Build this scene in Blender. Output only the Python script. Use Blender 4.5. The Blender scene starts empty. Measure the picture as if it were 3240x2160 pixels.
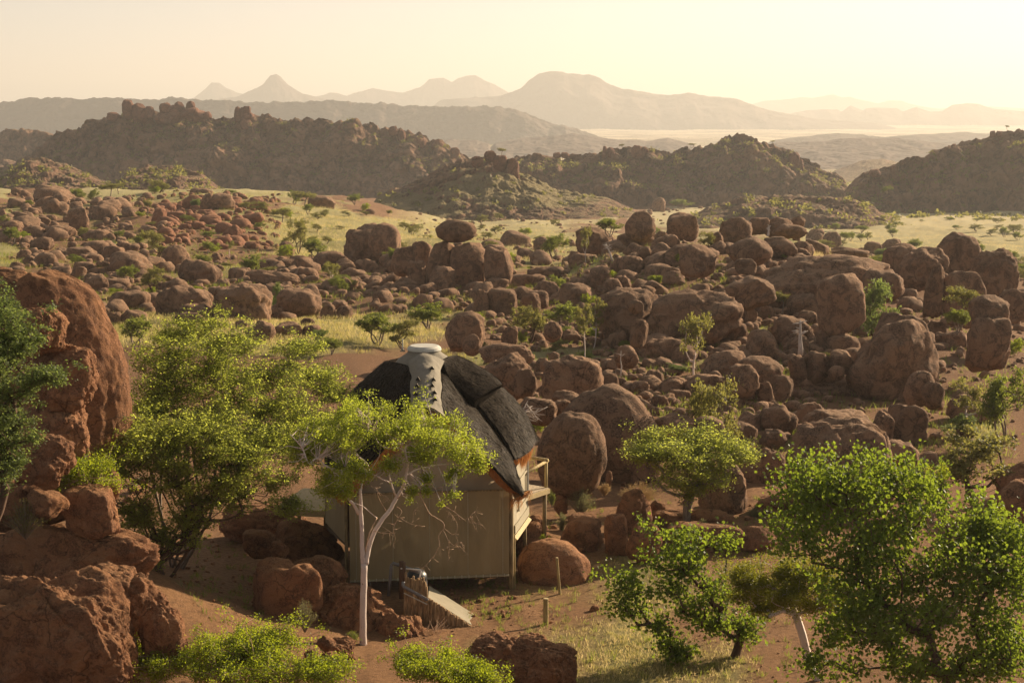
import bpy, bmesh, math, random
import numpy as np
from mathutils import Vector, Matrix, Euler

R = math.radians
rng = np.random.default_rng(7)
random.seed(7)
sc = bpy.context.scene
COL = sc.collection

# ---------------------------------------------------------------- camera, sky, sun, exposure
F_PX, CU, CV, HORIZON = 5138.0, 1620.0, 1080.0, 344.0
PITCH = math.atan((CV - HORIZON) / F_PX)
cam = bpy.data.cameras.new('camera')
cam_o = bpy.data.objects.new('camera', cam)
COL.objects.link(cam_o)
cam_o.location = (0, 0, 0)
cam_o.rotation_euler = (math.pi / 2 - PITCH, 0, 0)
cam.sensor_width = 36
cam.lens = 36 * F_PX / 3240
cam.clip_start = 0.5
cam.clip_end = 60000
sc.camera = cam_o

SUN_AZ, SUN_EL = 50.0, 22.0
world = bpy.data.worlds.new('World')
sc.world = world
world.use_nodes = True
wn = world.node_tree
sky = wn.nodes.new('ShaderNodeTexSky')
sky.sky_type = 'NISHITA'
sky.sun_disc = False
sky.sun_elevation = R(SUN_EL)
sky.sun_rotation = R(SUN_AZ)
sky.altitude = 900
sky.air_density = 0.85
sky.dust_density = 1.2
sky.ozone_density = 0.1
wn.nodes['Background'].inputs['Strength'].default_value = 0.05
hsv = wn.nodes.new('ShaderNodeHueSaturation')
hsv.inputs['Saturation'].default_value = 0.30
wn.links.new(sky.outputs[0], hsv.inputs['Color'])
wn.links.new(hsv.outputs[0], wn.nodes['Background'].inputs['Color'])

sun = bpy.data.lights.new('sun', 'SUN')
sun.energy = 5.0
sun.angle = R(0.6)
sun.color = (1.0, 0.80, 0.55)
sun_o = bpy.data.objects.new('sun', sun)
COL.objects.link(sun_o)
SUN_DIR = Vector((math.sin(R(SUN_AZ)) * math.cos(R(SUN_EL)), math.cos(R(SUN_AZ)) * math.cos(R(SUN_EL)), math.sin(R(SUN_EL))))
sun_o.rotation_euler = SUN_DIR.to_track_quat('Z', 'Y').to_euler()

sc.view_settings.view_transform = 'Standard'
sc.view_settings.look = 'None'
sc.view_settings.exposure = 1.12
sc.view_settings.gamma = 1.0
sc.view_settings.use_curve_mapping = False
sc.cycles.use_denoising = True
sc.cycles.max_bounces = 5
sc.cycles.diffuse_bounces = 3
sc.cycles.glossy_bounces = 2
sc.cycles.transmission_bounces = 3
sc.cycles.volume_bounces = 0
sc.cycles.sample_clamp_indirect = 6

# ---------------------------------------------------------------- survey helpers: a photo point and a distance give a place
CP, SP = math.cos(PITCH), math.sin(PITCH)
CROPS = dict(S=(0, 0, 1.0), Z=(0, 0, 1 / 1.37755), A=(0, 200, 2.138), B=(1000, 200, 1.96), C=(2100, 200, 2.063), D=(0, 800, 2.138),
             E=(0, 1400, 1.96), F=(1500, 800, 2.24), G=(2300, 800, 2.2404), H=(1500, 1400, 2.063), I=(2300, 1400, 2.063),
             J=(1030, 1050, 3.36), K=(1500, 1350, 4.48), L=(1180, 1750, 4.48), M=(900, 1250, 2.613))


def src(c, x, y):
    x0, y0, k = CROPS[c]
    return x0 + x / k, y0 + y / k


def st(u, v):
    a = (np.asarray(u, float) - CU) / F_PX
    b = (CV - np.asarray(v, float)) / F_PX
    dy = CP + b * SP
    return a / dy, (-SP + b * CP) / dy


def at(c, x, y, Y):
    s, t = st(*src(c, x, y))
    return Vector((float(s) * Y, Y, float(t) * Y))


def project(P):
    P = np.asarray(P, float)
    f = P[..., 1] * CP - P[..., 2] * SP
    up = P[..., 1] * SP + P[..., 2] * CP
    return CU + F_PX * P[..., 0] / f, CV - F_PX * up / f


# ---------------------------------------------------------------- numpy noise
_perm = np.random.default_rng(3).permutation(4096).astype(np.int64)
_val = np.random.default_rng(4).uniform(-1, 1, (4096, 3))


def _h(ix, iy, iz, seed=0):
    return _perm[(ix + _perm[(iy + _perm[(iz + seed * 131) & 4095]) & 4095]) & 4095]


def noise(P, seed=0):
    P = np.asarray(P, float)
    i = np.floor(P).astype(np.int64)
    f = P - i
    w = f * f * f * (f * (f * 6 - 15) + 10)
    out = 0
    for dx in (0, 1):
        wx = w[:, 0] if dx else 1 - w[:, 0]
        for dy in (0, 1):
            wy = w[:, 1] if dy else 1 - w[:, 1]
            for dz in (0, 1):
                wz = w[:, 2] if dz else 1 - w[:, 2]
                g = _val[_h(i[:, 0] + dx, i[:, 1] + dy, i[:, 2] + dz, seed)]
                d = g[:, 0] * (f[:, 0] - dx) + g[:, 1] * (f[:, 1] - dy) + g[:, 2] * (f[:, 2] - dz)
                out = out + wx * wy * wz * d
    return out * 1.6


def fbm(P, octaves=4, seed=0, gain=0.5, lac=2.03):
    P = np.asarray(P, float)
    a, s, out = 1.0, 1.0, 0
    for k in range(octaves):
        out = out + a * noise(P * s + k * 17.3, seed + k)
        a *= gain
        s *= lac
    return out


def worley(P, seed=0):
    """nearest and second nearest cell distance and a random number of the nearest cell"""
    P = np.asarray(P, float)
    i = np.floor(P).astype(np.int64)
    f1 = np.full(len(P), 9.0)
    f2 = np.full(len(P), 9.0)
    idv = np.zeros(len(P))
    for dx in (-1, 0, 1):
        for dy in (-1, 0, 1):
            for dz in (-1, 0, 1):
                c = i + (dx, dy, dz)
                hsh = _h(c[:, 0], c[:, 1], c[:, 2], seed)
                q = c + 0.5 + 0.42 * _val[hsh]
                d = np.linalg.norm(P - q, axis=1)
                near = d < f1
                f2 = np.where(near, f1, np.minimum(f2, d))
                idv = np.where(near, _val[hsh, 0], idv)
                f1 = np.where(near, d, f1)
    return f1, f2, idv


# ---------------------------------------------------------------- mesh and object helpers
def mesh_np(name, V, faces, mats, smooth=True, attrs=None, midx=None):
    """faces: list of integer arrays, each (n, k)"""
    me = bpy.data.meshes.new(name)
    V = np.asarray(V, np.float32)
    faces = [np.asarray(f, np.int32) for f in faces if len(f)]
    me.vertices.add(len(V))
    me.vertices.foreach_set('co', V.ravel())
    nl = sum(f.size for f in faces)
    nf = sum(len(f) for f in faces)
    me.loops.add(nl)
    me.polygons.add(nf)
    me.loops.foreach_set('vertex_index', np.concatenate([f.ravel() for f in faces]))
    tot = np.concatenate([np.full(len(f), f.shape[1], np.int32) for f in faces])
    start = np.concatenate([[0], np.cumsum(tot)[:-1]]).astype(np.int32)
    me.polygons.foreach_set('loop_start', start)
    me.polygons.foreach_set('loop_total', tot)
    me.polygons.foreach_set('use_smooth', np.full(nf, smooth, bool))
    for m in (mats if isinstance(mats, (list, tuple)) else [mats]):
        me.materials.append(m)
    if midx is not None:
        me.polygons.foreach_set('material_index', np.asarray(midx, np.int32))
    me.update(calc_edges=True)
    for k, a in (attrs or {}).items():
        at_ = me.attributes.new(k, 'FLOAT', 'POINT')
        at_.data.foreach_set('value', np.asarray(a, np.float32))
    return me


def link(name, me, parent=None, loc=None):
    o = bpy.data.objects.new(name, me)
    COL.objects.link(o)
    if parent is not None:
        o.parent = parent
    if loc is not None:
        o.location = loc
    return o


def tag(o, label=None, cat=None, group=None, kind=None):
    if label: o['label'] = label
    if cat: o['category'] = cat
    if group: o['group'] = group
    if kind: o['kind'] = kind
    return o


def empty(name, loc=(0, 0, 0)):
    o = bpy.data.objects.new(name, None)
    COL.objects.link(o)
    o.location = loc
    return o


def grid_faces(nr, nc):
    i = np.arange(nr - 1)[:, None] * nc + np.arange(nc - 1)[None, :]
    i = i.ravel()
    return np.stack([i, i + 1, i + nc + 1, i + nc], 1)


class Acc:
    """collects pieces into one mesh"""
    def __init__(self):
        self.V, self.F, self.n = [], {}, 0

    def add(self, V, *faces):
        V = np.asarray(V, float).reshape(-1, 3)
        for f in faces:
            f = np.asarray(f, np.int64)
            if f.size:
                self.F.setdefault(f.shape[1], []).append(f + self.n)
        self.V.append(V)
        self.n += len(V)

    def box(self, c, size, rot=None):
        v = np.array([[x, y, z] for z in (-.5, .5) for y in (-.5, .5) for x in (-.5, .5)]) * np.asarray(size)
        if rot is not None:
            v = v @ np.array(Euler(rot).to_matrix()).T
        self.add(v + np.asarray(c), [[0, 2, 3, 1], [4, 5, 7, 6], [0, 1, 5, 4], [2, 6, 7, 3], [0, 4, 6, 2], [1, 3, 7, 5]])
        return self

    def tube(self, pts, rad, n=8, caps=True, wob=0.0, seed=0):
        P = np.array([tuple(p) for p in pts], float)
        m = len(P)
        rad = np.broadcast_to(np.asarray(rad, float), (m,))
        T = np.gradient(P, axis=0)
        T /= np.linalg.norm(T, axis=1, keepdims=True) + 1e-9
        ref = np.array([0.31, -0.9, 0.22]) if abs(T[:, 1].mean()) < 0.8 else np.array([1.0, 0.1, 0.1])
        U = np.cross(T, ref)
        U /= np.linalg.norm(U, axis=1, keepdims=True) + 1e-9
        W = np.cross(T, U)
        a = np.arange(n) * 2 * math.pi / n
        rr = rad[:, None] * np.ones((m, n))
        if wob:
            rr = rr * (1 + wob * np.random.default_rng(seed).uniform(-1, 1, (m, n)))
        V = P[:, None] + (U[:, None] * np.cos(a)[None, :, None] + W[:, None] * np.sin(a)[None, :, None]) * rr[..., None]
        i = np.arange(m - 1)[:, None] * n
        j = np.arange(n)[None, :]
        q = np.stack([i + j, i + (j + 1) % n, i + n + (j + 1) % n, i + n + j], -1).reshape(-1, 4)
        fs = [q]
        if caps:
            fs.append(np.array([list(range(n))[::-1], [(m - 1) * n + k for k in range(n)]]))
        self.add(V.reshape(-1, 3), *fs)
        return self

    def lathe(self, c, prof, n=32):
        """prof: (radius, z) list"""
        a = np.arange(n) * 2 * math.pi / n
        V = [(c[0] + r * math.cos(t), c[1] + r * math.sin(t), c[2] + z) for r, z in prof for t in a]
        m = len(prof)
        i = np.arange(m - 1)[:, None] * n
        j = np.arange(n)[None, :]
        q = np.stack([i + j, i + (j + 1) % n, i + n + (j + 1) % n, i + n + j], -1).reshape(-1, 4)
        self.add(V, q, np.array([[(m - 1) * n + k for k in range(n)]]))
        return self

    def prism(self, poly, d):
        """polygon of 3-D points extruded by the vector d"""
        P = np.array([tuple(p) for p in poly], float)
        n = len(P)
        V = np.concatenate([P, P + np.asarray(d)])
        self.add(V, np.array([list(range(n))[::-1], list(range(n, 2 * n))]),
                 np.array([[k, (k + 1) % n, n + (k + 1) % n, n + k] for k in range(n)]))
        return self

    def build(self, name, mat, parent=None, smooth=False):
        me = mesh_np(name, np.concatenate(self.V), [np.concatenate(v) for v in self.F.values()], mat, smooth)
        return link(name, me, parent)


# ---------------------------------------------------------------- materials
def mat(name, build, rough=0.9, spec=0.2):
    m = bpy.data.materials.new(name)
    m.use_nodes = True
    nt = m.node_tree
    b = nt.nodes['Principled BSDF']
    b.inputs['Roughness'].default_value = rough
    b.inputs['Specular IOR Level'].default_value = spec
    build(nt, b)
    return m


def N(nt, t, **kw):
    n = nt.nodes.new(t)
    for k, v in kw.items():
        setattr(n, k, v)
    return n


def pos(nt, obj=False):
    if obj:
        return N(nt, 'ShaderNodeTexCoord').outputs['Object']
    return N(nt, 'ShaderNodeNewGeometry').outputs['Position']


def tex_noise(nt, vec, scale, detail=4, rough=0.55, stretch=None, dist=0.0):
    if stretch:
        mp = N(nt, 'ShaderNodeMapping')
        mp.inputs['Scale'].default_value = stretch
        nt.links.new(vec, mp.inputs[0])
        vec = mp.outputs[0]
    n = N(nt, 'ShaderNodeTexNoise')
    n.inputs['Scale'].default_value = scale
    n.inputs['Detail'].default_value = detail
    n.inputs['Roughness'].default_value = rough
    n.inputs['Distortion'].default_value = dist
    nt.links.new(vec, n.inputs['Vector'])
    return n.outputs['Fac']


def ramp(nt, fac, stops):
    r = N(nt, 'ShaderNodeValToRGB')
    e = r.color_ramp.elements
    while len(e) < len(stops):
        e.new(0.5)
    for k, (p, c) in enumerate(stops):
        e[k].position = p
        e[k].color = (c, c, c, 1) if isinstance(c, (int, float)) else (*c, 1)
    nt.links.new(fac, r.inputs[0])
    return r.outputs[0]


def mix(nt, fac, a, b, mode='MIX'):
    m = N(nt, 'ShaderNodeMix', data_type='RGBA', blend_type=mode)
    for s, v in ((m.inputs[0], fac), (m.inputs[6], a), (m.inputs[7], b)):
        if hasattr(v, 'links') or hasattr(v, 'is_linked'):
            nt.links.new(v, s)
        elif isinstance(v, (int, float)):
            s.default_value = v
        else:
            s.default_value = (*v, 1)
    return m.outputs[2]


def bump(nt, b, h, strength, dist, prev=None):
    n = N(nt, 'ShaderNodeBump')
    n.inputs['Strength'].default_value = strength
    n.inputs['Distance'].default_value = dist
    nt.links.new(h, n.inputs['Height'])
    if prev is not None:
        nt.links.new(prev, n.inputs['Normal'])
    nt.links.new(n.outputs[0], b.inputs['Normal'])
    return n.outputs[0]


def rock_mat(name, base, varn, orange, k=1.0, bump_d=0.03, amount=0.5):
    def f(nt, b):
        p = pos(nt)
        big = tex_noise(nt, p, 0.55 * k, 5, 0.62, dist=0.4)
        pat = tex_noise(nt, p, 1.5 * k, 6, 0.68, dist=0.8)
        fine = tex_noise(nt, p, 14 * k, 5, 0.7)
        c = mix(nt, ramp(nt, big, [(0.38, 0.0), (0.62, 1.0)]), base, orange)
        c = mix(nt, ramp(nt, pat, [(0.49, 0.0), (0.54, amount)]), c, varn)
        c = mix(nt, ramp(nt, fine, [(0.38, 0.0), (0.66, 0.75)]), c, tuple(x * 1.75 for x in base))
        pale = tex_noise(nt, p, 2.6 * k, 5, 0.7, dist=0.5)
        c = mix(nt, ramp(nt, pale, [(0.6, 0.0), (0.66, 0.55)]), c, tuple(x * y for x, y in zip(base, (1.55, 1.7, 1.7))))
        streak = tex_noise(nt, p, 1.2 * k, 4, 0.6, stretch=(1, 1, 0.18))
        c = mix(nt, ramp(nt, streak, [(0.56, 0.0), (0.72, 0.4)]), c, tuple(x * 0.55 for x in varn))
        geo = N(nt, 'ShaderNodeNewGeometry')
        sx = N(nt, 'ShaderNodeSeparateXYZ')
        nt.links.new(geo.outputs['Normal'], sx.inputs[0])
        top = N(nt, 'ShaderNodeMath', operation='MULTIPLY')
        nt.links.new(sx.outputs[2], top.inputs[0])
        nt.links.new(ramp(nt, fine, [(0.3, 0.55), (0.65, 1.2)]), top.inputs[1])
        c = mix(nt, ramp(nt, top.outputs[0], [(0.5, 0.0), (1.0, 0.45)]), c, tuple(x * y for x, y in zip(orange, (1.45, 1.6, 1.7))))  # upward faces paler: pale dust, plus sunlight on the tops painted in
        oi = N(nt, 'ShaderNodeObjectInfo')
        ck = tex_noise(nt, p, 0.8 * k, 3, 0.5, dist=1.2)
        cr = N(nt, 'ShaderNodeTexVoronoi', feature='DISTANCE_TO_EDGE')
        wv = N(nt, 'ShaderNodeVectorMath', operation='ADD')
        nv = N(nt, 'ShaderNodeTexNoise'); nv.inputs['Scale'].default_value = 0.9 * k; nv.inputs['Detail'].default_value = 4
        nt.links.new(p, nv.inputs['Vector'])
        nt.links.new(p, wv.inputs[0]); nt.links.new(nv.outputs['Color'], wv.inputs[1])
        nt.links.new(wv.outputs[0], cr.inputs['Vector']); cr.inputs['Scale'].default_value = 0.42 * k
        edge = mix(nt, ramp(nt, big, [(0.46, 0.0), (0.54, 1.0)]), (0, 0, 0), ramp(nt, cr.outputs['Distance'], [(0.0, 0.7), (0.014, 0.0)]))
        c = mix(nt, edge, c, tuple(x * 0.5 for x in varn))
        c = mix(nt, 1.0, c, ramp(nt, oi.outputs['Random'], [(0, 0.78), (1, 1.0)]), 'MULTIPLY')
        nt.links.new(c, b.inputs['Base Color'])
        n1 = bump(nt, b, pat, 0.9, bump_d * 5)
        n1 = bump(nt, b, edge, 0.8, -bump_d, n1)
        n2 = bump(nt, b, fine, 1.0, bump_d * 1.4, n1)
        grit = tex_noise(nt, p, 48 * k, 3, 0.8)
        bump(nt, b, grit, 0.7, bump_d * 0.4, n2)
    return mat(name, f, 0.92, 0.15)


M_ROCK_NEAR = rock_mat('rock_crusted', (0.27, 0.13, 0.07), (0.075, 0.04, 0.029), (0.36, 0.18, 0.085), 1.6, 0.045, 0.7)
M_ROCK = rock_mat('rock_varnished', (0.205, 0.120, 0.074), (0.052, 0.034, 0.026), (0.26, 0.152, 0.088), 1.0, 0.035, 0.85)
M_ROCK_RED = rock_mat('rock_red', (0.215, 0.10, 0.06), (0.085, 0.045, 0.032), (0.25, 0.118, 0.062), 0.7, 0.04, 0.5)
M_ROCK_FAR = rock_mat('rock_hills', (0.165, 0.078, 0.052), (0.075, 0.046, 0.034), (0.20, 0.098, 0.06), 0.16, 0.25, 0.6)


def leaf_mat(name, col, trans, t=0.5, rough=0.55, k=0.25):
    m = bpy.data.materials.new(name)
    m.use_nodes = True
    nt = m.node_tree
    b = nt.nodes['Principled BSDF']
    b.inputs['Roughness'].default_value = rough
    b.inputs['Specular IOR Level'].default_value = 0.3
    geo = N(nt, 'ShaderNodeNewGeometry')
    rnd = geo.outputs['Random Per Island']
    n = tex_noise(nt, geo.outputs['Position'], 1.3, 2)
    oi = N(nt, 'ShaderNodeObjectInfo')
    lo = tuple(x * (1 - k) for x in col)
    hi = (col[0] * (1 + k * 1.6), col[1] * (1 + k), col[2] * (1 + k * .3))
    c = mix(nt, rnd, lo, hi)
    tl = tuple(x * (1 - k) for x in trans)
    th = (trans[0] * (1 + k * 1.2), trans[1] * (1 + k * .7), trans[2])
    c2 = mix(nt, n, tl, th)
    nt.links.new(c, b.inputs['Base Color'])
    tr = N(nt, 'ShaderNodeBsdfTranslucent')
    nt.links.new(c2, tr.inputs[0])
    mx = N(nt, 'ShaderNodeMixShader')
    mx.inputs[0].default_value = t
    nt.links.new(b.outputs[0], mx.inputs[1])
    nt.links.new(tr.outputs[0], mx.inputs[2])
    nt.links.new(mx.outputs[0], nt.nodes['Material Output'].inputs[0])
    return m


L_MOPANE = leaf_mat('leaf_mopane', (0.045, 0.082, 0.018), (0.28, 0.41, 0.04), 0.48, 0.5, 0.45)
L_ACACIA = leaf_mat('leaf_feathery', (0.10, 0.13, 0.035), (0.50, 0.58, 0.10), 0.62, 0.6)
L_WHITE = leaf_mat('leaf_lime', (0.12, 0.15, 0.025), (0.46, 0.56, 0.06), 0.58, 0.5)
L_BUSH = leaf_mat('leaf_bush', (0.085, 0.125, 0.02), (0.42, 0.52, 0.03), 0.55, 0.5)
L_GREEN = leaf_mat('leaf_green', (0.085, 0.11, 0.03), (0.30, 0.36, 0.06), 0.5, 0.6)
L_OLIVE = leaf_mat('leaf_olive', (0.10, 0.11, 0.04), (0.32, 0.32, 0.08), 0.5, 0.6)
L_DARK = leaf_mat('leaf_blue_green', (0.065, 0.095, 0.035), (0.30, 0.40, 0.10), 0.42, 0.6)
L_GREY = leaf_mat('leaf_grey_green', (0.13, 0.15, 0.07), (0.34, 0.36, 0.15), 0.45, 0.6)
L_STRAW = leaf_mat('leaf_straw', (0.36, 0.26, 0.14), (0.45, 0.33, 0.16), 0.4, 0.7)
L_GRASS = leaf_mat('grass_green', (0.22, 0.21, 0.07), (0.52, 0.50, 0.16), 0.5, 0.6, 0.35)
L_GOLD = leaf_mat('grass_gold', (0.42, 0.36, 0.17), (0.70, 0.60, 0.32), 0.5, 0.6, 0.3)


def plain_mat(name, col, k=0.25, scale=8, rough=0.8, stretch=None, bd=0.01, spec=0.2, dark=None):
    def f(nt, b):
        p = pos(nt)
        n = tex_noise(nt, p, scale, 5, 0.65, stretch=stretch)
        c = mix(nt, ramp(nt, n, [(0.3, 0.0), (0.7, 1.0)]), tuple(x * (1 - k) for x in (dark or col)), tuple(min(1, x * (1 + k)) for x in col))
        nt.links.new(c, b.inputs['Base Color'])
        bump(nt, b, n, 0.6, bd)
    return mat(name, f, rough, spec)


M_BARK_WHITE = plain_mat('bark_white', (0.60, 0.50, 0.44), 0.22, 9, 0.75, (1, 1, 0.5), 0.015, dark=(0.48, 0.38, 0.33))


def _white_bark(nt, b):
    p = pos(nt)
    n = tex_noise(nt, p, 5, 4, 0.6, stretch=(1, 1, .5))
    c = mix(nt, n, (0.50, 0.40, 0.36), (0.68, 0.58, 0.52))
    sp = tex_noise(nt, p, 17, 4, 0.7, stretch=(1, 1, .35))
    c = mix(nt, ramp(nt, sp, [(0.62, 0.0), (0.68, 0.9)]), c, (0.09, 0.06, 0.05))
    nt.links.new(c, b.inputs['Base Color'])
    bump(nt, b, n, 0.7, 0.02)


M_BARK_HERO = mat('bark_white_spotted', _white_bark, 0.7, 0.2)
M_BARK_DARK = plain_mat('bark_dark', (0.10, 0.06, 0.04), 0.4, 10, 0.9, (1, 1, 0.2), 0.03)
M_BARK_GREY = plain_mat('bark_grey', (0.22, 0.17, 0.13), 0.35, 10, 0.9, (1, 1, 0.25), 0.02)
M_TWIG = plain_mat('dead_twig', (0.42, 0.28, 0.19), 0.3, 10, 0.8, (1, 1, 0.25), 0.01)
M_DEAD = plain_mat('dead_grey_wood', (0.45, 0.38, 0.33), 0.3, 10, 0.8, (1, 1, 0.25), 0.01)
# ---------------------------------------------------------------- ground shape (direction s = x/y, slope t = z/y)
YS = np.array([6, 14, 20, 30, 40, 50, 60, 70, 85, 100, 120, 145, 175, 210, 260, 320, 380, 440, 520, 700, 1000, 1500, 2500, 4500, 8000, 14000, 24000.])
H_NEAR = {6: 4.2, 14: 7.6, 20: 10.0, 30: 13.2, 40: 14.9, 50: 15.4, 60: 15.4, 70: 15.4, 85: 15.5}
FAR = {700: 660, 1000: 610, 1500: 560, 2500: 496, 4500: 440, 8000: 402, 14000: 379, 24000: 366}
LEFT = {100: 1130, 120: 1030, 145: 950, 175: 880, 210: 810, 260: 730, 320: 655, 380: 603, 440: 610, 520: 645, 700: 640}
MIDL = {100: 1135, 120: 1035, 145: 955, 175: 880, 210: 820, 260: 765, 320: 700, 380: 640, 440: 615, 520: 650, 700: 645}
MID = {100: 1150, 120: 1045, 145: 950, 175: 855, 210: 805, 260: 772, 320: 745, 380: 728, 440: 710, 520: 690}
MR = {100: 1150, 120: 1045, 145: 900, 160: 820, 175: 790, 190: 798, 210: 815, 260: 790, 320: 755, 380: 735, 440: 715, 520: 690}
RK1 = {100: 1150, 120: 1010, 145: 850, 160: 770, 175: 745, 190: 785, 210: 850, 260: 835, 320: 785, 380: 752, 440: 728, 520: 700}
RK2 = {100: 1165, 120: 1045, 145: 905, 160: 850, 175: 838, 190: 850, 210: 872, 260: 832, 320: 785, 380: 752, 440: 728, 520: 700}
RIGHT = {100: 1180, 120: 1090, 145: 1000, 175: 930, 210: 880, 260: 830, 320: 785, 380: 752, 440: 728, 520: 700}
COLS = [(-700, LEFT), (0, LEFT), (800, LEFT), (1130, MIDL), (1450, MID), (1750, MID), (1870, MR), (2080, RK1), (2520, RK1), (2700, RK2), (3050, RK2), (3200, RIGHT), (4000, RIGHT)]
SG = np.linspace(-0.6, 0.6, 241)
LG = np.linspace(math.log(6), math.log(24000), 420)
_cols = []
for u_, tab in COLS:
    knots = {float(Y): -h for Y, h in H_NEAR.items()}
    for Y, v_ in list(tab.items()) + [q for q in FAR.items() if q[0] not in tab]:
        knots[float(Y)] = float(st(u_, v_)[1]) * Y
    ky = np.array(sorted(knots))
    # interpolate height over the logarithm of distance
    _cols.append(np.interp(LG, np.log(ky), [knots[q] for q in ky]) / np.exp(LG))
_cs = np.array([float(st(u_, 900)[0]) for u_, _ in COLS])
TT = np.stack([np.interp(SG, _cs, [c[k] for c in _cols]) for k in range(len(LG))], 1)   # [s, logY]
HH = TT * np.exp(LG)[None]
ker = np.exp(-np.linspace(-2, 2, 9) ** 2); ker /= ker.sum()
HH = np.stack([np.convolve(np.pad(r, 4, mode='edge'), ker, 'valid') for r in HH])
HH = np.stack([np.convolve(np.pad(r, 4, mode='edge'), ker, 'valid') for r in HH.T]).T


def base_z(x, y):
    x = np.asarray(x, float); y = np.maximum(np.asarray(y, float), 6.01)
    i = np.clip((x / y - SG[0]) / (SG[1] - SG[0]), 0, len(SG) - 1.001)
    j = np.clip((np.log(y) - LG[0]) / (LG[1] - LG[0]), 0, len(LG) - 1.001)
    i0 = i.astype(int); j0 = j.astype(int); fi = i - i0; fj = j - j0
    return (HH[i0, j0] * (1 - fi) * (1 - fj) + HH[i0 + 1, j0] * fi * (1 - fj) + HH[i0, j0 + 1] * (1 - fi) * fj + HH[i0 + 1, j0 + 1] * fi * fj)


def ground_z(x, y):
    x = np.atleast_1d(np.asarray(x, float)); y = np.atleast_1d(np.asarray(y, float))
    z = base_z(x, y)
    P = np.stack([x, y, np.zeros_like(x)], 1)
    far = np.clip((y - 60) / 90, 0, 1)
    z = z + 0.10 * fbm(P * 0.5, 4, 11) + far * 1.1 * fbm(P * 0.05, 4, 12) + np.clip(y / 2500, 0, 1) * 5 * fbm(P * 0.004, 3, 13)
    z = z + 3.0 * np.exp(-((x + 14.5) / 5.0) ** 2 - ((y - 45) / 5.5) ** 2) + 0.8 * np.exp(-((x + 9) / 3.5) ** 2 - ((y - 43) / 3.5) ** 2)
    # bank under and behind the hut
    z = z + 0.7 * np.exp(-((x + 1.2) / 3.6) ** 2 - ((y - 56.0) / 2.4) ** 2)
    return z


def gz(x, y):
    return float(ground_z(x, y)[0])


def ground_Y(u, v):
    s, t = st(u, v)
    Y = np.exp(LG)
    d = base_z(float(s) * Y, Y) - float(t) * Y
    k = np.argmax(d > 0)
    if k == 0:
        return float(Y[-1]) if d[0] < 0 else float(Y[0])
    f = d[k - 1] / (d[k - 1] - d[k])
    return float(math.exp(LG[k - 1] + f * (LG[k] - LG[k - 1])))


# meadows: centre and half size in the survey picture, strength
MEADOW = [(1010, 720, 170, 75, 1.2), (1250, 740, 260, 60, 1.2), (1560, 770, 330, 55, 1.1), (2950, 760, 520, 95, 1.5), (2350, 690, 330, 45, .8),
          (700, 1040, 480, 75, 1.1), (1180, 1050, 260, 70, 1.0), (1330, 990, 120, 30, .9), (560, 610, 380, 35, .8), (900, 590, 260, 35, 1.0), (1880, 2090, 280, 150, .5), (2150, 2130, 300, 110, .42), (2000, 1850, 420, 110, .32), (1500, 2080, 150, 80, .3),
          (1500, 700, 340, 90, .9), (760, 690, 90, 60, .6), (1650, 1015, 150, 30, .5), (3080, 1330, 90, 60, .6), (150, 880, 120, 40, .35), (480, 960, 300, 30, .3)]


def meadow(x, y):
    P = np.stack([x, y, base_z(x, y)], 1)
    u, v = project(P)
    m = np.zeros(len(x))
    for cu, cv, ru, rv, w in MEADOW:
        d = ((u - cu) / ru) ** 2 + ((v - cv) / rv) ** 2
        m = np.maximum(m, w * np.clip(1.35 - d, 0, 1))
    m = np.where(y > 900, 1.0, m)
    Q = np.stack([x, y, np.zeros_like(x)], 1)
    pt = np.clip(fbm(Q / 14, 4, 23) * 2.2 - 0.1, 0, .6)
    m = np.where((y > 95) & (y < 600) & (u < 2500), np.maximum(m, pt), m)
    n = fbm(Q / np.clip(y, 40, 900)[:, None] * 9, 4, 21)
    return np.clip(m + 0.75 * n * (m > 0.05), 0, 1)


ns, nl = 720, 470
S2 = np.linspace(-0.43, 0.43, ns)
L2 = np.exp(np.linspace(math.log(7), math.log(24000), nl))
gx = (S2[None] * L2[:, None]).ravel()
gy = np.repeat(L2, ns)
gzv = ground_z(gx, gy)
near_m = gy < 900
gme = mesh_np('ground', np.stack([gx, gy, gzv], 1), [grid_faces(nl, ns)], [None], True, {'meadow': meadow(gx, gy), 'dist': gy})


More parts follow.
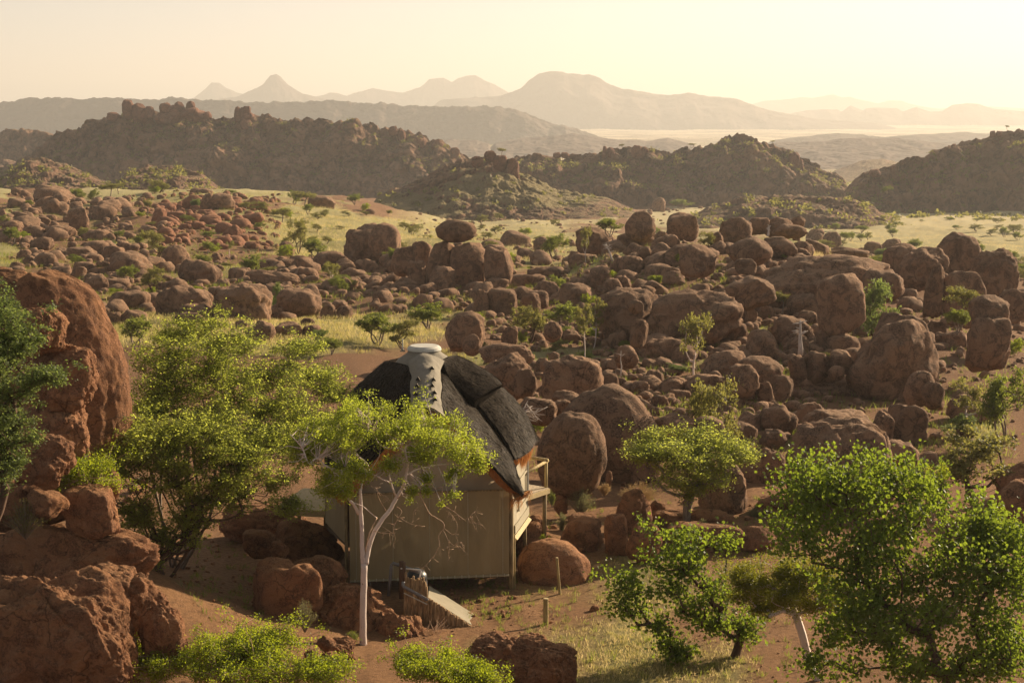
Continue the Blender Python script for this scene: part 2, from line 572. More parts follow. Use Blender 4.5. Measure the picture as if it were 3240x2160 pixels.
def _ground(nt, b):
    p = pos(nt)
    am = N(nt, 'ShaderNodeAttribute', attribute_name='meadow').outputs['Fac']
    ad = N(nt, 'ShaderNodeAttribute', attribute_name='dist').outputs['Fac']
    n1 = tex_noise(nt, p, 0.35, 5, 0.6)
    n2 = tex_noise(nt, p, 6, 5, 0.7)
    n3 = tex_noise(nt, p, 24, 5, 0.8)
    dirt = mix(nt, n1, (0.23, 0.122, 0.058), (0.42, 0.235, 0.115))
    dirt = mix(nt, ramp(nt, N_div(nt, ad, 100), [(0.6, 0.0), (1.0, 0.75)]), dirt, (0.13, 0.075, 0.045))  # soil darkens with distance, painting in the shade between the boulders
    dirt = mix(nt, ramp(nt, n2, [(0.42, 0.0), (0.68, 0.8)]), dirt, (0.13, 0.070, 0.040))
    dirt = mix(nt, ramp(nt, n3, [(0.5, 0.0), (0.66, 0.85)]), dirt, (0.46, 0.26, 0.15))
    gr = mix(nt, n1, (0.26, 0.24, 0.09), (0.42, 0.37, 0.17))
    gr = mix(nt, ramp(nt, n2, [(0.45, 0.0), (0.7, 0.8)]), gr, (0.10, 0.11, 0.035))
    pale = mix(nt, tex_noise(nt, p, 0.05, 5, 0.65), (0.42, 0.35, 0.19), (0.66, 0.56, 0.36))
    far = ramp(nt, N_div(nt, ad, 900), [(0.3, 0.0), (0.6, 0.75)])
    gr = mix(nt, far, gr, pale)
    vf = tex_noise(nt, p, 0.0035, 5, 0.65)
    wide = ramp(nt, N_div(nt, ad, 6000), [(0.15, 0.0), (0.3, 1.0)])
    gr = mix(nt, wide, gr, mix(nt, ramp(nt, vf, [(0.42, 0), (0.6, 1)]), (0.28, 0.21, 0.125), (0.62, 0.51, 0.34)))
    c = mix(nt, ramp(nt, am, [(0.15, 0.0), (0.6, 0.92)]), dirt, gr)
    nt.links.new(c, b.inputs['Base Color'])
    x = bump(nt, b, n2, 0.7, 0.06)
    bump(nt, b, n3, 1.0, 0.07, x)


def N_div(nt, v, k):
    m = N(nt, 'ShaderNodeMath', operation='DIVIDE')
    nt.links.new(v, m.inputs[0])
    m.inputs[1].default_value = k
    return m.outputs[0]


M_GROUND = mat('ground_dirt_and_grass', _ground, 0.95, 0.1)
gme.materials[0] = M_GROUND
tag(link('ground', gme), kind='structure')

# ---------------------------------------------------------------- haze
hz = Acc().box((0, 14500, 180), (26000, 30600, 660)).build('haze', None)
hz.data.materials.clear()
mh = bpy.data.materials.new('haze_air')
mh.use_nodes = True
mh.node_tree.nodes.remove(mh.node_tree.nodes['Principled BSDF'])
pv = mh.node_tree.nodes.new('ShaderNodeVolumePrincipled')
pv.inputs['Color'].default_value = (0.92, 0.90, 0.86, 1)
pv.inputs['Density'].default_value = 1.5e-4
pv.inputs['Anisotropy'].default_value = 0.3
mh.node_tree.links.new(pv.outputs[0], mh.node_tree.nodes['Material Output'].inputs['Volume'])
hz.data.materials.append(mh)
tag(hz, kind='stuff')


# ---------------------------------------------------------------- hills and mountains
def crestline(pts, u):
    p = np.array(pts, float)
    return np.interp(u, p[:, 0], p[:, 1])


def ridge(name, crest, Yc, Yf, base, u0, u1, nx, nt_, rough, cell, m, seed=0, blocky=0.0, shape=0.75, crag=0.0, taper=True, kind='structure', attr=None):
    u = np.linspace(u0, u1, nx)
    cr = crestline(crest, u)
    bs = crestline(base, u) if not np.isscalar(base) else np.full(nx, float(base))
    su = st(u, bs)[0]
    _, vg = project(np.stack([su * Yf, np.full(nx, float(Yf)), base_z(su * Yf, np.full(nx, float(Yf)))], 1))
    bs = np.maximum(bs, vg + 1)
    i_ = np.arange(nx)
    e_ = np.clip(np.minimum(i_, nx - 1 - i_) / (0.07 * nx), 0, 1)
    cr = bs + (cr - bs) * (e_ * e_ * (3 - 2 * e_)) ** 0.6
    cr0 = cr
    cr = cr + crag * np.clip((bs - cr - 8) / 40, 0, 1) * fbm(np.stack([u * 0.035, u * 0 + seed, u * 0], 1), 5, seed + 5, 0.6)
    cr0 = np.minimum(cr0, bs - 1)
    s, tc = st(u, cr0)
    _, tr = st(u, np.minimum(cr, bs - 1))
    _, tb = st(u, bs)
    nb = nt_ // 3
    w = np.concatenate([np.linspace(-0.15, 1, nt_), 1 + np.linspace(0, 1, nb + 1)[1:]])
    W, SS = np.meshgrid(w, s, indexing='ij')
    zf = tb * Yf
    zc = tc * Yc
    Y = np.where(W <= 1, Yf + (Yc - Yf) * W, Yc + (Yc - Yf) * (W - 1))
    prof = np.where(W <= 1, np.sign(W) * np.abs(W) ** shape, 1 - (W - 1) ** 1.3 * 1.1)
    Z = zf[None] + (zc - zf)[None] * prof
    Z = np.where(W < 0, zf[None] + W * 20 * rough, Z)
    fall = np.maximum(zc - zf, 0) + np.abs(tc) * (Yc - Yf) * 1.3 + 2
    Z = np.where(W > 1, zc[None] - np.abs(W - 1) ** 1.3 * fall[None], Z)
    Z = Z + ((tr - tc) * Yc)[None] * np.exp(-((W - 1) / 0.1) ** 2)
    X = SS * Y
    P = np.stack([X.ravel(), Y.ravel(), Z.ravel()], 1)
    hgt = np.maximum((zc - zf)[None] * np.ones_like(W), 0.1).ravel()
    env = np.clip(hgt / (4 * rough + 1e-6), 0, 1) * np.clip(1.25 - np.abs(W.ravel() - 0.55) * 0.5, 0.2, 1)
    env = env * np.where(np.abs(W.ravel() - 1) < 0.06, 0.45, 1)
    n = rough * fbm(P / (rough * 7), 5, seed + 1, 0.55)
    # gullies run downhill
    n = n + rough * 0.7 * fbm(np.stack([P[:, 0] / (rough * 5), P[:, 1] / (rough * 30), P[:, 2] / (rough * 25)], 1), 4, seed + 3)
    if blocky:
        f1, f2, idv = worley(P / cell + 0.15 * fbm(P / cell, 2, 9)[:, None], seed + 2)
        n = n + blocky * cell * (np.sqrt(np.clip(1 - (f1 * 1.15) ** 2, 0, 1)) * 0.6 + 0.45 * idv)
        g1, g2, idw = worley(P / cell * 2.3, seed + 4)
        n = n + blocky * cell * 0.4 * (np.sqrt(np.clip(1 - g1 ** 2, 0, 1)) + 0.4 * idw)
        g1, g2, idw = worley(P / cell * 0.4, seed + 6)
        n = n + blocky * cell * 0.8 * idw * np.clip((g2 - g1) * 5, 0, 1)
    n = n - n.mean() + 0.1 * n.std()
    P[:, 1] -= n * env * 0.75
    P[:, 2] += n * env * 0.5
    me = mesh_np(name, P, [grid_faces(len(w), nx)], m, True, {'meadow': (attr(P, W.ravel()) if attr else np.zeros(len(P)))})
    o = link(name, me)
    tag(o, kind=kind)
    RIDGES.append((P.reshape(len(w), nx, 3), W))
    return o


RIDGES = []


def _hillm(nt, b, k=0.16, green=(0.15, 0.115, 0.06)):
    p = pos(nt)
    big = tex_noise(nt, p, 0.05, 5, 0.62)
    pat = tex_noise(nt, p, 0.22, 6, 0.7, dist=0.6)
    fine = tex_noise(nt, p, 1.3, 5, 0.75)
    c = mix(nt, big, (0.24, 0.138, 0.092), (0.33, 0.20, 0.13))
    c = mix(nt, ramp(nt, pat, [(0.46, 0.0), (0.58, 0.85)]), c, (0.11, 0.07, 0.05))
    geo = N(nt, 'ShaderNodeNewGeometry')
    sx = N(nt, 'ShaderNodeSeparateXYZ')
    nt.links.new(geo.outputs['Normal'], sx.inputs[0])
    am = N(nt, 'ShaderNodeAttribute', attribute_name='meadow').outputs['Fac']
    up = N(nt, 'ShaderNodeMath', operation='ADD')
    nt.links.new(sx.outputs[2], up.inputs[0]); nt.links.new(am, up.inputs[1])
    up2 = N(nt, 'ShaderNodeMath', operation='MULTIPLY')
    nt.links.new(up.outputs[0], up2.inputs[0]); nt.links.new(ramp(nt, fine, [(0.3, 0.55), (0.6, 1.1)]), up2.inputs[1])
    gcol = mix(nt, fine, green, (0.42, 0.37, 0.18))
    c = mix(nt, ramp(nt, up2.outputs[0], [(0.92, 0.0), (1.25, 0.75)]), c, gcol)
    nt.links.new(c, b.inputs['Base Color'])
    x = bump(nt, b, pat, 1.0, 2.5)
    bump(nt, b, fine, 1.0, 0.8, x)


M_HILL = mat('hill_rock_and_scrub', _hillm, 0.95, 0.1)


def _mount(nt, b):
    p = pos(nt)
    n = tex_noise(nt, p, 0.003, 6, 0.65)
    st_ = tex_noise(nt, p, 0.0015, 5, 0.6, stretch=(0.3, 0.3, 9))
    c = mix(nt, n, (0.10, 0.07, 0.056), (0.15, 0.108, 0.085))
    c = mix(nt, ramp(nt, st_, [(0.45, 0), (0.6, 0.6)]), c, (0.10, 0.065, 0.048))
    nt.links.new(c, b.inputs['Base Color'])
    bump(nt, b, n, 1.0, 60)


M_MOUNT = mat('mountain_rock', _mount, 0.95, 0.1)

far_right = [(2340, 345), (2371, 328), (2415, 319), (2478, 314), (2530, 309), (2580, 311), (2633, 302), (2665, 308), (2691, 303), (2730, 316), (2779, 328), (2808, 319), (2851, 319), (2900, 333), (2972, 345), (3100, 338), (3300, 345), (3700, 340)]
ridge('mountain_range', far_right, 13500, 13200, 384, 2300, 3800, 260, 24, 45, 400, M_MOUNT, 1)
mesas = [(2420, 372), (2500, 362), (2560, 348), (2652, 347), (2662, 355), (2691, 333), (2730, 350), (2740, 343), (2837, 342), (2856, 353), (2900, 338), (2943, 353), (2982, 350), (3011, 333), (3055, 328), (3103, 329), (3142, 345), (3240, 353), (3400, 345), (3700, 350)]
ridge('mesa_range', mesas, 9000, 8800, 388, 2380, 3800, 260, 24, 30, 400, M_MOUNT, 2)
cone_a = [(560, 335), (617, 310), (650, 282), (664, 268), (669, 261), (692, 261), (700, 266), (716, 280), (748, 293), (786, 301), (830, 320)]
ridge('cone_mountain', cone_a, 10500, 10150, 395, 540, 850, 120, 30, 25, 400, M_MOUNT, 3)
cone_b = [(640, 325), (700, 312), (748, 308), (795, 289), (832, 270), (845, 252), (856, 240), (875, 237), (890, 247), (898, 256), (912, 270), (959, 298), (1029, 312), (1100, 322)]
ridge('cone_mountain', cone_b, 8200, 7850, 400, 600, 1130, 160, 30, 25, 400, M_MOUNT, 4)
ranges = [(960, 318), (996, 305), (1043, 293), (1070, 296), (1097, 307), (1130, 300), (1179, 277), (1219, 284), (1276, 292), (1327, 277), (1357, 251), (1403, 246), (1429, 259), (1449, 246), (1480, 240), (1505, 238), (1536, 256), (1570, 270), (1607, 292), (1660, 325)]
ridge('mountain_range', ranges, 9800, 9500, 398, 940, 1720, 220, 34, 28, 400, M_MOUNT, 5)
mesa = [(1330, 334), (1388, 315), (1459, 310), (1582, 302), (1620, 293), (1648, 282), (1673, 256), (1704, 233), (1740, 225), (1781, 227), (1796, 233), (1867, 235), (1898, 246), (1934, 269), (1969, 284), (2020, 292), (2100, 296), (2197, 299), (2270, 304), (2333, 314), (2367, 328), (2400, 340), (2463, 355), (2560, 374), (2700, 386), (2860, 392)]
ridge('mesa_mountain', mesa, 7200, 6850, [(1300, 404), (2400, 398), (2860, 393)], 1300, 2860, 300, 40, 24, 400, M_MOUNT, 6, crag=1.5)
midr = [(-300, 330), (0, 324), (94, 310), (196, 308), (220, 310), (262, 317), (327, 308), (398, 312), (505, 315), (543, 303), (599, 315), (702, 317), (819, 324), (912, 322), (1029, 317), (1153, 327), (1306, 333), (1383, 338), (1587, 338), (1638, 348), (1689, 368), (1740, 389), (1800, 402), (1860, 416), (1920, 423), (1980, 426)]
ridge('dark_range', midr, 3700, 3590, [(-300, 450), (1200, 440), (1500, 430), (1980, 427)], -300, 1980, 420, 50, 9, 150, M_MOUNT, 7, crag=5)
low_a = [(1540, 462), (1571, 450), (1663, 434), (1720, 432), (1816, 422), (1867, 430), (1944, 440), (2046, 446), (2112, 437), (2178, 452), (2220, 464)]
ridge('low_hill', low_a, 2700, 2350, 470, 1520, 2240, 180, 26, 4, 60, M_MOUNT, 8)
low_b = [(2380, 480), (2459, 450), (2609, 447), (2696, 436), (2827, 437), (2924, 447), (3010, 458), (3100, 470)]
ridge('low_hill', low_b, 2300, 1900, [(2380, 486), (2800, 492), (3100, 486)], 2370, 3110, 180, 26, 4, 60, M_MOUNT, 9)
low_c = [(2380, 458), (2450, 443), (2560, 430), (2650, 422), (2740, 428), (2800, 434), (2900, 426), (3050, 419), (3150, 427), (3240, 431), (3400, 421), (3600, 432)]
ridge('low_hill', low_c, 3300, 2900, 462, 2370, 3600, 180, 26, 5, 60, M_MOUNT, 10)
low_e = [(1360, 450), (1420, 440), (1500, 444), (1540, 452)]
ridge('low_hill', low_e, 2600, 2400, 458, 1350, 1560, 60, 16, 3, 60, M_MOUNT, 14)
low_d = [(2640, 540), (2720, 510), (2790, 500), (2840, 512), (2900, 530), (2950, 540)]
ridge('low_hill', low_d, 1500, 1350, 545, 2620, 2960, 120, 20, 3, 40, M_HILL, 11)

# rocky hills
hill_l2 = [(-500, 470), (-200, 445), (0, 420), (60, 418), (117, 417), (150, 425), (178, 429), (230, 450), (330, 480)]
ridge('rocky_hill', hill_l2, 1150, 1080, 560, -500, 340, 260, 60, 7, 12, M_HILL, 20, 0.7, crag=6)
hill_l = [(-300, 560), (0, 530), (90, 495), (140, 462), (187, 431), (262, 412), (300, 388), (346, 362), (393, 356), (480, 364), (575, 368), (664, 366), (795, 366), (860, 368), (935, 375), (1000, 385), (1076, 398), (1160, 398), (1230, 397), (1265, 405), (1306, 425), (1357, 447), (1400, 462), (1434, 477), (1474, 495), (1510, 520), (1550, 570), (1600, 640)]
ridge('rocky_hill', hill_l, 880, 838, [(-300, 640), (0, 640), (600, 634), (1600, 655)], -300, 1620, 760, 170, 6, 9, M_HILL, 21, 0.8, 0.62, crag=9)
HILL_L = RIDGES[-1]
hill_c = [(1560, 560), (1628, 495), (1740, 493), (1878, 488), (1918, 472), (1990, 467), (2046, 467), (2112, 483), (2200, 468), (2270, 452), (2294, 433), (2333, 423), (2371, 433), (2410, 452), (2468, 462), (2512, 481), (2536, 510), (2585, 530), (2643, 544), (2677, 568), (2730, 650)]
ridge('rocky_hill', hill_c, 760, 726, [(1560, 660), (2200, 660), (2730, 668)], 1560, 2740, 560, 130, 5, 8, M_HILL, 22, 0.8, 0.65, crag=7)
HILL_C = RIDGES[-1]
hill_r = [(2600, 660), (2638, 625), (2682, 585), (2730, 551), (2779, 534), (2856, 530), (2919, 525), (2934, 498), (3002, 468), (3045, 448), (3132, 423), (3191, 410), (3240, 408), (3409, 392), (3700, 380), (4100, 370)]
ridge('rocky_hill', hill_r, 640, 610, [(2600, 682), (2900, 690), (3300, 712), (4100, 700)], 2600, 4100, 560, 130, 4.5, 7, M_HILL, 23, 0.8, 0.65, crag=7)
HILL_R = RIDGES[-1]
for k, (cr, Yc, Yf, bs, a, c) in enumerate([
        ([(-100, 620), (20, 555), (80, 511), (155, 510), (210, 522), (280, 550), (337, 575), (420, 612)], 560, 500, 640, -100, 440),
        ([(360, 590), (400, 548), (445, 537), (505, 522), (561, 522), (631, 546), (670, 574), (700, 600)], 540, 480, 640, 340, 720)]):
    ridge('rocky_knoll', cr, Yc, Yf, bs, a, c, 220, 60, 2.5, 4, M_HILL, 30 + k, 0.55, crag=5)
lowr = [(2150, 700), (2230, 660), (2352, 622), (2500, 618), (2650, 626), (2750, 640), (2760, 652), (2830, 690), (2870, 712)]
ridge('rocky_knoll', lowr, 500, 462, [(2150, 702), (2870, 713)], 2140, 2870, 300, 50, 2, 3, M_HILL, 33, 0.6, crag=5)
lowm = [(1880, 665), (1960, 610), (2050, 600), (2120, 625), (2200, 640), (2260, 680)]
hillock = [(1150, 640), (1210, 612), (1306, 577), (1393, 522), (1434, 518), (1459, 503), (1515, 500), (1546, 490), (1577, 493), (1600, 502), (1628, 514), (1648, 547), (1714, 577), (1765, 602), (1918, 625), (2000, 660), (2080, 704)]


def hillock_green(P, W):
    u, v = project(P)
    left = np.clip(1.4 - ((u - 1250) / 200) ** 2 - ((v - 660) / 45) ** 2, 0, 1)
    right = np.clip(1.5 - ((u - 1680) / 260) ** 2 - ((v - 600) / 55) ** 2, 0, 1)
    return np.clip(np.maximum(left, right) * 1.0 + 0.35 * fbm(P / 25, 4, 41) - 0.2 * (W > 0.8), 0, 1)


ridge('grassy_hillock', hillock, 560, 500, [(1150, 705), (1500, 715), (1800, 700), (2100, 705)], 1140, 2090, 520, 110, 3.0, 3.2, M_HILL, 34, 0.5, 0.8, crag=6, attr=hillock_green)
HILLOCK = RIDGES[-1]
# ---------------------------------------------------------------- boulders
_ico = {}


def ico(sub):
    if sub not in _ico:
        bm = bmesh.new()
        bmesh.ops.create_icosphere(bm, subdivisions=sub, radius=1)
        V = np.array([v.co[:] for v in bm.verts])
        Fc = np.array([[v.index for v in f.verts] for f in bm.faces])
        bm.free()
        _ico[sub] = (V, Fc)
    return _ico[sub]


def rock_shape(seed, sub, blocky=0.3, cuts=5, rough=0.05, cracks=1, lump=0.22, crust=0.0):
    """verts of a boulder that fills the box -1..1"""
    r = np.random.default_rng(seed)
    V, Fc = ico(sub)
    D = V / np.linalg.norm(V, axis=1, keepdims=True)
    e = 2 + blocky * 5
    P = D / (np.sum(np.abs(D) ** e, axis=1) ** (1 / e))[:, None]
    n = fbm(D * 0.9 + r.uniform(-9, 9, 3), 2, seed)
    P = P * (1 + lump * n)[:, None]
    for k in range(cuts):
        a = r.normal(size=3); a[2] *= 0.7; a /= np.linalg.norm(a)
        d = P @ a
        lim = r.uniform(0.62, 0.86) * d.max()
        over = np.maximum(d - lim, 0)
        P = P - a[None] * (over - 0.12 * (1 - np.exp(-over / 0.12)))[:, None]
    off = r.uniform(-50, 50, 3)
    P = P + D * (rough * fbm(P * 3.2 + off, 5, seed + 2, 0.55))[:, None]
    for k in range(cracks):
        a = r.normal(size=3); a[2] *= 0.5; a /= np.linalg.norm(a)
        d = P @ a - r.uniform(-0.45, 0.45) + 0.09 * fbm(P * 1.7 + off, 3, seed + 7)
        P = P - D * (r.uniform(0.04, 0.085) * np.exp(-(d / r.uniform(.02, .045)) ** 2))[:, None]
        P = P + D * (r.choice([-1, 1]) * 0.035 * np.tanh(d / 0.03))[:, None]
    if crust:
        f1, f2, _ = worley(P * 5 + off, seed)
        P = P + D * (crust * (fbm(P * 9 + off, 4, seed + 9, 0.6) * 0.35 - np.clip(0.35 - f1, 0, 1) * 1.0 + np.abs(fbm(P * 2.2 + off, 3, seed + 8)) * 1.1))[:, None]
    lo, hi = P.min(0), P.max(0)
    return (P - (lo + hi) / 2) / ((hi - lo) / 2), Fc


STY = {'r': dict(blocky=0.05, cuts=6, rough=0.085, cracks=2, lump=0.2), 'e': dict(blocky=0.0, cuts=2, rough=0.04, cracks=0, lump=0.1),
       'b': dict(blocky=0.4, cuts=6, rough=0.07, cracks=2, lump=0.22), 's': dict(blocky=0.2, cuts=6, rough=0.07, cracks=3, lump=0.3),
       'w': dict(blocky=0.1, cuts=6, rough=0.075, cracks=3, lump=0.26), 'p': dict(blocky=0.0, cuts=8, rough=0.06, cracks=1, lump=0.3)}
LIB = {}


def rock_me(style, k, sub, m):
    key = (style, k, sub, m.name)
    if key not in LIB:
        V, Fc = rock_shape(100 + k * 7 + ord(style), sub, **STY[style])
        LIB[key] = mesh_np('boulder', V, [Fc], m)
    return LIB[key]


ROCK_GROUPS = {'L': ('rounded brown boulder among the tumbled rocks of the left slope', 'boulders tumbled down the left slope'),
               'P': ('reddish brown boulder in the loose red heap on the left slope', 'boulders of the red heap on the left slope'),
               'C': ('rounded brown boulder in the rubble between stacked pillars and thatched hut', 'boulders between the pillars and the hut'),
               'R': ('rounded brown boulder in the crowded rock field on the right', 'boulders of the rock field on the right'),
               'F': ('crusted reddish boulder beside the hut clearing', 'boulders around the hut clearing'),
               'T': ('weathered boulder on the crest of the far rocky hill', 'boulders on the hill crests')}

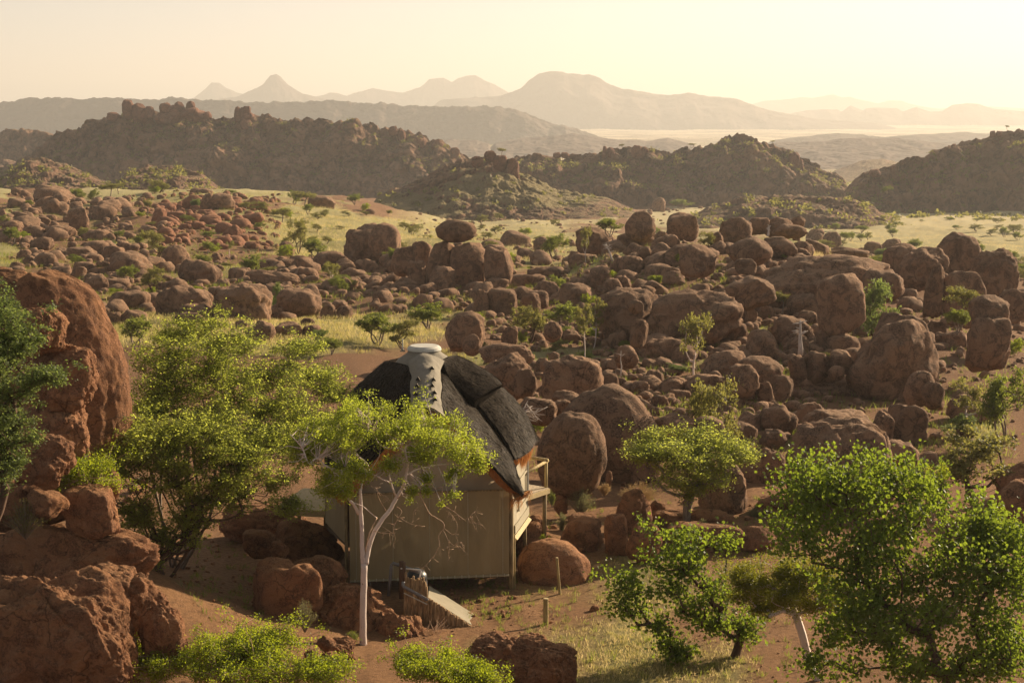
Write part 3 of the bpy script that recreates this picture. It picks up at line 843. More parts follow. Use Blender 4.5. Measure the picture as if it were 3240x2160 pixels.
# crop cx top bottom width style roll Y zone material | label
ROCKS = """
G 1170 470 1058 625 p 0 86 R v | giant diamond-shaped boulder, largest in the rock field on the right
G 1235 430 700 360 b 12 92 R v | pale-edged slab leaning behind the giant diamond-shaped boulder
G 700 22 345 930 w 0 122 R v | long whaleback boulder lying across the top of the rock field
G 800 150 505 325 b -6 105 R v | tall smooth upright boulder just left of the dark green tree
G 1105 115 330 295 r 0 118 R v | split round boulder above the dark green tree
G 160 168 365 330 s -12 116 R v | layered flat boulder with cracked top beside the whaleback
G 1465 74 400 130 b 4 112 R v | narrow upright slice split from the square boulder on the right
G 1660 125 478 300 b 0 112 R v | square-shouldered boulder with a deep split down its left side
G 1857 295 492 290 r -8 92 R v | round cap boulder balanced on the pillar at the right edge
G 1850 455 792 295 b 0 91 R v | thick squat pillar carrying the round cap boulder
G 2010 252 465 260 b 0 104 R v |
G 1475 480 630 150 r 0 0 R v |
G 1620 548 725 175 b 0 0 R v |
G 1508 560 705 100 b 0 0 R v |
G 1362 834 1070 200 e 18 80 R v | egg-shaped boulder leaning on the right foot of the giant boulder
G 1455 908 1078 150 r 0 79 R v |
G 1480 1028 1112 108 r 0 0 R v |
G 800 878 1150 720 s 4 88 R v | broad flat slab sloping down under the giant boulder
G 637 697 892 195 r 0 88 R v | cracked round boulder behind the broad flat slab
G 498 724 890 120 b -14 88 R v |
G 805 688 832 185 b 0 88 R v | small square block wedged against the giant boulder
G 775 800 888 120 e 0 87 R v |
G 720 508 715 190 p 0 0 R v |
G 822 572 740 235 r 6 0 R v |
G 465 458 660 290 r 10 0 R v |
G 565 408 525 155 p 0 0 R v |
G 255 550 758 235 p 8 0 R v | pointed boulder standing above the smooth round ball boulder
G 240 732 925 330 r 0 86 R v |
G 110 793 1003 238 r 0 83 R v | smooth ball-shaped boulder in the middle of the rock field
G 142 373 518 138 r 0 0 R v |
G 272 368 472 108 r 0 0 R v |
G 385 872 1065 170 b 0 0 R v |
G 275 916 1095 112 b -16 0 R v |
G 372 1074 1315 262 p 0 0 R v | faceted boulder behind the olive tree, lit along its top
G 168 1130 1305 200 s 0 0 R v |
G 95 1195 1375 240 s 8 0 R v |
G 320 1253 1405 195 r 0 0 R v |
G 590 1058 1235 195 r 0 0 R v |
G 790 1113 1385 505 b 3 74 R v | long loaf-shaped block split at its right end
G 1098 1123 1392 155 b 0 73 R v | narrow upright block just right of the long loaf-shaped block
G 1275 1068 1355 300 b 4 74 R v | blunt block with a square right face beside the narrow upright block
S 2650 1335 1665 345 w -4 60 R v | big rounded dome boulder directly behind the leafy green tree
G 1230 1340 1520 270 r 8 64 R v | rounded boulder with a cracked shoulder right of the big dome boulder
G 1420 1408 1500 140 r 0 0 R v |
G 1700 1008 1190 290 r 0 0 R v |
G 1692 1238 1310 125 r 0 0 R v |
G 540 288 468 235 r 0 0 R v |
C 2150 1208 1520 315 r 0 135 R v | tall dome boulder at the right end of the boulder skyline
C 1920 1103 1400 280 r 0 150 R v | highest dome boulder standing above the grassy plain
C 1590 1173 1420 285 w -16 145 R v | sloping dome boulder left of the highest dome
C 1690 1208 1450 320 r -10 135 R v |
C 1365 1163 1270 112 b 0 0 R v |
C 1488 1143 1240 138 b 0 0 R v |
C 1180 1202 1300 305 w 0 0 R v | low hump boulder just above the long whaleback
C 560 1142 1305 285 e -10 128 R v | tilted egg boulder resting on a small block near the bright bush
C 530 1273 1365 140 b 0 126 R v |
C 222 1178 1362 250 r 0 128 R v | smooth haystack-shaped boulder left of the tilted egg boulder
C 875 998 1068 92 e 0 168 R v | small ball boulder perched above the sunlit plain
C 470 1008 1190 210 w -8 160 R v |
C 622 1008 1105 130 b 0 165 R v |
C 760 1010 1130 210 s 8 165 R v |
C 1100 1100 1205 118 r 0 0 R v |
C 985 1080 1155 115 b 0 0 R v |
C 750 1130 1265 230 w 8 150 R v |
C 345 1098 1220 85 b 0 0 R v |
C 118 975 1135 205 b 0 175 C v |
C 50 1118 1225 105 r 0 0 C v |
C 840 1200 1275 200 r 0 0 R v |
C 830 1050 1130 200 r 10 162 R v |
Z 1047.5 505 549 90 e 0 152 C v | flat balancing boulder on top of the tall stacked pillars
Z 1074 556 667 84 b 0 152 C v | right-hand pillar of the stack under the balancing boulder
Z 1014 552 662 72 b 3 153 C v | middle pillar of the stack under the balancing boulder
Z 1016 612 667 58 b 0 148 C v |
Z 958 598 668 42 b 0 149 C v |
Z 1145 567 642 68 b 4 150 C v | egg-topped block standing just right of the stacked pillars
Z 1140 636 668 56 b 0 149 C v |
Z 843 515 606 112 w -24 0 C v | large leaning boulder on the left of the stacked pillars
Z 886 512 590 72 e -20 195 C v | smaller boulder fused to the right shoulder of the leaning boulder
Z 935 565 625 72 r 0 158 C v |
Z 968 552 610 50 b 0 158 C v |
Z 688 663 727 98 r 0 0 L v | smooth round boulder above the green valley left of the hut
Z 556 650 742 135 s 6 0 L v | big cracked block with a sunlit top on the left slope
Z 425 656 737 130 w 0 0 L v | wide low boulder with a folded top on the left slope
Z 1068 715 796 88 r 0 98 C v | upright square boulder standing beyond the top of the thatched roof
Z 1084 768 810 42 e 0 92 C v | small ball boulder against the foot of the upright square boulder
F 198 248 435 215 b 0 0 C v | broad blocky boulder below the stacked pillars
F 396 278 412 150 b 0 0 C v |
F 50 258 436 105 r 0 0 C v |
F 510 100 230 208 w 0 0 C v |
F 745 220 395 280 w 4 0 C v | wide low boulder behind the green acacia clump
F 515 193 358 180 r 0 0 C v |
F 900 88 238 152 r 0 0 C v |
F 1112 20 132 180 r 0 0 C v |
F 985 175 315 132 r -14 0 C v |
F 1060 158 285 105 r -10 0 C v |
F 903 232 335 105 p 14 0 C v |
F 1110 238 600 470 s -14 108 R v | big folded boulder right of the leaning white-barked tree
F 1555 248 612 670 w -8 106 R v | huge tilted slab boulder in the centre of the rock field
F 1144 335 418 112 e 0 101 R v |
F 1170 472 648 122 b 4 101 R v | small upright wedge boulder between the folded boulder and the tilted slab
F 1025 560 675 135 b -20 0 R v |
F 1345 592 800 420 s 5 102 R v | cracked sloping slab lying under the huge tilted slab
F 1080 655 800 170 p 6 84 C v | small faceted boulder propped on stones in the sandy hollow
F 560 488 612 128 e 0 96 C v | small upright ball boulder in front of the acacia clump
F 252 518 650 116 b 0 98 C v |
F 690 545 635 150 p 0 0 C v |
F 230 640 770 390 w 0 90 C v | wide flat-topped boulder behind the right side of the roof
F 222 714 1015 350 r 0 82 C v | big squat boulder just behind the right slope of the roof
F 365 823 1008 162 r 0 78 C v |
F 700 730 1055 432 b 6 76 C v | large square-topped boulder with dark varnish beyond the roof
F 665 978 1105 235 w 14 72 C v |
F 630 1040 1148 152 r 0 71 C v |
F 445 1023 1200 290 r 0 70 C v |
F 482 745 880 112 r 0 0 C v |
F 565 700 768 82 e 0 0 C v |
Z 1412 888 1110 205 e -14 66 C v | tall whale-backed boulder with a sunlit crest beyond the hut
Z 1313 950 1120 158 e 6 60 C v | big upright egg boulder beside the right edge of the thatch
F 1460 1153 1310 410 w 6 67 R v |
F 1668 1163 1275 215 r 10 66 R v |
F 1282 828 945 126 r 0 0 R v |
F 1402 893 1005 152 r 0 0 R v |
F 1650 863 1010 320 r 0 0 R v |
F 1032 880 955 95 r 0 0 R v |
F 1370 1088 1155 100 e 0 0 R v |
F 1935 373 515 132 r 0 0 R v |
F 1820 498 645 240 s -18 0 R v |
F 1765 708 870 330 w -14 0 R v |
F 1320 1005 1110 130 r 0 0 R v |
F 1180 905 990 130 s 0 0 R v |
F 950 840 980 150 r 0 0 C v |
F 1800 255 365 250 s 8 0 R v |
F 1420 130 225 170 s 6 0 R v | pale grey weathered boulder above the tilted slab
F 1722 140 205 90 r 0 0 R v |
B 2010 918 1078 182 e -4 164 C v | round boulder balanced on a low dome beside the bright green bush
B 2003 1050 1170 275 w 0 166 C v | low dome boulder carrying the round balanced boulder
B 1722 1012 1165 220 r 0 172 C v |
B 1430 1265 1350 185 r 0 0 C v |
B 1768 1253 1348 135 r 0 0 C v |
B 1602 1163 1238 78 r 0 0 C v |
B 2030 1135 1235 98 r 0 0 C v |
B 1955 1193 1292 152 r 0 0 C v |
B 1812 1060 1145 85 r 0 0 C v |
B 2255 1120 1260 190 r 0 0 C v |
B 2140 1040 1120 80 r 8 0 C v |
B 2120 830 920 90 s 8 0 C v |
B 1900 795 860 70 r 0 0 C v |
B 1985 800 850 90 r 0 0 C v |
B 335 903 945 60 e 0 0 C v |
A 372 832 960 285 w 8 0 L v | flat-topped dome boulder crowning the left slope
A 378 915 1045 170 w -10 0 L v |
A 533 963 1108 135 b 0 0 L v | upright square-faced boulder below the flat-topped dome
A 665 972 1060 82 r -10 0 L v |
A 742 908 992 95 b 0 0 L v |
A 405 1095 1190 210 s -5 0 L v |
A 232 1095 1190 138 r 0 0 L v |
A 655 1125 1225 182 r 0 0 L v | big rounded boulder lit along its top, low on the left slope
A 282 1178 1270 160 w -12 0 L v |
A 127 838 908 95 r 0 0 L v |
A 18 988 1078 55 r 0 0 L v |
A 85 1060 1145 140 w 0 0 L v |
A 160 1003 1095 140 w 0 0 L v |
A 285 1035 1105 120 r 0 0 L v |
A 1507 878 985 165 r 8 300 L v |
A 1408 880 995 95 r 0 300 L v |
A 1490 940 995 52 e 0 0 L v |
A 1728 903 985 88 r 0 0 L v |
A 2175 895 972 182 b 0 0 L v |
A 1365 845 905 150 r 0 0 L v |
A 1078 983 1090 95 b 0 0 P d |
A 1215 1008 1080 150 w 0 0 P d |
A 1395 990 1045 112 w 0 0 P d |
A 1345 1020 1068 110 r 0 0 P d |
A 1130 1108 1195 115 w 12 0 P d |
A 1257 1085 1153 105 r 0 0 P d |
A 1340 1068 1150 105 r 20 0 P d |
A 1572 1092 1195 125 p 10 0 P d |
A 1500 1010 1080 70 r 0 0 P d |
A 1215 1163 1213 90 r 0 0 P d |
A 1445 1050 1125 80 b 0 0 P d |
A 1190 1070 1130 70 b 0 0 P d |
A 1640 1060 1110 90 w 10 0 P d |
A 1190 1230 1398 180 p 0 0 L v | angular upright boulder with a lit right edge on the left slope
A 1350 1335 1510 290 w 12 0 L v | long boulder tapering to the right below the angular upright one
A 880 1275 1440 290 p 0 0 L v | broad pyramid-shaped boulder on the left slope
A 320 1278 1415 155 r 0 0 L v |
A 165 1258 1345 92 r 0 0 L v |
A 205 1298 1405 82 b 0 0 L v |
A 570 1238 1355 210 s 6 0 L v |
A 765 1230 1345 155 b 0 0 L v |
A 1465 1280 1342 62 e 0 0 L v |
A 1943 1203 1302 98 r 0 0 L v |
A 1908 1330 1385 80 r 0 0 L v |
A 2075 1380 1482 130 b 8 0 L v |
A 2040 1300 1390 170 w 10 0 L v |
A 2240 1270 1400 230 r 0 0 L v |
A 850 1210 1280 100 r 0 0 L v |
A 385 1385 1440 40 b 0 0 L v |
D 653 148 288 175 r 0 0 L v | smooth round boulder low on the left slope above the big red dome
D 1165 235 455 205 r -8 0 L v |
D 1352 245 365 185 s 6 0 L v |
D 1335 348 478 230 r 0 0 L v |
D 1298 403 525 215 b 0 0 L v |
D 905 388 488 188 w 6 0 L v |
D 885 263 405 260 b 0 0 L v |
D 762 398 492 125 b 0 0 L v |
D 2218 343 450 98 r 0 0 L v |
D 1765 460 615 195 p 0 0 L v | upright rounded boulder at the edge of the green valley
D 1635 455 545 95 p 0 0 L v |
D 1590 545 645 130 b 0 0 L v |
D 1960 470 585 198 b 0 0 L v |
D 2110 488 585 125 b 0 0 L v |
D 2082 440 505 100 r 0 0 L v |
D 1062 553 608 70 e 0 0 L v |
D 1860 122 245 330 w 6 0 L v |
D 1800 250 350 90 r 0 0 L v |
D 2300 320 400 120 b 0 0 L v |
D 2330 360 450 110 b 0 0 L v |
H 518 648 992 475 e 2 51.5 F n | big egg-shaped boulder with orange patches right of the hut post
H 700 488 742 275 p 0 55 F n | dark boulder immediately behind the big orange-patched egg boulder
H 720 468 570 215 r 0 57 F n |
H 926 468 728 152 b -4 54.5 F n | narrow upright split boulder in the middle of the small row
H 1107 528 762 225 r 6 53.5 F n | squat boulder at the right end of the row behind the clearing
H 1030 303 595 250 p -8 57.5 F n | tall pointed dark boulder in front of the dry straw bush
H 1198 380 530 125 r 0 58.5 F n |
H 562 308 450 100 p -20 60.0 F n | small jagged pointed rock beside the grey-green shrub
H 352 516 725 190 r 0 53.8 F n | reddish boulder under the deck of the hut
H 410 470 570 110 r 0 57 F n |
H 516 540 605 72 r 0 0 F n |
H 1620 140 520 320 r -4 61 F v | massive dark boulder behind the wide acacia
H 1870 28 400 330 r 0 66 F v | red boulder filling the gap between acacia and big dome
H 1060 60 300 300 w 0 66 F v |
H 880 180 280 45 p 0 63 F v |
H 1310 440 560 420 s 2 58 F n |
H 1530 436 540 330 w 0 58 F n |
H 1500 530 660 520 s 3 55.5 F n |
H 1840 555 690 300 s -4 55.5 F n |
H 1380 605 680 100 r 0 0 F n |
H 1930 350 480 220 s 12 61 F n |
H 785 1060 1102 62 p 0 0 F n |
I 1880 255 640 540 r -6 50 F n | dark red boulder half hidden by the tree at the right edge
I 1980 120 420 440 w -12 60 F n |
E 1788 740 1180 450 b 0 45.5 F n | round pale-faced boulder with black lower patches beside the path
E 1960 690 940 400 w 18 48 F n | smooth brown boulder sloping up to the left corner of the hut
E 1612 538 700 215 b 4 50.5 F n | angular block at the head of the dirt path
E 1732 604 725 118 p 8 49.8 F n |
E 1920 480 780 440 r 6 52.5 F n | dark boulder in the shade under the left corner of the hut
E 1640 395 640 560 w 4 56 F n |
E 125 192 410 290 r -10 41.5 F n |
E 292 305 440 260 s 6 41 F n |
E 570 272 538 345 b 4 42 F n | blocky dark boulder below the big red dome
E 690 160 330 130 p -14 43.5 F n | small sunlit rock spike beside the feathery tree
E 1500 1035 1150 210 r 0 0 F n |
"""


def parse_rocks():
    out = []
    for ln in ROCKS.strip().splitlines():
        a, lab = ln.split('|')
        c, cx, tp, bt, w, sty, roll, Y, zone, m = a.split()
        out.append((c, float(cx), float(tp), float(bt), float(w), sty, float(roll), float(Y), zone, m, lab.strip()))
    return out


ROCK_XY = []
_cnt = {}


def place_rock(u, vt, vb, wpx, sty, roll, Y, zone, m, label, sink=0.22, sub=None, deep=0.8, group=True):
    if Y <= 0:
        Y = ground_Y(u, vb)
    s, tb = st(u, vb)
    _, tt = st(u, vt)
    w = wpx * 1.07 / F_PX * Y / 2
    zt, zb = float(tt) * Y, float(tb) * Y
    hz_ = (zt - zb) / 2 * (1 + sink)
    dy = min(w * deep, max(hz_ * 1.3, w * 0.5))
    k = _cnt.get(sty, 0)
    _cnt[sty] = k + 1
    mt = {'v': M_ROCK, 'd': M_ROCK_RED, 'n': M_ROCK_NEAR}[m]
    if sub is None:
        sub = 5 if wpx > 150 else (4 if wpx > 40 else 3)
    nvar = 7 if sub < 5 else 60
    o = link('boulder', rock_me(sty, k % nvar, sub, mt))
    yc = Y + dy * 0.75
    o.location = (float(s) * yc, yc, zt - hz_ + (float(tt) * (yc - Y)) * 0.5)
    o.scale = (w, dy, hz_)
    o.rotation_euler = (0, R(roll), math.pi * (k % 2) if not roll else 0)
    if group and not label:
        lb, gr = ROCK_GROUPS[zone]
        tag(o, lb, 'boulder', gr)
    else:
        tag(o, label, 'boulder')
    ROCK_XY.append((float(s) * yc, yc, w))
    return o


REC = []
for c, cx, tp, bt, w, sty, roll, Y, zone, m, lab in parse_rocks():
    u, vt = src(c, cx, tp)
    _, vb = src(c, cx, bt)
    REC.append((u, (vt + vb) / 2, w / CROPS[c][2], vb - vt, sty, roll, lab, place_rock(u, vt, vb, w / CROPS[c][2], sty, roll, Y, zone, m, lab)))
# boulders without a name of their own are told apart by what they lie beside
CUT = (' with ', ' behind ', ' leaning ', ' on ', ' in ', ' above ', ' below ', ' of ', ' just ', ' standing', ' lying ', ' lit ', ',', ' beside ', ' between ', ' carrying ', ' balanced ', ' right ', ' left ', ' at ', ' under ', ' beyond ',
       ' among ', ' fused ', ' resting ', ' wedged ', ' propped ', ' split ', ' from ', ' perched ', ' immediately ', ' filling ', ' half ', ' sloping up', ' directly ', ' tapering ', ' against ', ' to ', ' half', ' crowning')


def short(lb):
    n = min([lb.find(q) for q in CUT if lb.find(q) > 0] + [len(lb)])
    return lb[:n]


NAMED = [r for r in REC if r[6]]
SHORTS = [short(r[6]) for r in NAMED]
used = set()
for u, v, w, h, sty, roll, lab, o in REC:
    if lab: continue
    size = 'tiny' if w < 38 else 'small' if w < 62 else 'medium-sized' if w < 105 else 'large'
    form = {'r': 'rounded', 'e': 'egg-shaped', 'b': 'blocky', 's': 'flat cracked', 'w': 'low humped', 'p': 'angular'}[sty]
    if w > h * 1.9: form = 'wide flat'
    elif h > w * 1.35: form = 'tall narrow'
    tilt = ' leaning' if abs(roll) > 9 else ''
    cand = sorted(range(len(NAMED)), key=lambda k: math.hypot(NAMED[k][0] - u, NAMED[k][1] - v) + (400 if SHORTS.count(SHORTS[k]) > 1 else 0))
    for k in cand[:12]:
        du, dv = u - NAMED[k][0], v - NAMED[k][1]
        dr = ('to the right of' if du > 0 else 'to the left of') if abs(du) > abs(dv) * 1.3 else ('below' if dv > 0 else 'above')
        txt = f'{size}{tilt} {form} boulder {dr} the {SHORTS[k]}'
        if txt not in used and len(txt.split()) <= 16:
            break
    used.add(txt)
    o['label'] = txt
    if 'group' in o: del o['group']


def near_label(u, v, what):
    cand = sorted(range(len(NAMED)), key=lambda k: math.hypot(NAMED[k][0] - u, NAMED[k][1] - v) + (400 if SHORTS.count(SHORTS[k]) > 1 else 0))
    for k in cand[:14]:
        du, dv = u - NAMED[k][0], v - NAMED[k][1]
        dr = ('to the right of' if du > 0 else 'to the left of') if abs(du) > abs(dv) * 1.3 else ('below' if dv > 0 else 'above')
        txt = f'{what} {dr} the {SHORTS[k]}'
        if txt not in used: break
    used.add(txt)
    return txt


# big foreground rocks, each with its own crusted shape
def hero_rock(c, cx, tp, bt, w, Y, seed, label, sub=6, roll=0, deep=0.9, name='boulder', m=None, **kw):
    u, vt = src(c, cx, tp)
    _, vb = src(c, cx, bt)
    wpx = w / CROPS[c][2]
    s, tt = st(u, vt)
    _, tb = st(u, vb)
    p = dict(blocky=0.15, cuts=4, rough=0.09, cracks=2, lump=0.25, crust=0.035)
    p.update(kw)
    V, Fc = rock_shape(seed, sub, **p)
    hw, hh = wpx / F_PX * Y / 2, (float(tt) - float(tb)) * Y / 2
    me = mesh_np('boulder', V * np.array([hw, hw * deep, hh]), [Fc], m or M_ROCK_NEAR)
    o = link(name, me)
    o.location = (float(s) * (Y + hw * deep * .6), Y + hw * deep * .6, float(tt) * Y - hh)
    o.rotation_euler = (0, R(roll), 0)
    tag(o, label, 'boulder')
    return o


hero_rock('D', 60, 118, 1960, 1640, 46, 501, 'huge red dome rock rising at the left edge of the scene', sub=7, deep=0.55, cuts=0, lump=0.05, cracks=2, blocky=0.05, rough=.03, crust=.012)
hero_rock('D', 250, 378, 720, 380, 42.5, 502, 'upper red knob boulder leaning on the huge red dome', deep=0.9, lump=.15)
hero_rock('D', 420, 628, 1110, 460, 43, 503, 'large rounded middle knob bulging from the huge red dome', deep=0.9, lump=.15)
hero_rock('D', 330, 1010, 1520, 560, 43, 504, 'lower red buttress boulder under the middle knob', deep=0.8)
hero_rock('D', 290, 1222, 1620, 430, 40.5, 505, 'sunlit red boulder at the foot of the huge dome', deep=0.9)
hero_rock('E', 430, 520, 1040, 1130, 42, 506, 'broad dark rock slab behind the crusted foreground rock', deep=0.5, lump=0.3)
hero_rock('E', 300, 870, 1900, 1180, 34.5, 507, 'large crusted orange rock filling the lower left corner', sub=7, deep=0.6, crust=0.05, cracks=4, lump=.3, blocky=.3)
hero_rock('E', 780, 815, 1350, 650, 37.5, 508, 'dark ridged rock behind the crusted orange corner rock', deep=0.7, crust=.045, roll=10)
hero_rock('E', 1000, 1015, 1460, 330, 36, 509, 'crusted orange knob beside the lime green bush', deep=0.8, crust=.05)
hero_rock('E', 2170, 905, 1560, 600, 46.0, 510, 'crusted orange boulder directly behind the white tree trunk', deep=0.8, crust=.045, blocky=.1)
hero_rock('Z', 928, 1418, 1640, 150, 45.3, 511, 'lower orange boulder between white tree trunk and stick fence', deep=0.8, crust=.045)
hero_rock('H', 300, 1290, 1800, 820, 40, 512, 'lumpy dark red rock at the bottom beside the clearing', deep=0.7, crust=.06, sub=7, lump=.3, cracks=4)
hero_rock('H', 130, 1255, 1500, 300, 42.5, 513, 'small crusted rock at the lower end of the stick fence', deep=0.8, crust=.05)
hero_rock('H', 400, 1258, 1500, 250, 42, 514, 'small crusted rock directly in front of the upright gate post', deep=0.8, crust=.05)
place_rock(1180, 1835, 1960, 190, 'w', 4, 53.0, 'F', 'n', 'low dark boulder in the shade underneath the hut floor')
place_rock(1330, 1842, 1960, 150, 's', 0, 52.6, 'F', 'n', 'flat dark rock under the middle of the hut floor')
place_rock(1440, 1850, 1925, 90, 'r', 0, 54.5, 'F', 'n', 'small dark rock under the right half of the hut floor')
hero_rock('E', 2080, 1205, 1420, 260, 38.5, 515, 'gnarled red rock stump beside the foot of the white tree', deep=0.8, crust=.08, lump=.5, cuts=8)
hero_rock('E', 2010, 1290, 1500, 260, 37.5, 516, 'jagged red rock among the lime green bush leaves', deep=0.8, crust=.08, lump=.5, cuts=8)
hero_rock('H', 1880, 1370, 1450, 130, 45, 517, 'small grey rock beside the dark trunked tree', sub=5, crust=.03)

# boulders scattered where the photo shows unnamed ones
ZONES = [  # zone, source box u0 v0 u1 v1, count, width range px, material
    ('L', 0, 640, 420, 900, 26, (28, 60), 'v'), ('P', 500, 640, 820, 790, 22, (24, 48), 'd'), ('L', 300, 860, 1000, 1010, 20, (26, 60), 'v'),
    ('C', 1500, 780, 2150, 1000, 34, (26, 64), 'v'), ('R', 2150, 760, 2600, 1050, 22, (28, 60), 'v'), ('R', 1900, 1050, 2600, 1300, 34, (28, 68), 'v'),
    ('R', 2500, 950, 3050, 1150, 20, (30, 64), 'v')]
SCATTER = [(u0, v0, u1, v1, int(cnt * 4.2), wa, wb * 1.6, m) for _, u0, v0, u1, v1, cnt, (wa, wb), m in ZONES]

# rock towers on the far hill
TOWERS = """
A 868 245 330 66 r
A 945 268 350 80 r
A 1010 290 345 60 r
A 1120 265 320 70 r
A 1180 275 350 80 r
A 1140 310 372 150 w
A 1215 258 320 55 r
A 1288 256 305 52 b
A 1310 298 362 140 w
A 1395 326 362 60 r
A 955 318 375 90 r
A 770 330 368 70 r
A 1605 292 358 36 b
A 1636 298 358 30 b
A 1668 290 345 42 b
A 1680 330 362 60 r
A 1665 365 420 60 r
A 2305 410 450 40 r
B 1080 540 585 60 r
B 1140 570 640 70 b
B 1215 585 680 75 b
B 1110 640 700 90 r
B 1000 575 620 60 r
B 1790 513 560 22 b
B 1495 552 575 40 r
B 1545 552 575 40 r
B 1830 520 560 40 r
B 1990 508 560 60 r
B 2030 515 565 50 r
B 480 388 430 50 r
B 530 410 460 40 r
B 640 450 500 70 r
B 750 475 520 60 r
B 860 520 560 50 r
C 2150 440 470 30 r
C 2190 442 468 30 r
C 1770 600 625 24 b
C 1890 525 548 20 b
C 1500 665 700 30 r
C 1380 690 725 60 r
C 600 488 520 24 b
C 850 580 640 60 b
C 890 625 680 40 b
"""
for ln in TOWERS.strip().splitlines():
    c, cx, tp, bt, w, sty = ln.split()
    u, vt = src(c, float(cx), float(tp)); _, vb = src(c, float(cx), float(bt))
    wpx = float(w) / CROPS[c][2]
    if u < 1440 and vt < 480: Yt = 868
    elif c == 'B' and 900 < float(cx) < 1300: Yt = 545
    elif u < 2700: Yt = 752
    else: Yt = 632
    s, tt = st(u, vt); _, tb = st(u, vb)
    o = link('boulder', rock_me(sty, _cnt.get('T', 0) % 5, 4, M_ROCK_FAR))
    _cnt['T'] = _cnt.get('T', 0) + 1
    w_, h_ = wpx * 1.3 / F_PX * Yt / 2, float(tt - tb) * Yt / 2 * 1.75
    o.location = (float(s) * Yt, Yt, float(tt) * Yt - h_)
    o.scale = (w_, w_, h_)
    where = 'left' if Yt == 868 else 'hillock' if Yt == 545 else 'middle' if Yt == 752 else 'right'
    if where == 'hillock': tag(o, 'dark boulder on the summit of the grassy hillock', 'boulder', 'boulders on the hillock summit')
    else: tag(o, f'weathered boulder on the crest of the far {where} rocky hill', 'boulder', f'boulders on the {where} hill crest')


# ---------------------------------------------------------------- rubble: rocks nobody could count
def rubble(name, boxes, sub, m, styles='rbp', lib=6, tilt=0.4):
    """boxes: u0 v0 u1 v1 count wmin wmax (pixels)"""
    shapes = [rock_shape(900 + k, sub, **STY[styles[k % len(styles)]]) for k in range(lib)]
    Vs, Fs, n = [], [], 0
    for (u0, v0, u1, v1, cnt, wa, wb) in boxes:
        for k in range(cnt):
            u, v = rng.uniform(u0, u1), rng.uniform(v0, v1)
            Y = ground_Y(u, v)
            s = float(st(u, v)[0])
            w = (wa + (wb - wa) * rng.random() ** 2.2) / F_PX * Y / 2
            x = s * Y
            V, Fc = shapes[rng.integers(lib)]
            E = np.array(Euler((rng.uniform(-tilt, tilt), rng.uniform(-tilt, tilt), rng.uniform(0, 6.28))).to_matrix())
            P = (V * (w, w * rng.uniform(.7, 1), w * rng.uniform(.5, .85))) @ E.T + (x, Y + w * .5, gz(x, Y + w * .5) + w * 0.25)
            Vs.append(P); Fs.append(Fc + n); n += len(V)
    me = mesh_np(name, np.concatenate(Vs), [np.concatenate(Fs)], m)
    return tag(link(name, me), kind='stuff')


rubble('fallen_boulders', [q[:7] for q in SCATTER if q[7] == 'v'] + [(850, 830, 1450, 1000, 220, 22, 84), (1050, 830, 1560, 930, 60, 30, 90), (300, 860, 900, 1010, 60, 30, 90)], 3, M_ROCK, 'rwpbwps', 14, .45)
rubble('red_fallen_boulders', [q[:7] for q in SCATTER if q[7] == 'd'], 3, M_ROCK_RED, 'rrpbwe', 8, .3)
rubble('rock_rubble', [(0, 620, 520, 960, 520, 12, 44), (300, 800, 1100, 1020, 360, 10, 34), (1400, 770, 2300, 1050, 800, 10, 36), (1100, 840, 1500, 960, 60, 10, 30),
                       (1500, 1000, 2700, 1420, 1000, 12, 60), (2300, 800, 3240, 1250, 700, 12, 55), (500, 570, 1000, 640, 90, 8, 22), (1300, 640, 2200, 760, 260, 7, 20),
                       (2100, 620, 2900, 690, 120, 6, 18), (2700, 1200, 3240, 1500, 120, 12, 34)], 2, M_ROCK)
rubble('red_rock_rubble', [(450, 620, 880, 800, 420, 10, 32)], 2, M_ROCK_RED)
rubble('stones', [(1340, 1830, 1640, 1960, 60, 8, 26), (1580, 1700, 2400, 2100, 60, 4, 12), (1700, 1500, 2500, 1760, 90, 8, 28), (500, 1640, 900, 2000, 160, 3, 18), (1500, 1650, 2500, 2150, 700, 2.5, 9), (1300, 1900, 1750, 2150, 200, 3, 12), (600, 1650, 1100, 2150, 260, 3, 12), (0, 1450, 500, 1900, 60, 10, 60), (1480, 1935, 1640, 1965, 10, 16, 28)], 2, M_ROCK_NEAR)
# ---------------------------------------------------------------- the thatched hut on posts
def _thatch(nt, b):
    uv = N(nt, 'ShaderNodeUVMap').outputs[0]
    n1 = tex_noise(nt, uv, 1.0, 5, 0.75, stretch=(7, 70, 1), dist=0.3)
    n2 = tex_noise(nt, pos(nt), 30, 4, 0.8)
    n3 = tex_noise(nt, pos(nt), 1.1, 4, 0.6)
    c = mix(nt, ramp(nt, n1, [(0.35, 0), (0.7, 1)]), (0.007, 0.006, 0.005), (0.042, 0.028, 0.017))
    c = mix(nt, ramp(nt, n2, [(0.55, 0), (0.8, 0.5)]), c, (0.07, 0.047, 0.028))
    c = mix(nt, ramp(nt, n3, [(0.4, 0), (0.7, 0.5)]), c, (0.03, 0.024, 0.02))
    nt.links.new(c, b.inputs['Base Color'])
    x = bump(nt, b, n1, 1.0, 0.05)
    bump(nt, b, n2, 1.0, 0.05, x)


M_THATCH = mat('thatch_dark', _thatch, 0.95, 0.04)
M_STRAW = plain_mat('thatch_cut_straw', (0.50, 0.22, 0.07), 0.35, 30, 0.8, (1, 1, 0.15), 0.03)
M_REED = plain_mat('thatch_reed', (0.05, 0.034, 0.02), 0.6, 12, 0.7, None, 0.01, dark=(0.018, 0.013, 0.009))
M_FRINGE = leaf_mat('thatch_fringe', (0.42, 0.19, 0.065), (0.50, 0.24, 0.08), 0.35, 0.6)


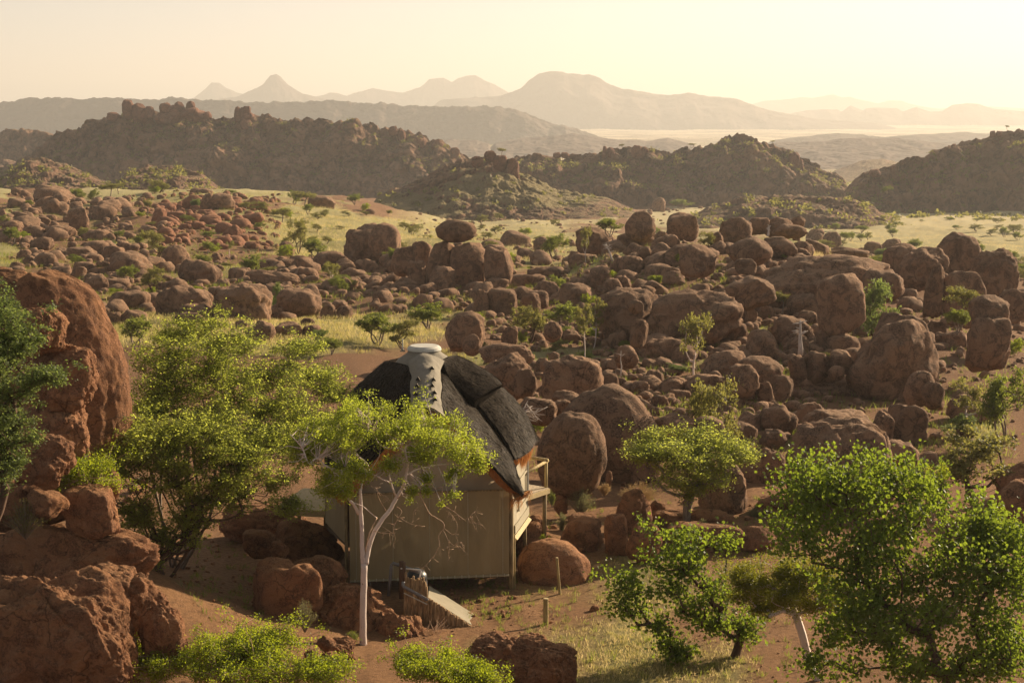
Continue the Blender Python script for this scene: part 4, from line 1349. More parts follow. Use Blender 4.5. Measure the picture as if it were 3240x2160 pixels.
def _cement(nt, b):
    p = pos(nt)
    n = tex_noise(nt, p, 2.2, 5, 0.65)
    f = tex_noise(nt, p, 22, 5, 0.7)
    c = mix(nt, n, (0.17, 0.15, 0.12), (0.27, 0.235, 0.18))
    c = mix(nt, ramp(nt, f, [(0.4, 0), (0.75, 0.4)]), c, (0.34, 0.30, 0.23))
    nt.links.new(c, b.inputs['Base Color'])
    x = bump(nt, b, n, 0.7, 0.06)
    bump(nt, b, f, 0.6, 0.015, x)


M_CEMENT = mat('roof_cement', _cement, 0.85, 0.2)
M_CAP = plain_mat('vent_cap_white', (0.78, 0.75, 0.68), 0.06, 6, 0.45, None, 0.002, 0.4)
M_CAPSIDE = plain_mat('vent_cap_rim', (0.50, 0.48, 0.42), 0.1, 6, 0.6, None, 0.002)


def canvas_mat(name, col, t, sag=0.03):
    m = bpy.data.materials.new(name)
    m.use_nodes = True
    nt = m.node_tree
    b = nt.nodes['Principled BSDF']
    b.inputs['Roughness'].default_value = 0.8
    b.inputs['Specular IOR Level'].default_value = 0.15
    p = pos(nt)
    fold = tex_noise(nt, p, 1.3, 3, 0.5, stretch=(2.4, 1, 0.5), dist=0.6)
    weave = tex_noise(nt, p, 60, 2, 0.7, stretch=(1, 1, 2))
    stain = tex_noise(nt, p, 0.9, 4, 0.6, stretch=(1, 1, 0.5))
    c = mix(nt, ramp(nt, stain, [(0.35, 0), (0.7, 1)]), tuple(x * 0.86 for x in col), tuple(x * 1.08 for x in col))
    c = mix(nt, ramp(nt, weave, [(0.3, 0), (0.8, 0.25)]), c, tuple(x * 0.8 for x in col))
    nt.links.new(c, b.inputs['Base Color'])
    x = bump(nt, b, fold, 0.6, sag * 2)
    bump(nt, b, weave, 0.3, 0.004, x)
    tr = N(nt, 'ShaderNodeBsdfTranslucent')
    nt.links.new(c, tr.inputs[0])
    mx = N(nt, 'ShaderNodeMixShader')
    mx.inputs[0].default_value = t
    nt.links.new(b.outputs[0], mx.inputs[1]); nt.links.new(tr.outputs[0], mx.inputs[2])
    nt.links.new(mx.outputs[0], nt.nodes['Material Output'].inputs[0])
    return m


M_CANVAS = canvas_mat('canvas_olive', (0.33, 0.255, 0.145), 0.08)
M_GABLE = canvas_mat('canvas_khaki', (0.62, 0.50, 0.36), 0.5)  # albedo raised to paint in the glow of bounced light on the gable
M_WALLC = canvas_mat('canvas_light', (0.52, 0.46, 0.34), 0.2)
M_HEM = plain_mat('canvas_hem', (0.36, 0.32, 0.23), 0.15, 12, 0.8)
M_POLE = plain_mat('post_weathered', (0.27, 0.20, 0.10), 0.35, 14, 0.75, (1, 1, 0.15), 0.01, dark=(0.13, 0.09, 0.05))
M_POLE_LT = plain_mat('post_pale', (0.40, 0.31, 0.14), 0.3, 14, 0.7, (1, 1, 0.15), 0.01, dark=(0.26, 0.19, 0.09))
M_BEAM = plain_mat('beam_planed', (0.50, 0.39, 0.21), 0.2, 14, 0.7, None, 0.008)
M_DECK = plain_mat('deck_plank', (0.45, 0.37, 0.27), 0.25, 12, 0.8, None, 0.008, dark=(0.30, 0.24, 0.17))
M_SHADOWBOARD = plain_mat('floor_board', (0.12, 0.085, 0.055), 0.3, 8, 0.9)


def patch(name, rows, m, parent, thick=0.3, nu=40, nv=30, bulge=0.0, uvs=True, edge_mat=None, noise_a=0.035):
    """rows: grid of control points (Vectors); smooth sheet with thickness"""
    G = np.array([[tuple(p) for p in r] for r in rows], float)

    def cr(P, n):
        m_ = len(P)
        t = np.linspace(0, m_ - 1.0001, n)
        i = t.astype(int); f = (t - i).reshape(-1, *([1] * (P.ndim - 1)))
        g = lambda k: P[np.clip(k, 0, m_ - 1)]
        e0 = 2 * P[0] - P[1]; e1 = 2 * P[-1] - P[-2]
        Q = np.concatenate([[e0], P, [e1]])
        a, b_, c_, d_ = Q[i], Q[i + 1], Q[i + 2], Q[i + 3]
        return 0.5 * (2 * b_ + (c_ - a) * f + (2 * a - 5 * b_ + 4 * c_ - d_) * f ** 2 + (3 * b_ - a - 3 * c_ + d_) * f ** 3)
    S = cr(G, nv)
    S = np.swapaxes(cr(np.swapaxes(S, 0, 1), nu), 0, 1)
    du = np.gradient(S, axis=1); dv = np.gradient(S, axis=0)
    nrm = np.cross(du, dv)
    nrm /= np.linalg.norm(nrm, axis=2, keepdims=True) + 1e-9
    if nrm[..., 2].mean() < 0: nrm = -nrm
    a = np.linspace(0, 1, nv)[:, None]; b_ = np.linspace(0, 1, nu)[None]
    S = S + nrm * (bulge * np.sin(math.pi * a) * np.sin(math.pi * b_))[..., None]
    nz = fbm(S.reshape(-1, 3) * 1.6, 4, 77).reshape(nv, nu)
    S = S + nrm * (noise_a * nz)[..., None]
    # rounded rim
    rim = np.minimum(np.minimum(a, 1 - a) * nv, np.minimum(b_, 1 - b_) * nu)
    rnd = np.clip(1 - rim / 2.5, 0, 1) ** 2
    T = S - nrm * (thick * 0.22 * rnd)[..., None]
    Bt = S - nrm * thick
    n = nv * nu
    V = np.concatenate([T.reshape(-1, 3), Bt.reshape(-1, 3)])
    q = grid_faces(nv, nu)
    idx = np.arange(n).reshape(nv, nu)
    loop = np.concatenate([idx[0, :-1], idx[:-1, -1], idx[-1, :0:-1], idx[:0:-1, 0]])
    nx_ = np.roll(loop, -1)
    side = np.stack([loop, nx_, nx_ + n, loop + n], 1)
    mi = np.concatenate([np.zeros(len(q)), np.ones(len(q)), np.ones(len(side))]).astype(int)
    me = mesh_np(name, V, [np.concatenate([q, q[:, ::-1] + n, side])], [m, edge_mat or m], True, midx=mi)
    uvl = me.uv_layers.new(name='UVMap')
    su = np.tile(np.linspace(0, 1, nu), nv); sv = np.repeat(np.linspace(0, 1, nv), nu)
    uvv = np.stack([np.tile(sv, 2), np.tile(su, 2)], 1)
    li = np.zeros(len(me.loops), np.int32); me.loops.foreach_get('vertex_index', li)
    uvl.data.foreach_set('uv', uvv[li].astype(np.float32).ravel())
    return link(name, me, parent), S, nrm


def reeds(name, S, nrm, count, length, m, parent, seed=0, along=0, lift=0.35, width=0.012, region=None):
    """short straws lying on a thatched sheet; along=0 follows rows, 1 follows columns"""
    r = np.random.default_rng(seed)
    nv, nu = S.shape[:2]
    i = r.integers(1, nv - 2, count); j = r.integers(1, nu - 2, count)
    if region is not None:
        i, j = region(r, count, nv, nu)
    f = r.random((count, 2))
    p = S[i, j] * (1 - f[:, :1]) + S[i + 1, j] * f[:, :1]
    p = p + (S[i, j + 1] - S[i, j]) * f[:, 1:]
    d = (S[i + 1, j] - S[i, j]) if along == 0 else (S[i, j + 1] - S[i, j])
    d = d / (np.linalg.norm(d, axis=1, keepdims=True) + 1e-9)
    n = nrm[i, j]
    side = np.cross(d, n)
    d = d + n * r.uniform(0.02, lift, (count, 1)) + side * r.uniform(-.25, .25, (count, 1))
    L = length * r.uniform(0.5, 1.3, (count, 1))
    w = side * width
    V = np.stack([p - w, p + w, p + d * L], 1).reshape(-1, 3)
    F = np.arange(count * 3).reshape(-1, 3)
    o = link(name, mesh_np(name, V, [F], m, False), parent)
    return tag(o, kind='stuff')


hut = empty('thatched_hut', tuple(at('S', 1360, 1930, 52)))
tag(hut, 'olive canvas hut on posts under a curved dark thatched roof', 'hut')
HUT_INV = hut.matrix_world.copy()


def under(o):
    """parent to the hut keeping the place"""
    o.parent = hut
    o.matrix_parent_inverse = Matrix.Translation(-hut.location)
    return o


J = lambda x, y, Y: at('J', x, y, Y)
K = lambda x, y, Y: at('K', x, y, Y)
S_ = lambda x, y, Y: at('S', x, y, Y)
# front right slope: rows run from ridge to eave, columns from the front rake to the valley
A_rake = [J(1225, 790, 50.5), J(1300, 905, 50.3), J(1500, 1100, 50.15), J(1700, 1330, 50.0), J(1890, 1550, 49.9), J(2085, 1750, 49.8)]
A_val = [J(1240, 380, 54.0), J(1450, 620, 53.5), J(1620, 810, 53.1), J(1830, 1060, 52.6), J(1990, 1330, 51.6), J(2122, 1730, 50.2)]
rowsA = []
for a, b in zip(A_rake, A_val):
    rowsA.append([a, a.lerp(b, .33) + Vector((0, -.18, .10)), a.lerp(b, .67) + Vector((0, -.2, .12)), b])
oA, SA, NA = patch('thatch_slope', rowsA, M_THATCH, None, 0.34, 46, 60, edge_mat=M_STRAW); under(oA)
under(reeds('loose_reeds', SA, NA, 9000, 0.16, M_REED, None, 1, 0))
# lower right lobe under the step
rowsB = [[J(1560, 740, 53.1), J(1660, 690, 53.5), J(1790, 640, 54.1), J(1868, 600, 55.0), J(1880, 640, 56.5)],
         [J(1720, 930, 52.65), J(1820, 850, 53.1), J(1940, 780, 53.8), J(2010, 740, 54.8), J(2010, 790, 56.3)],
         [J(1880, 1140, 52.1), J(1980, 1060, 52.6), J(2090, 990, 53.3), J(2160, 950, 54.4), J(2150, 1000, 55.8)],
         [J(2005, 1375, 51.5), J(2110, 1330, 52.0), J(2215, 1250, 52.7), J(2252, 1160, 53.8), J(2240, 1190, 55.2)]]
rowsB = [[p + Vector((0, -.12, .10)) for p in r] for r in rowsB]
oB, SB, NB = patch('thatch_slope', rowsB, M_THATCH, None, 0.36, 44, 50, edge_mat=M_STRAW); under(oB)
under(reeds('loose_reeds', SB, NB, 6000, 0.16, M_REED, None, 2, 0))
# upper right lobe with the stepped rim
rowsC = [[J(1235, 330, 54.1), J(1300, 290, 54.6), J(1375, 265, 55.3), J(1380, 290, 56.6)],
         [J(1310, 520, 53.6), J(1420, 440, 54.0), J(1560, 365, 54.9), J(1570, 400, 56.5)],
         [J(1450, 660, 53.1), J(1580, 570, 53.5), J(1740, 475, 54.5), J(1750, 520, 56.4)],
         [J(1590, 760, 52.75), J(1700, 680, 53.1), J(1872, 585, 54.0), J(1880, 640, 56.0)]]
rowsC = [[p + Vector((0, -.28, .16)) for p in r] for r in rowsC]
oC, SC, NC = patch('thatch_collar', rowsC, M_THATCH, None, 0.34, 36, 44, edge_mat=M_THATCH); under(oC)
under(reeds('loose_reeds', SC, NC, 4000, 0.15, M_REED, None, 3, 0))
# left slope
rake = [J(1000, 420, 53.2), J(960, 620, 52.0), J(1000, 860, 50.4), J(780, 1060, 50.2), J(520, 1330, 50.1), J(280, 1560, 49.9), J(80, 1750, 49.8)]
silh = [J(640, 290, 55.0), J(460, 430, 55.0), J(285, 580, 54.9), J(190, 730, 54.6), J(95, 850, 54.3), J(-20, 1150, 53.6), J(0, 1500, 52)]
rowsE = []
for a, b in zip(rake, silh):
    m1 = a.lerp(b, .33) + Vector((0, -.25, .15)); m2 = a.lerp(b, .67) + Vector((0, -.25, .12))
    rowsE.append([a, m1, m2, b])
oE, SE, NE = patch('thatch_slope', rowsE, M_THATCH, None, 0.34, 44, 60, edge_mat=M_STRAW); under(oE)
under(reeds('loose_reeds', SE, NE, 6000, 0.15, M_REED, None, 4, 0))
# back of the roof
top_back = [J(640, 300, 55.1), J(850, 240, 56.4), J(1150, 240, 56.4), J(1378, 290, 56.0)]
mid_back = [J(270, 640, 55.4), J(700, 560, 58.2), J(1350, 540, 58.4), J(1885, 640, 56.2)]
low_back = [J(20, 1150, 54.2), J(500, 1060, 59.5), J(1600, 1000, 59.6), J(2235, 1180, 55.4)]
oK, SK, NK = patch('thatch_slope', [top_back, mid_back, low_back], M_THATCH, None, 0.3, 36, 24); under(oK)


def fringe(name, S, nrm, edge, count, length, seed, down=1.0, m=M_FRINGE, width=0.012, inward=0.3):
    """straws hanging from an edge of the thatch; edge: list of (i, j) index pairs"""
    r = np.random.default_rng(seed)
    k = r.integers(0, len(edge) - 1, count)
    f = r.random((count, 1))
    e = np.array([S[i, j] - nrm[i, j] * 0.16 for i, j in edge]); e2 = np.array([nrm[i, j] for i, j in edge])
    p = e[k] * (1 - f) + e[k + 1] * f - e2[k] * r.uniform(-.05, inward, (count, 1))
    a = np.array([edge[q] for q in k])
    d = np.tile([0, 0, -down], (count, 1)) + r.normal(0, .22, (count, 3)) - e2[k] * 0.5
    L = length * r.uniform(.25, 1, (count, 1))
    w = np.cross(d, r.normal(size=(count, 3))); w = w / np.linalg.norm(w, axis=1, keepdims=True) * width
    V = np.stack([p - w, p + w, p + d * L], 1).reshape(-1, 3)
    o = link(name, mesh_np(name, V, [np.arange(count * 3).reshape(-1, 3)], m, False))
    return tag(under(o), kind='stuff')


nvA, nuA = SA.shape[:2]
fringe('straw_fringe', SA, NA, [(i, 0) for i in range(4, nvA)], 4200, 0.09, 5, 0.7, inward=0.15, width=.007)
fringe('straw_fringe', SA, NA, [(nvA - 1, j) for j in range(nuA)], 160, 0.35, 6, width=.007)
nvB, nuB = SB.shape[:2]
fringe('straw_fringe', SB, NB, [(nvB - 1, j) for j in range(nuB - 8)], 4200, 0.34, 7, width=.008, inward=0.25)
nvE, nuE = SE.shape[:2]
fringe('straw_fringe', SE, NE, [(i, 0) for i in range(12, nvE)], 1500, 0.13, 8)

# cement collar, ridge strip and vent cap
M_TANK0 = plain_mat('vent_dark', (0.015, 0.014, 0.013), 0.2, 5, 0.9)
cx = J(1050, 150, 54.6)
under(Acc().lathe(cx + Vector((0, 0, -0.40)), [(1.05, -.36), (1.02, -.20), (0.90, -0.04), (0.72, .08), (0.58, .18), (0.50, .34)], 48).build('cement_collar', M_CEMENT, None, True))
stripL = [J(860, 320, 53.9), J(905, 500, 52.6), J(893, 640, 51.7), J(900, 760, 50.9), J(930, 830, 50.4)]
stripR = [J(1270, 320, 53.9), J(1228, 430, 52.9), J(1240, 560, 52.1), J(1238, 700, 51.2), J(1285, 915, 50.25)]
stripM = [J(1060, 215, 53.8), J(1070, 400, 52.4), J(1070, 540, 51.6), J(1070, 670, 50.8), J(1085, 782, 50.1)]
rowsS = []
for a, m_, b in zip(stripL, stripM, stripR):
    q1 = a.lerp(m_, .5); q2 = m_.lerp(b, .5)
    rowsS.append([a + Vector((0, 0, .05)), q1 + Vector((0, -.05, .10)), m_ + Vector((0, 0, .02)), q2 + Vector((0, -.05, .10)), b + Vector((0, 0, .05))])
oS, SS_, NS = patch('cement_ridge_strip', rowsS, M_CEMENT, None, 0.10, 40, 50, noise_a=0.05); under(oS)
for x, y, Y in [(985, 510, 52.45), (975, 582, 51.95), (958, 665, 51.3), (1150, 513, 52.35), (1138, 577, 51.9), (1162, 650, 51.3), (1170, 722, 50.75), (1135, 395, 53.1)]:
    c = J(x, y + 8, Y - 0.02)
    pr_ = SS_.reshape(-1, 3); uu_, vv_ = project(pr_); su_, sv_ = src('J', x, y + 8)
    near_ = np.argsort((uu_ - su_) ** 2 + (vv_ - sv_) ** 2)[:6]
    c = Vector(pr_[near_].mean(0)) + Vector((0, -.03, .03))
    a = Acc()
    s = 0.10
    a.add([c + Vector((-s, -.12, -.02)), c + Vector((s, -.12, -.02)), c + Vector((0.0, -.10, .13)), c + Vector((0.0, .30, .06))], [[0, 1, 2], [1, 3, 2], [0, 2, 3]])
    a.F = {3: [np.array([[1, 3, 2], [0, 2, 3]])]}
    cw_ = under(a.build('vent_cowl', M_CEMENT))
    under(Acc().prism([c + Vector((-s * .85, -.11, -.01)), c + Vector((s * .85, -.11, -.01)), c + Vector((0, -.09, .10))], (0, .01, 0)).build('vent_shade_plate', M_TANK0))  # near-black plate painting the shade inside the cowl
cap = Acc().lathe(cx + Vector((0, 0, -.06)), [(0.50, -.10), (0.585, -.06), (0.565, .02), (0.475, .085)], 48).build('vent_cap', M_CAPSIDE, None, False)
under(cap)
lid = Acc().lathe(cx + Vector((0, 0, .027)), [(0.47, 0), (0.455, .018), (0.05, .03)], 48).build('cap_lid', M_CAP, None, True)
lid.parent = cap
lid.matrix_parent_inverse = Matrix.Translation(-hut.location)
ant = Acc().tube([J(820, 195, 54.7), J(820, 75, 54.7)], 0.02, 6).build('antenna_rod', M_CAPSIDE); under(ant)
anb = Acc().tube([J(820, 205, 54.7), J(820, 180, 54.7)], [0.10, 0.03], 8).build('rod_base', M_CEMENT); under(anb)


# walls
def canvas(name, quad, m, n=(26, 16), sag=0.05, seed=0):
    """quad: bottom left, bottom right, top right, top left"""
    a, b, c, d = [np.array(tuple(p)) for p in quad]
    u = np.linspace(0, 1, n[0])[None, :, None]; v = np.linspace(0, 1, n[1])[:, None, None]
    P = (a * (1 - u) + b * u) * (1 - v) + (d * (1 - u) + c * u) * v
    nn = np.cross(b - a, d - a); nn /= np.linalg.norm(nn)
    w = fbm(P.reshape(-1, 3) * np.array([0.9, 0.9, 0.5]), 3, 50 + seed).reshape(n[1], n[0], 1)
    ed = (np.sin(math.pi * u) * np.sin(math.pi * v))
    P = P + nn * (sag * (w * 0.8) * (0.25 + ed))
    o = link(name, mesh_np(name, P.reshape(-1, 3), [grid_faces(n[1], n[0])], m, True))
    return under(o)


canvas('canvas_screen', [S_(1108, 1838, 50.2), S_(1611, 1818, 50.6), S_(1611, 1549, 50.6), S_(1104, 1564, 50.2)], M_CANVAS, (60, 40), 0.13)
for f in (.04, .27, .5, .74, .96):
    a_, b_ = S_(1108, 1834, 50.15).lerp(S_(1611, 1814, 50.55), f), S_(1104, 1566, 50.15).lerp(S_(1611, 1551, 50.55), f)
    under(Acc().tube([a_, a_.lerp(b_, .5) + Vector((0, -.03, 0)), b_], .010, 5).build('seam', M_HEM))
for f in np.linspace(.03, .97, 22):
    q_ = S_(1108, 1838, 50.12).lerp(S_(1611, 1818, 50.52), float(f))
    under(Acc().box(q_, (.03, .03, .10)).build('tie_loop', M_WALLC))
under(Acc().tube([S_(1108, 1839, 50.17), S_(1360, 1828.5, 50.37), S_(1611, 1819, 50.57)], 0.032, 6).build('hem_tube', M_HEM))
under(Acc().tube([S_(1102, 1564, 50.17), S_(1340, 1556, 50.37), S_(1613, 1549, 50.57)], 0.028, 6).build('top_batten', M_POLE))
g = [S_(1090, 1566, 50.55), S_(1640, 1550, 50.95), S_(1560, 1478, 50.95), S_(1460, 1370, 50.9), S_(1349, 1275, 50.8), S_(1230, 1375, 50.7), S_(1130, 1480, 50.6)]
gc = sum(g, Vector()) / len(g)
a = Acc()
a.add([gc] + g, [[0, 1 + k, 1 + (k + 1) % len(g)] for k in range(len(g))])
under(a.build('gable_canvas', M_GABLE, None))
under(Acc().tube([S_(1345, 1552, 50.65), S_(1349, 1290, 50.7)], 0.07, 8).build('gable_pole', M_POLE))
sr_ = S_(1611, 1818, 50.62)
canvas('washroom_side', [sr_, Vector((sr_.x, 52.5, sr_.z)), Vector((sr_.x, 52.5, sr_.z + 1.3)), Vector((sr_.x, 50.62, sr_.z + 1.3))], M_CANVAS, (10, 10), 0.02, 6)  # side wall out of view, added to keep sun off the screen's back
# right wall with window flap
wr = [S_(1625, 1697, 50.95), S_(1670.5, 1633, 53.35), S_(1670.5, 1420, 53.35), S_(1625, 1490, 50.95)]
canvas('side_canvas', wr, M_WALLC, (30, 40), 0.05, 3)


def on_wall(s, t, off=0.03):
    p = wr[0].lerp(wr[1], s).lerp(wr[3].lerp(wr[2], s), t)
    return p + Vector((off, -off * 0.15, 0))


fl = Acc().prism([on_wall(0.02, 0.03, .02), on_wall(.98, 0.03, .02), on_wall(.98, .16, .02), on_wall(.02, .16, .02)], (.03, -.005, 0)).build('wall_skirt', M_HEM); under(fl)
win = Acc()
for p, q in (((.25, .32), (.85, .32)), ((.85, .32), (.85, .75)), ((.85, .75), (.25, .75)), ((.25, .75), (.25, .32))):
    win.tube([on_wall(*p, .05), on_wall(*q, .05)], 0.035, 6)
wo = win.build('window', M_WALLC); under(wo)
pn = Acc().prism([on_wall(.25, .32, .02), on_wall(.85, .32, .02), on_wall(.85, .75, .02), on_wall(.25, .75, .02)], (.012, 0, 0)).build('pane', M_CANVAS)
pn.parent = wo; pn.matrix_parent_inverse = Matrix.Translation(-hut.location)
under(Acc().tube([on_wall(.8, .42, .08), on_wall(.8, .95, .08)], 0.045, 8).build('drain_pipe', M_CAPSIDE))
under(Acc().tube([wr[0] + Vector((.03, 0, -.11)), wr[1] + Vector((.03, 0, -.11))], 0.10, 4).build('floor_beam', M_BEAM))
# left wall
wl = [S_(1029, 1652, 53.0), S_(1091, 1718, 50.5), S_(1091, 1500, 50.5), S_(1029, 1450, 53.0)]
canvas('side_canvas', wl, M_CANVAS, (30, 30), 0.05, 4)
# rest of the body
zf = wr[0].z - 0.12
back = [Vector((wl[0].x, wl[0].y, 0)), Vector((wl[0].x + 0.4, 57.2, 0)), Vector((wr[1].x - 0.4, 57.4, 0)), Vector((wr[1].x, wr[1].y, 0))]
bw = Acc()
for p, q in zip(back[:-1], back[1:]):
    bw.prism([Vector((p.x, p.y, zf)), Vector((q.x, q.y, zf)), Vector((q.x, q.y, zf + 2.3)), Vector((p.x, p.y, zf + 2.3))], (0, .02, 0))
under(bw.build('back_canvas', M_WALLC))
fp = [Vector((wl[1].x + .05, 50.75, 0)), Vector((wr[0].x - .05, 51.1, 0)), Vector((wr[1].x - .05, 53.3, 0)), back[2], back[1], Vector((wl[0].x + .05, 53, 0))]
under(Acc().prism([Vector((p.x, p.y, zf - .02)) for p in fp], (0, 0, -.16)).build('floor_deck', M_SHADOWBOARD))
zb = S_(1108, 1838, 50.2).z
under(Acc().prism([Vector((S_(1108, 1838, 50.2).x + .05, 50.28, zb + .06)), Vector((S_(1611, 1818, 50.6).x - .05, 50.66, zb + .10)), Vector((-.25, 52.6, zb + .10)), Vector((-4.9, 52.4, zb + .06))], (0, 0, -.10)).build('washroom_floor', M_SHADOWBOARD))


def post(u0, v0, u1, v1, Y, wpx, m=M_POLE, name='post', n=8, deep=0.4):
    p, q = S_(u0, v0, Y), S_(u1, v1, Y)
    q = q + (q - p).normalized() * deep
    w = wpx / F_PX * Y / 2
    return Acc().tube([p, p.lerp(q, .5), q], [w, w * 1.03, w * 1.06], n, wob=.04, seed=int(u0)).build(name, m, None, True)


under(post(1617, 1560, 1616, 1935, 50.75, 18))
under(post(1628, 1690, 1629, 1925, 50.9, 5, M_POLE_LT, 'brace_pole'))
under(post(1095, 1585, 1098, 1900, 50.35, 12))
under(post(1661, 1640, 1661, 1750, 53.2, 12))
under(post(1601, 1822, 1601, 1885, 52.2, 12))
under(post(1360, 1830, 1360, 1862, 51.6, 9))
under(post(1500, 1822, 1500, 1870, 53.2, 9))
under(post(1190, 1836, 1190, 1900, 52.0, 10))

# deck on the right with its rail
dz = S_(1737, 1546, 54.0).z
p1 = S_(1671, 1568, 53.0); p1.z = dz
p2 = S_(1737, 1546, 54.0); p2.z = dz
e1 = (p2 - p1); e1.z = 0
e2 = Vector((-e1.y, e1.x, 0)).normalized()
e1n = e1.normalized()
deck = empty('side_deck', tuple(p1)); tag(deck, 'small raised timber deck with pole railing on the right of the hut', 'deck')


def to_deck(o, root=None):
    root = root or deck
    o.parent = root
    o.matrix_parent_inverse = Matrix.Translation(-root.location)
    return o


Lk = e1.length + 0.03
for k in range(15):
    o0 = p1 - e1n * 1.6 + e2 * (0.04 + k * 0.165)
    a = Acc().prism([o0, o0 + e1n * (Lk + 1.6), o0 + e1n * (Lk + 1.6) + e2 * 0.15, o0 + e2 * 0.15], (0, 0, .035 + rng.uniform(-.004, .004)))
    to_deck(a.build('plank', M_DECK))
to_deck(Acc().prism([p1 - e1n * .1, p2 + e1n * .02, p2 + e1n * .02 + e2 * .04, p1 - e1n * .1 + e2 * .04], (0, 0, -.16)).build('fascia', M_BEAM))
to_deck(Acc().prism([p2 + e1n * .03, p2 + e1n * .07, p2 + e1n * .07 + e2 * 2.5, p2 + e1n * .03 + e2 * 2.5], (0, 0, -.16)).build('fascia', M_BEAM))
for q, nm in ((p2 + e2 * .12, 'rail_post'), (p2 + e2 * 2.3, 'rail_post')):
    to_deck(Acc().tube([q + Vector((0, 0, -.35)), q + Vector((0, 0, .90))], 0.058, 8).build(nm, M_POLE_LT, None, True))
to_deck(Acc().tube([p1 - e1n * .4 + Vector((0, 0, .76)), p2 + e2 * .12 + e1n * .1 + Vector((0, 0, .95))], 0.055, 8).build('rail', M_POLE_LT, None, True))
to_deck(Acc().tube([p2 + e2 * .05 + Vector((0, 0, .99)), p2 + e2 * 2.5 + Vector((0, 0, .99))], 0.055, 8).build('rail', M_POLE_LT, None, True))
q = p2 - e1n * .10 + e2 * .1
to_deck(Acc().tube([q + Vector((0, 0, -.1)), q + Vector((-.02, 0, -1.9))], 0.075, 8).build('deck_post', M_POLE, None, True))
q = p2 - e1n * .10 + e2 * 2.2
to_deck(Acc().tube([q + Vector((0, 0, -.1)), q + Vector((0, 0, -2.2))], 0.075, 8).build('deck_post', M_POLE, None, True))
# left walkway
wk = empty('walkway', tuple(at('M', 250, 900, 54.5))); tag(wk, 'sunlit pale timber walkway at the left corner of the hut', 'walkway')
wz = at('M', 330, 960, 53.6).z
wa = at('M', 340, 962, 53.6); wb = at('M', 100, 955, 53.8); wb.z = wa.z
dirw = (wb - wa); dirw.z = 0
ln_ = dirw.length; dirw.normalize(); perp = Vector((dirw.y, -dirw.x, 0)) * (1 if dirw.x < 0 else -1)
if perp.y < 0: perp = -perp
for k in range(18):
    o0 = wa + perp * (k * .17) - dirw * (0.02 * (k % 3))
    to_deck(Acc().prism([o0, o0 + dirw * (ln_ + .8), o0 + dirw * (ln_ + .8) + perp * .155, o0 + perp * .155], (0, 0, .035)).build('plank', M_BEAM), wk)
to_deck(Acc().prism([wa, wa + dirw * (ln_ + .8), wa + dirw * (ln_ + .8) + perp * .05, wa + perp * .05], (0, 0, -.2)).build('fascia', M_BEAM), wk)
for f in (.05, .95):
    q = wa + dirw * (ln_ * f) + perp * .12
    to_deck(Acc().tube([q, q + Vector((0, 0, -1.6))], .06, 8).build('deck_post', M_POLE), wk)

# stick fence: every stick a part
fence = empty('stick_fence', tuple(at('L', 800, 1250, 46.9)))
tag(fence, 'rustic fence of thin upright sticks stepping down beside the hut', 'fence')
M_STICK = plain_mat('stick_wood', (0.36, 0.23, 0.12), 0.45, 20, 0.8, (1, 1, .2), 0.01, dark=(0.2, 0.12, 0.065))
tops1 = [(452, 440), (468, 265), (485, 345), (497, 340), (517, 355), (540, 352), (560, 372), (573, 318), (596, 372), (618, 375), (641, 348), (660, 370), (680, 345), (697, 385), (716, 340), (738, 400), (752, 430), (762, 470)]
tops2 = []
for x in np.arange(786, 1555, 19.5):
    y = 632 + (x - 786) * 0.655 + random.uniform(-16, 16)
    tops2.append((x, y))
for k, (x, y) in enumerate(tops1 + tops2):
    yb = 1180 + 80 * math.sin(min(1, max(0, (x - 700) / 400)) * 1.5) - max(0, (x - 1300)) * .42
    Yk = 47.0 - (x - 450) / 1100 * 0.5 + random.uniform(-.03, .03)
    p, q = at('L', x, y, Yk), at('L', x + random.uniform(-8, 8), max(yb, y + 60), Yk)
    q = q + Vector((0, 0, -.15))
    r_ = random.uniform(.030, .042)
    m1 = p.lerp(q, .5) + Vector((random.uniform(-.02, .02), random.uniform(-.02, .02), 0))
    to_deck(Acc().tube([p, m1, q], [r_ * .9, r_, r_ * 1.05], 6).build('stick', M_STICK, None, True), fence)
for a_, b_ in (((440, 560), (770, 720)), ((790, 900), (1540, 1180))):
    to_deck(Acc().tube([at('L', *a_, 46.96), at('L', *b_, 46.7)], .018, 5).build('binding_wire', M_CAPSIDE), fence)

M_PVC = plain_mat('pipe_grey', (0.17, 0.165, 0.17), 0.12, 9, 0.5)
M_TANK = plain_mat('tank_black', (0.025, 0.027, 0.03), 0.2, 5, 0.4, spec=0.5)
M_STEEL = plain_mat('pipe_galvanised', (0.62, 0.60, 0.58), 0.1, 9, 0.35)
hr = Acc().tube([at('L', 432, 400, 46.8), at('L', 425, 455, 46.75), at('L', 440, 475, 46.75), at('L', 600, 560, 46.7), at('L', 765, 655, 46.6), at('L', 775, 640, 46.6)], .05, 8).build('hand_rail', M_PVC, None, True)
tag(hr, 'grey plastic pipe running down along the top of the stick fence', 'pipe')
pp = Acc().tube([at('L', 222, 600, 47.9), at('L', 245, 330, 47.9), at('L', 262, 165, 47.9), at('L', 285, 140, 47.9), at('L', 400, 175, 47.8), at('L', 560, 235, 47.6), at('L', 650, 262, 47.5)], .05, 8).build('waste_pipe', M_PVC, None, True)
tag(pp, 'bent grey pipe rising beside the water tank', 'pipe')
tk = empty('water_tank', tuple(at('L', 620, 900, 48.0))); tag(tk, 'round black water tank partly hidden behind the stick fence', 'tank')
tb_ = at('L', 622, 640, 48.1) + Vector((0, 0, -.2))
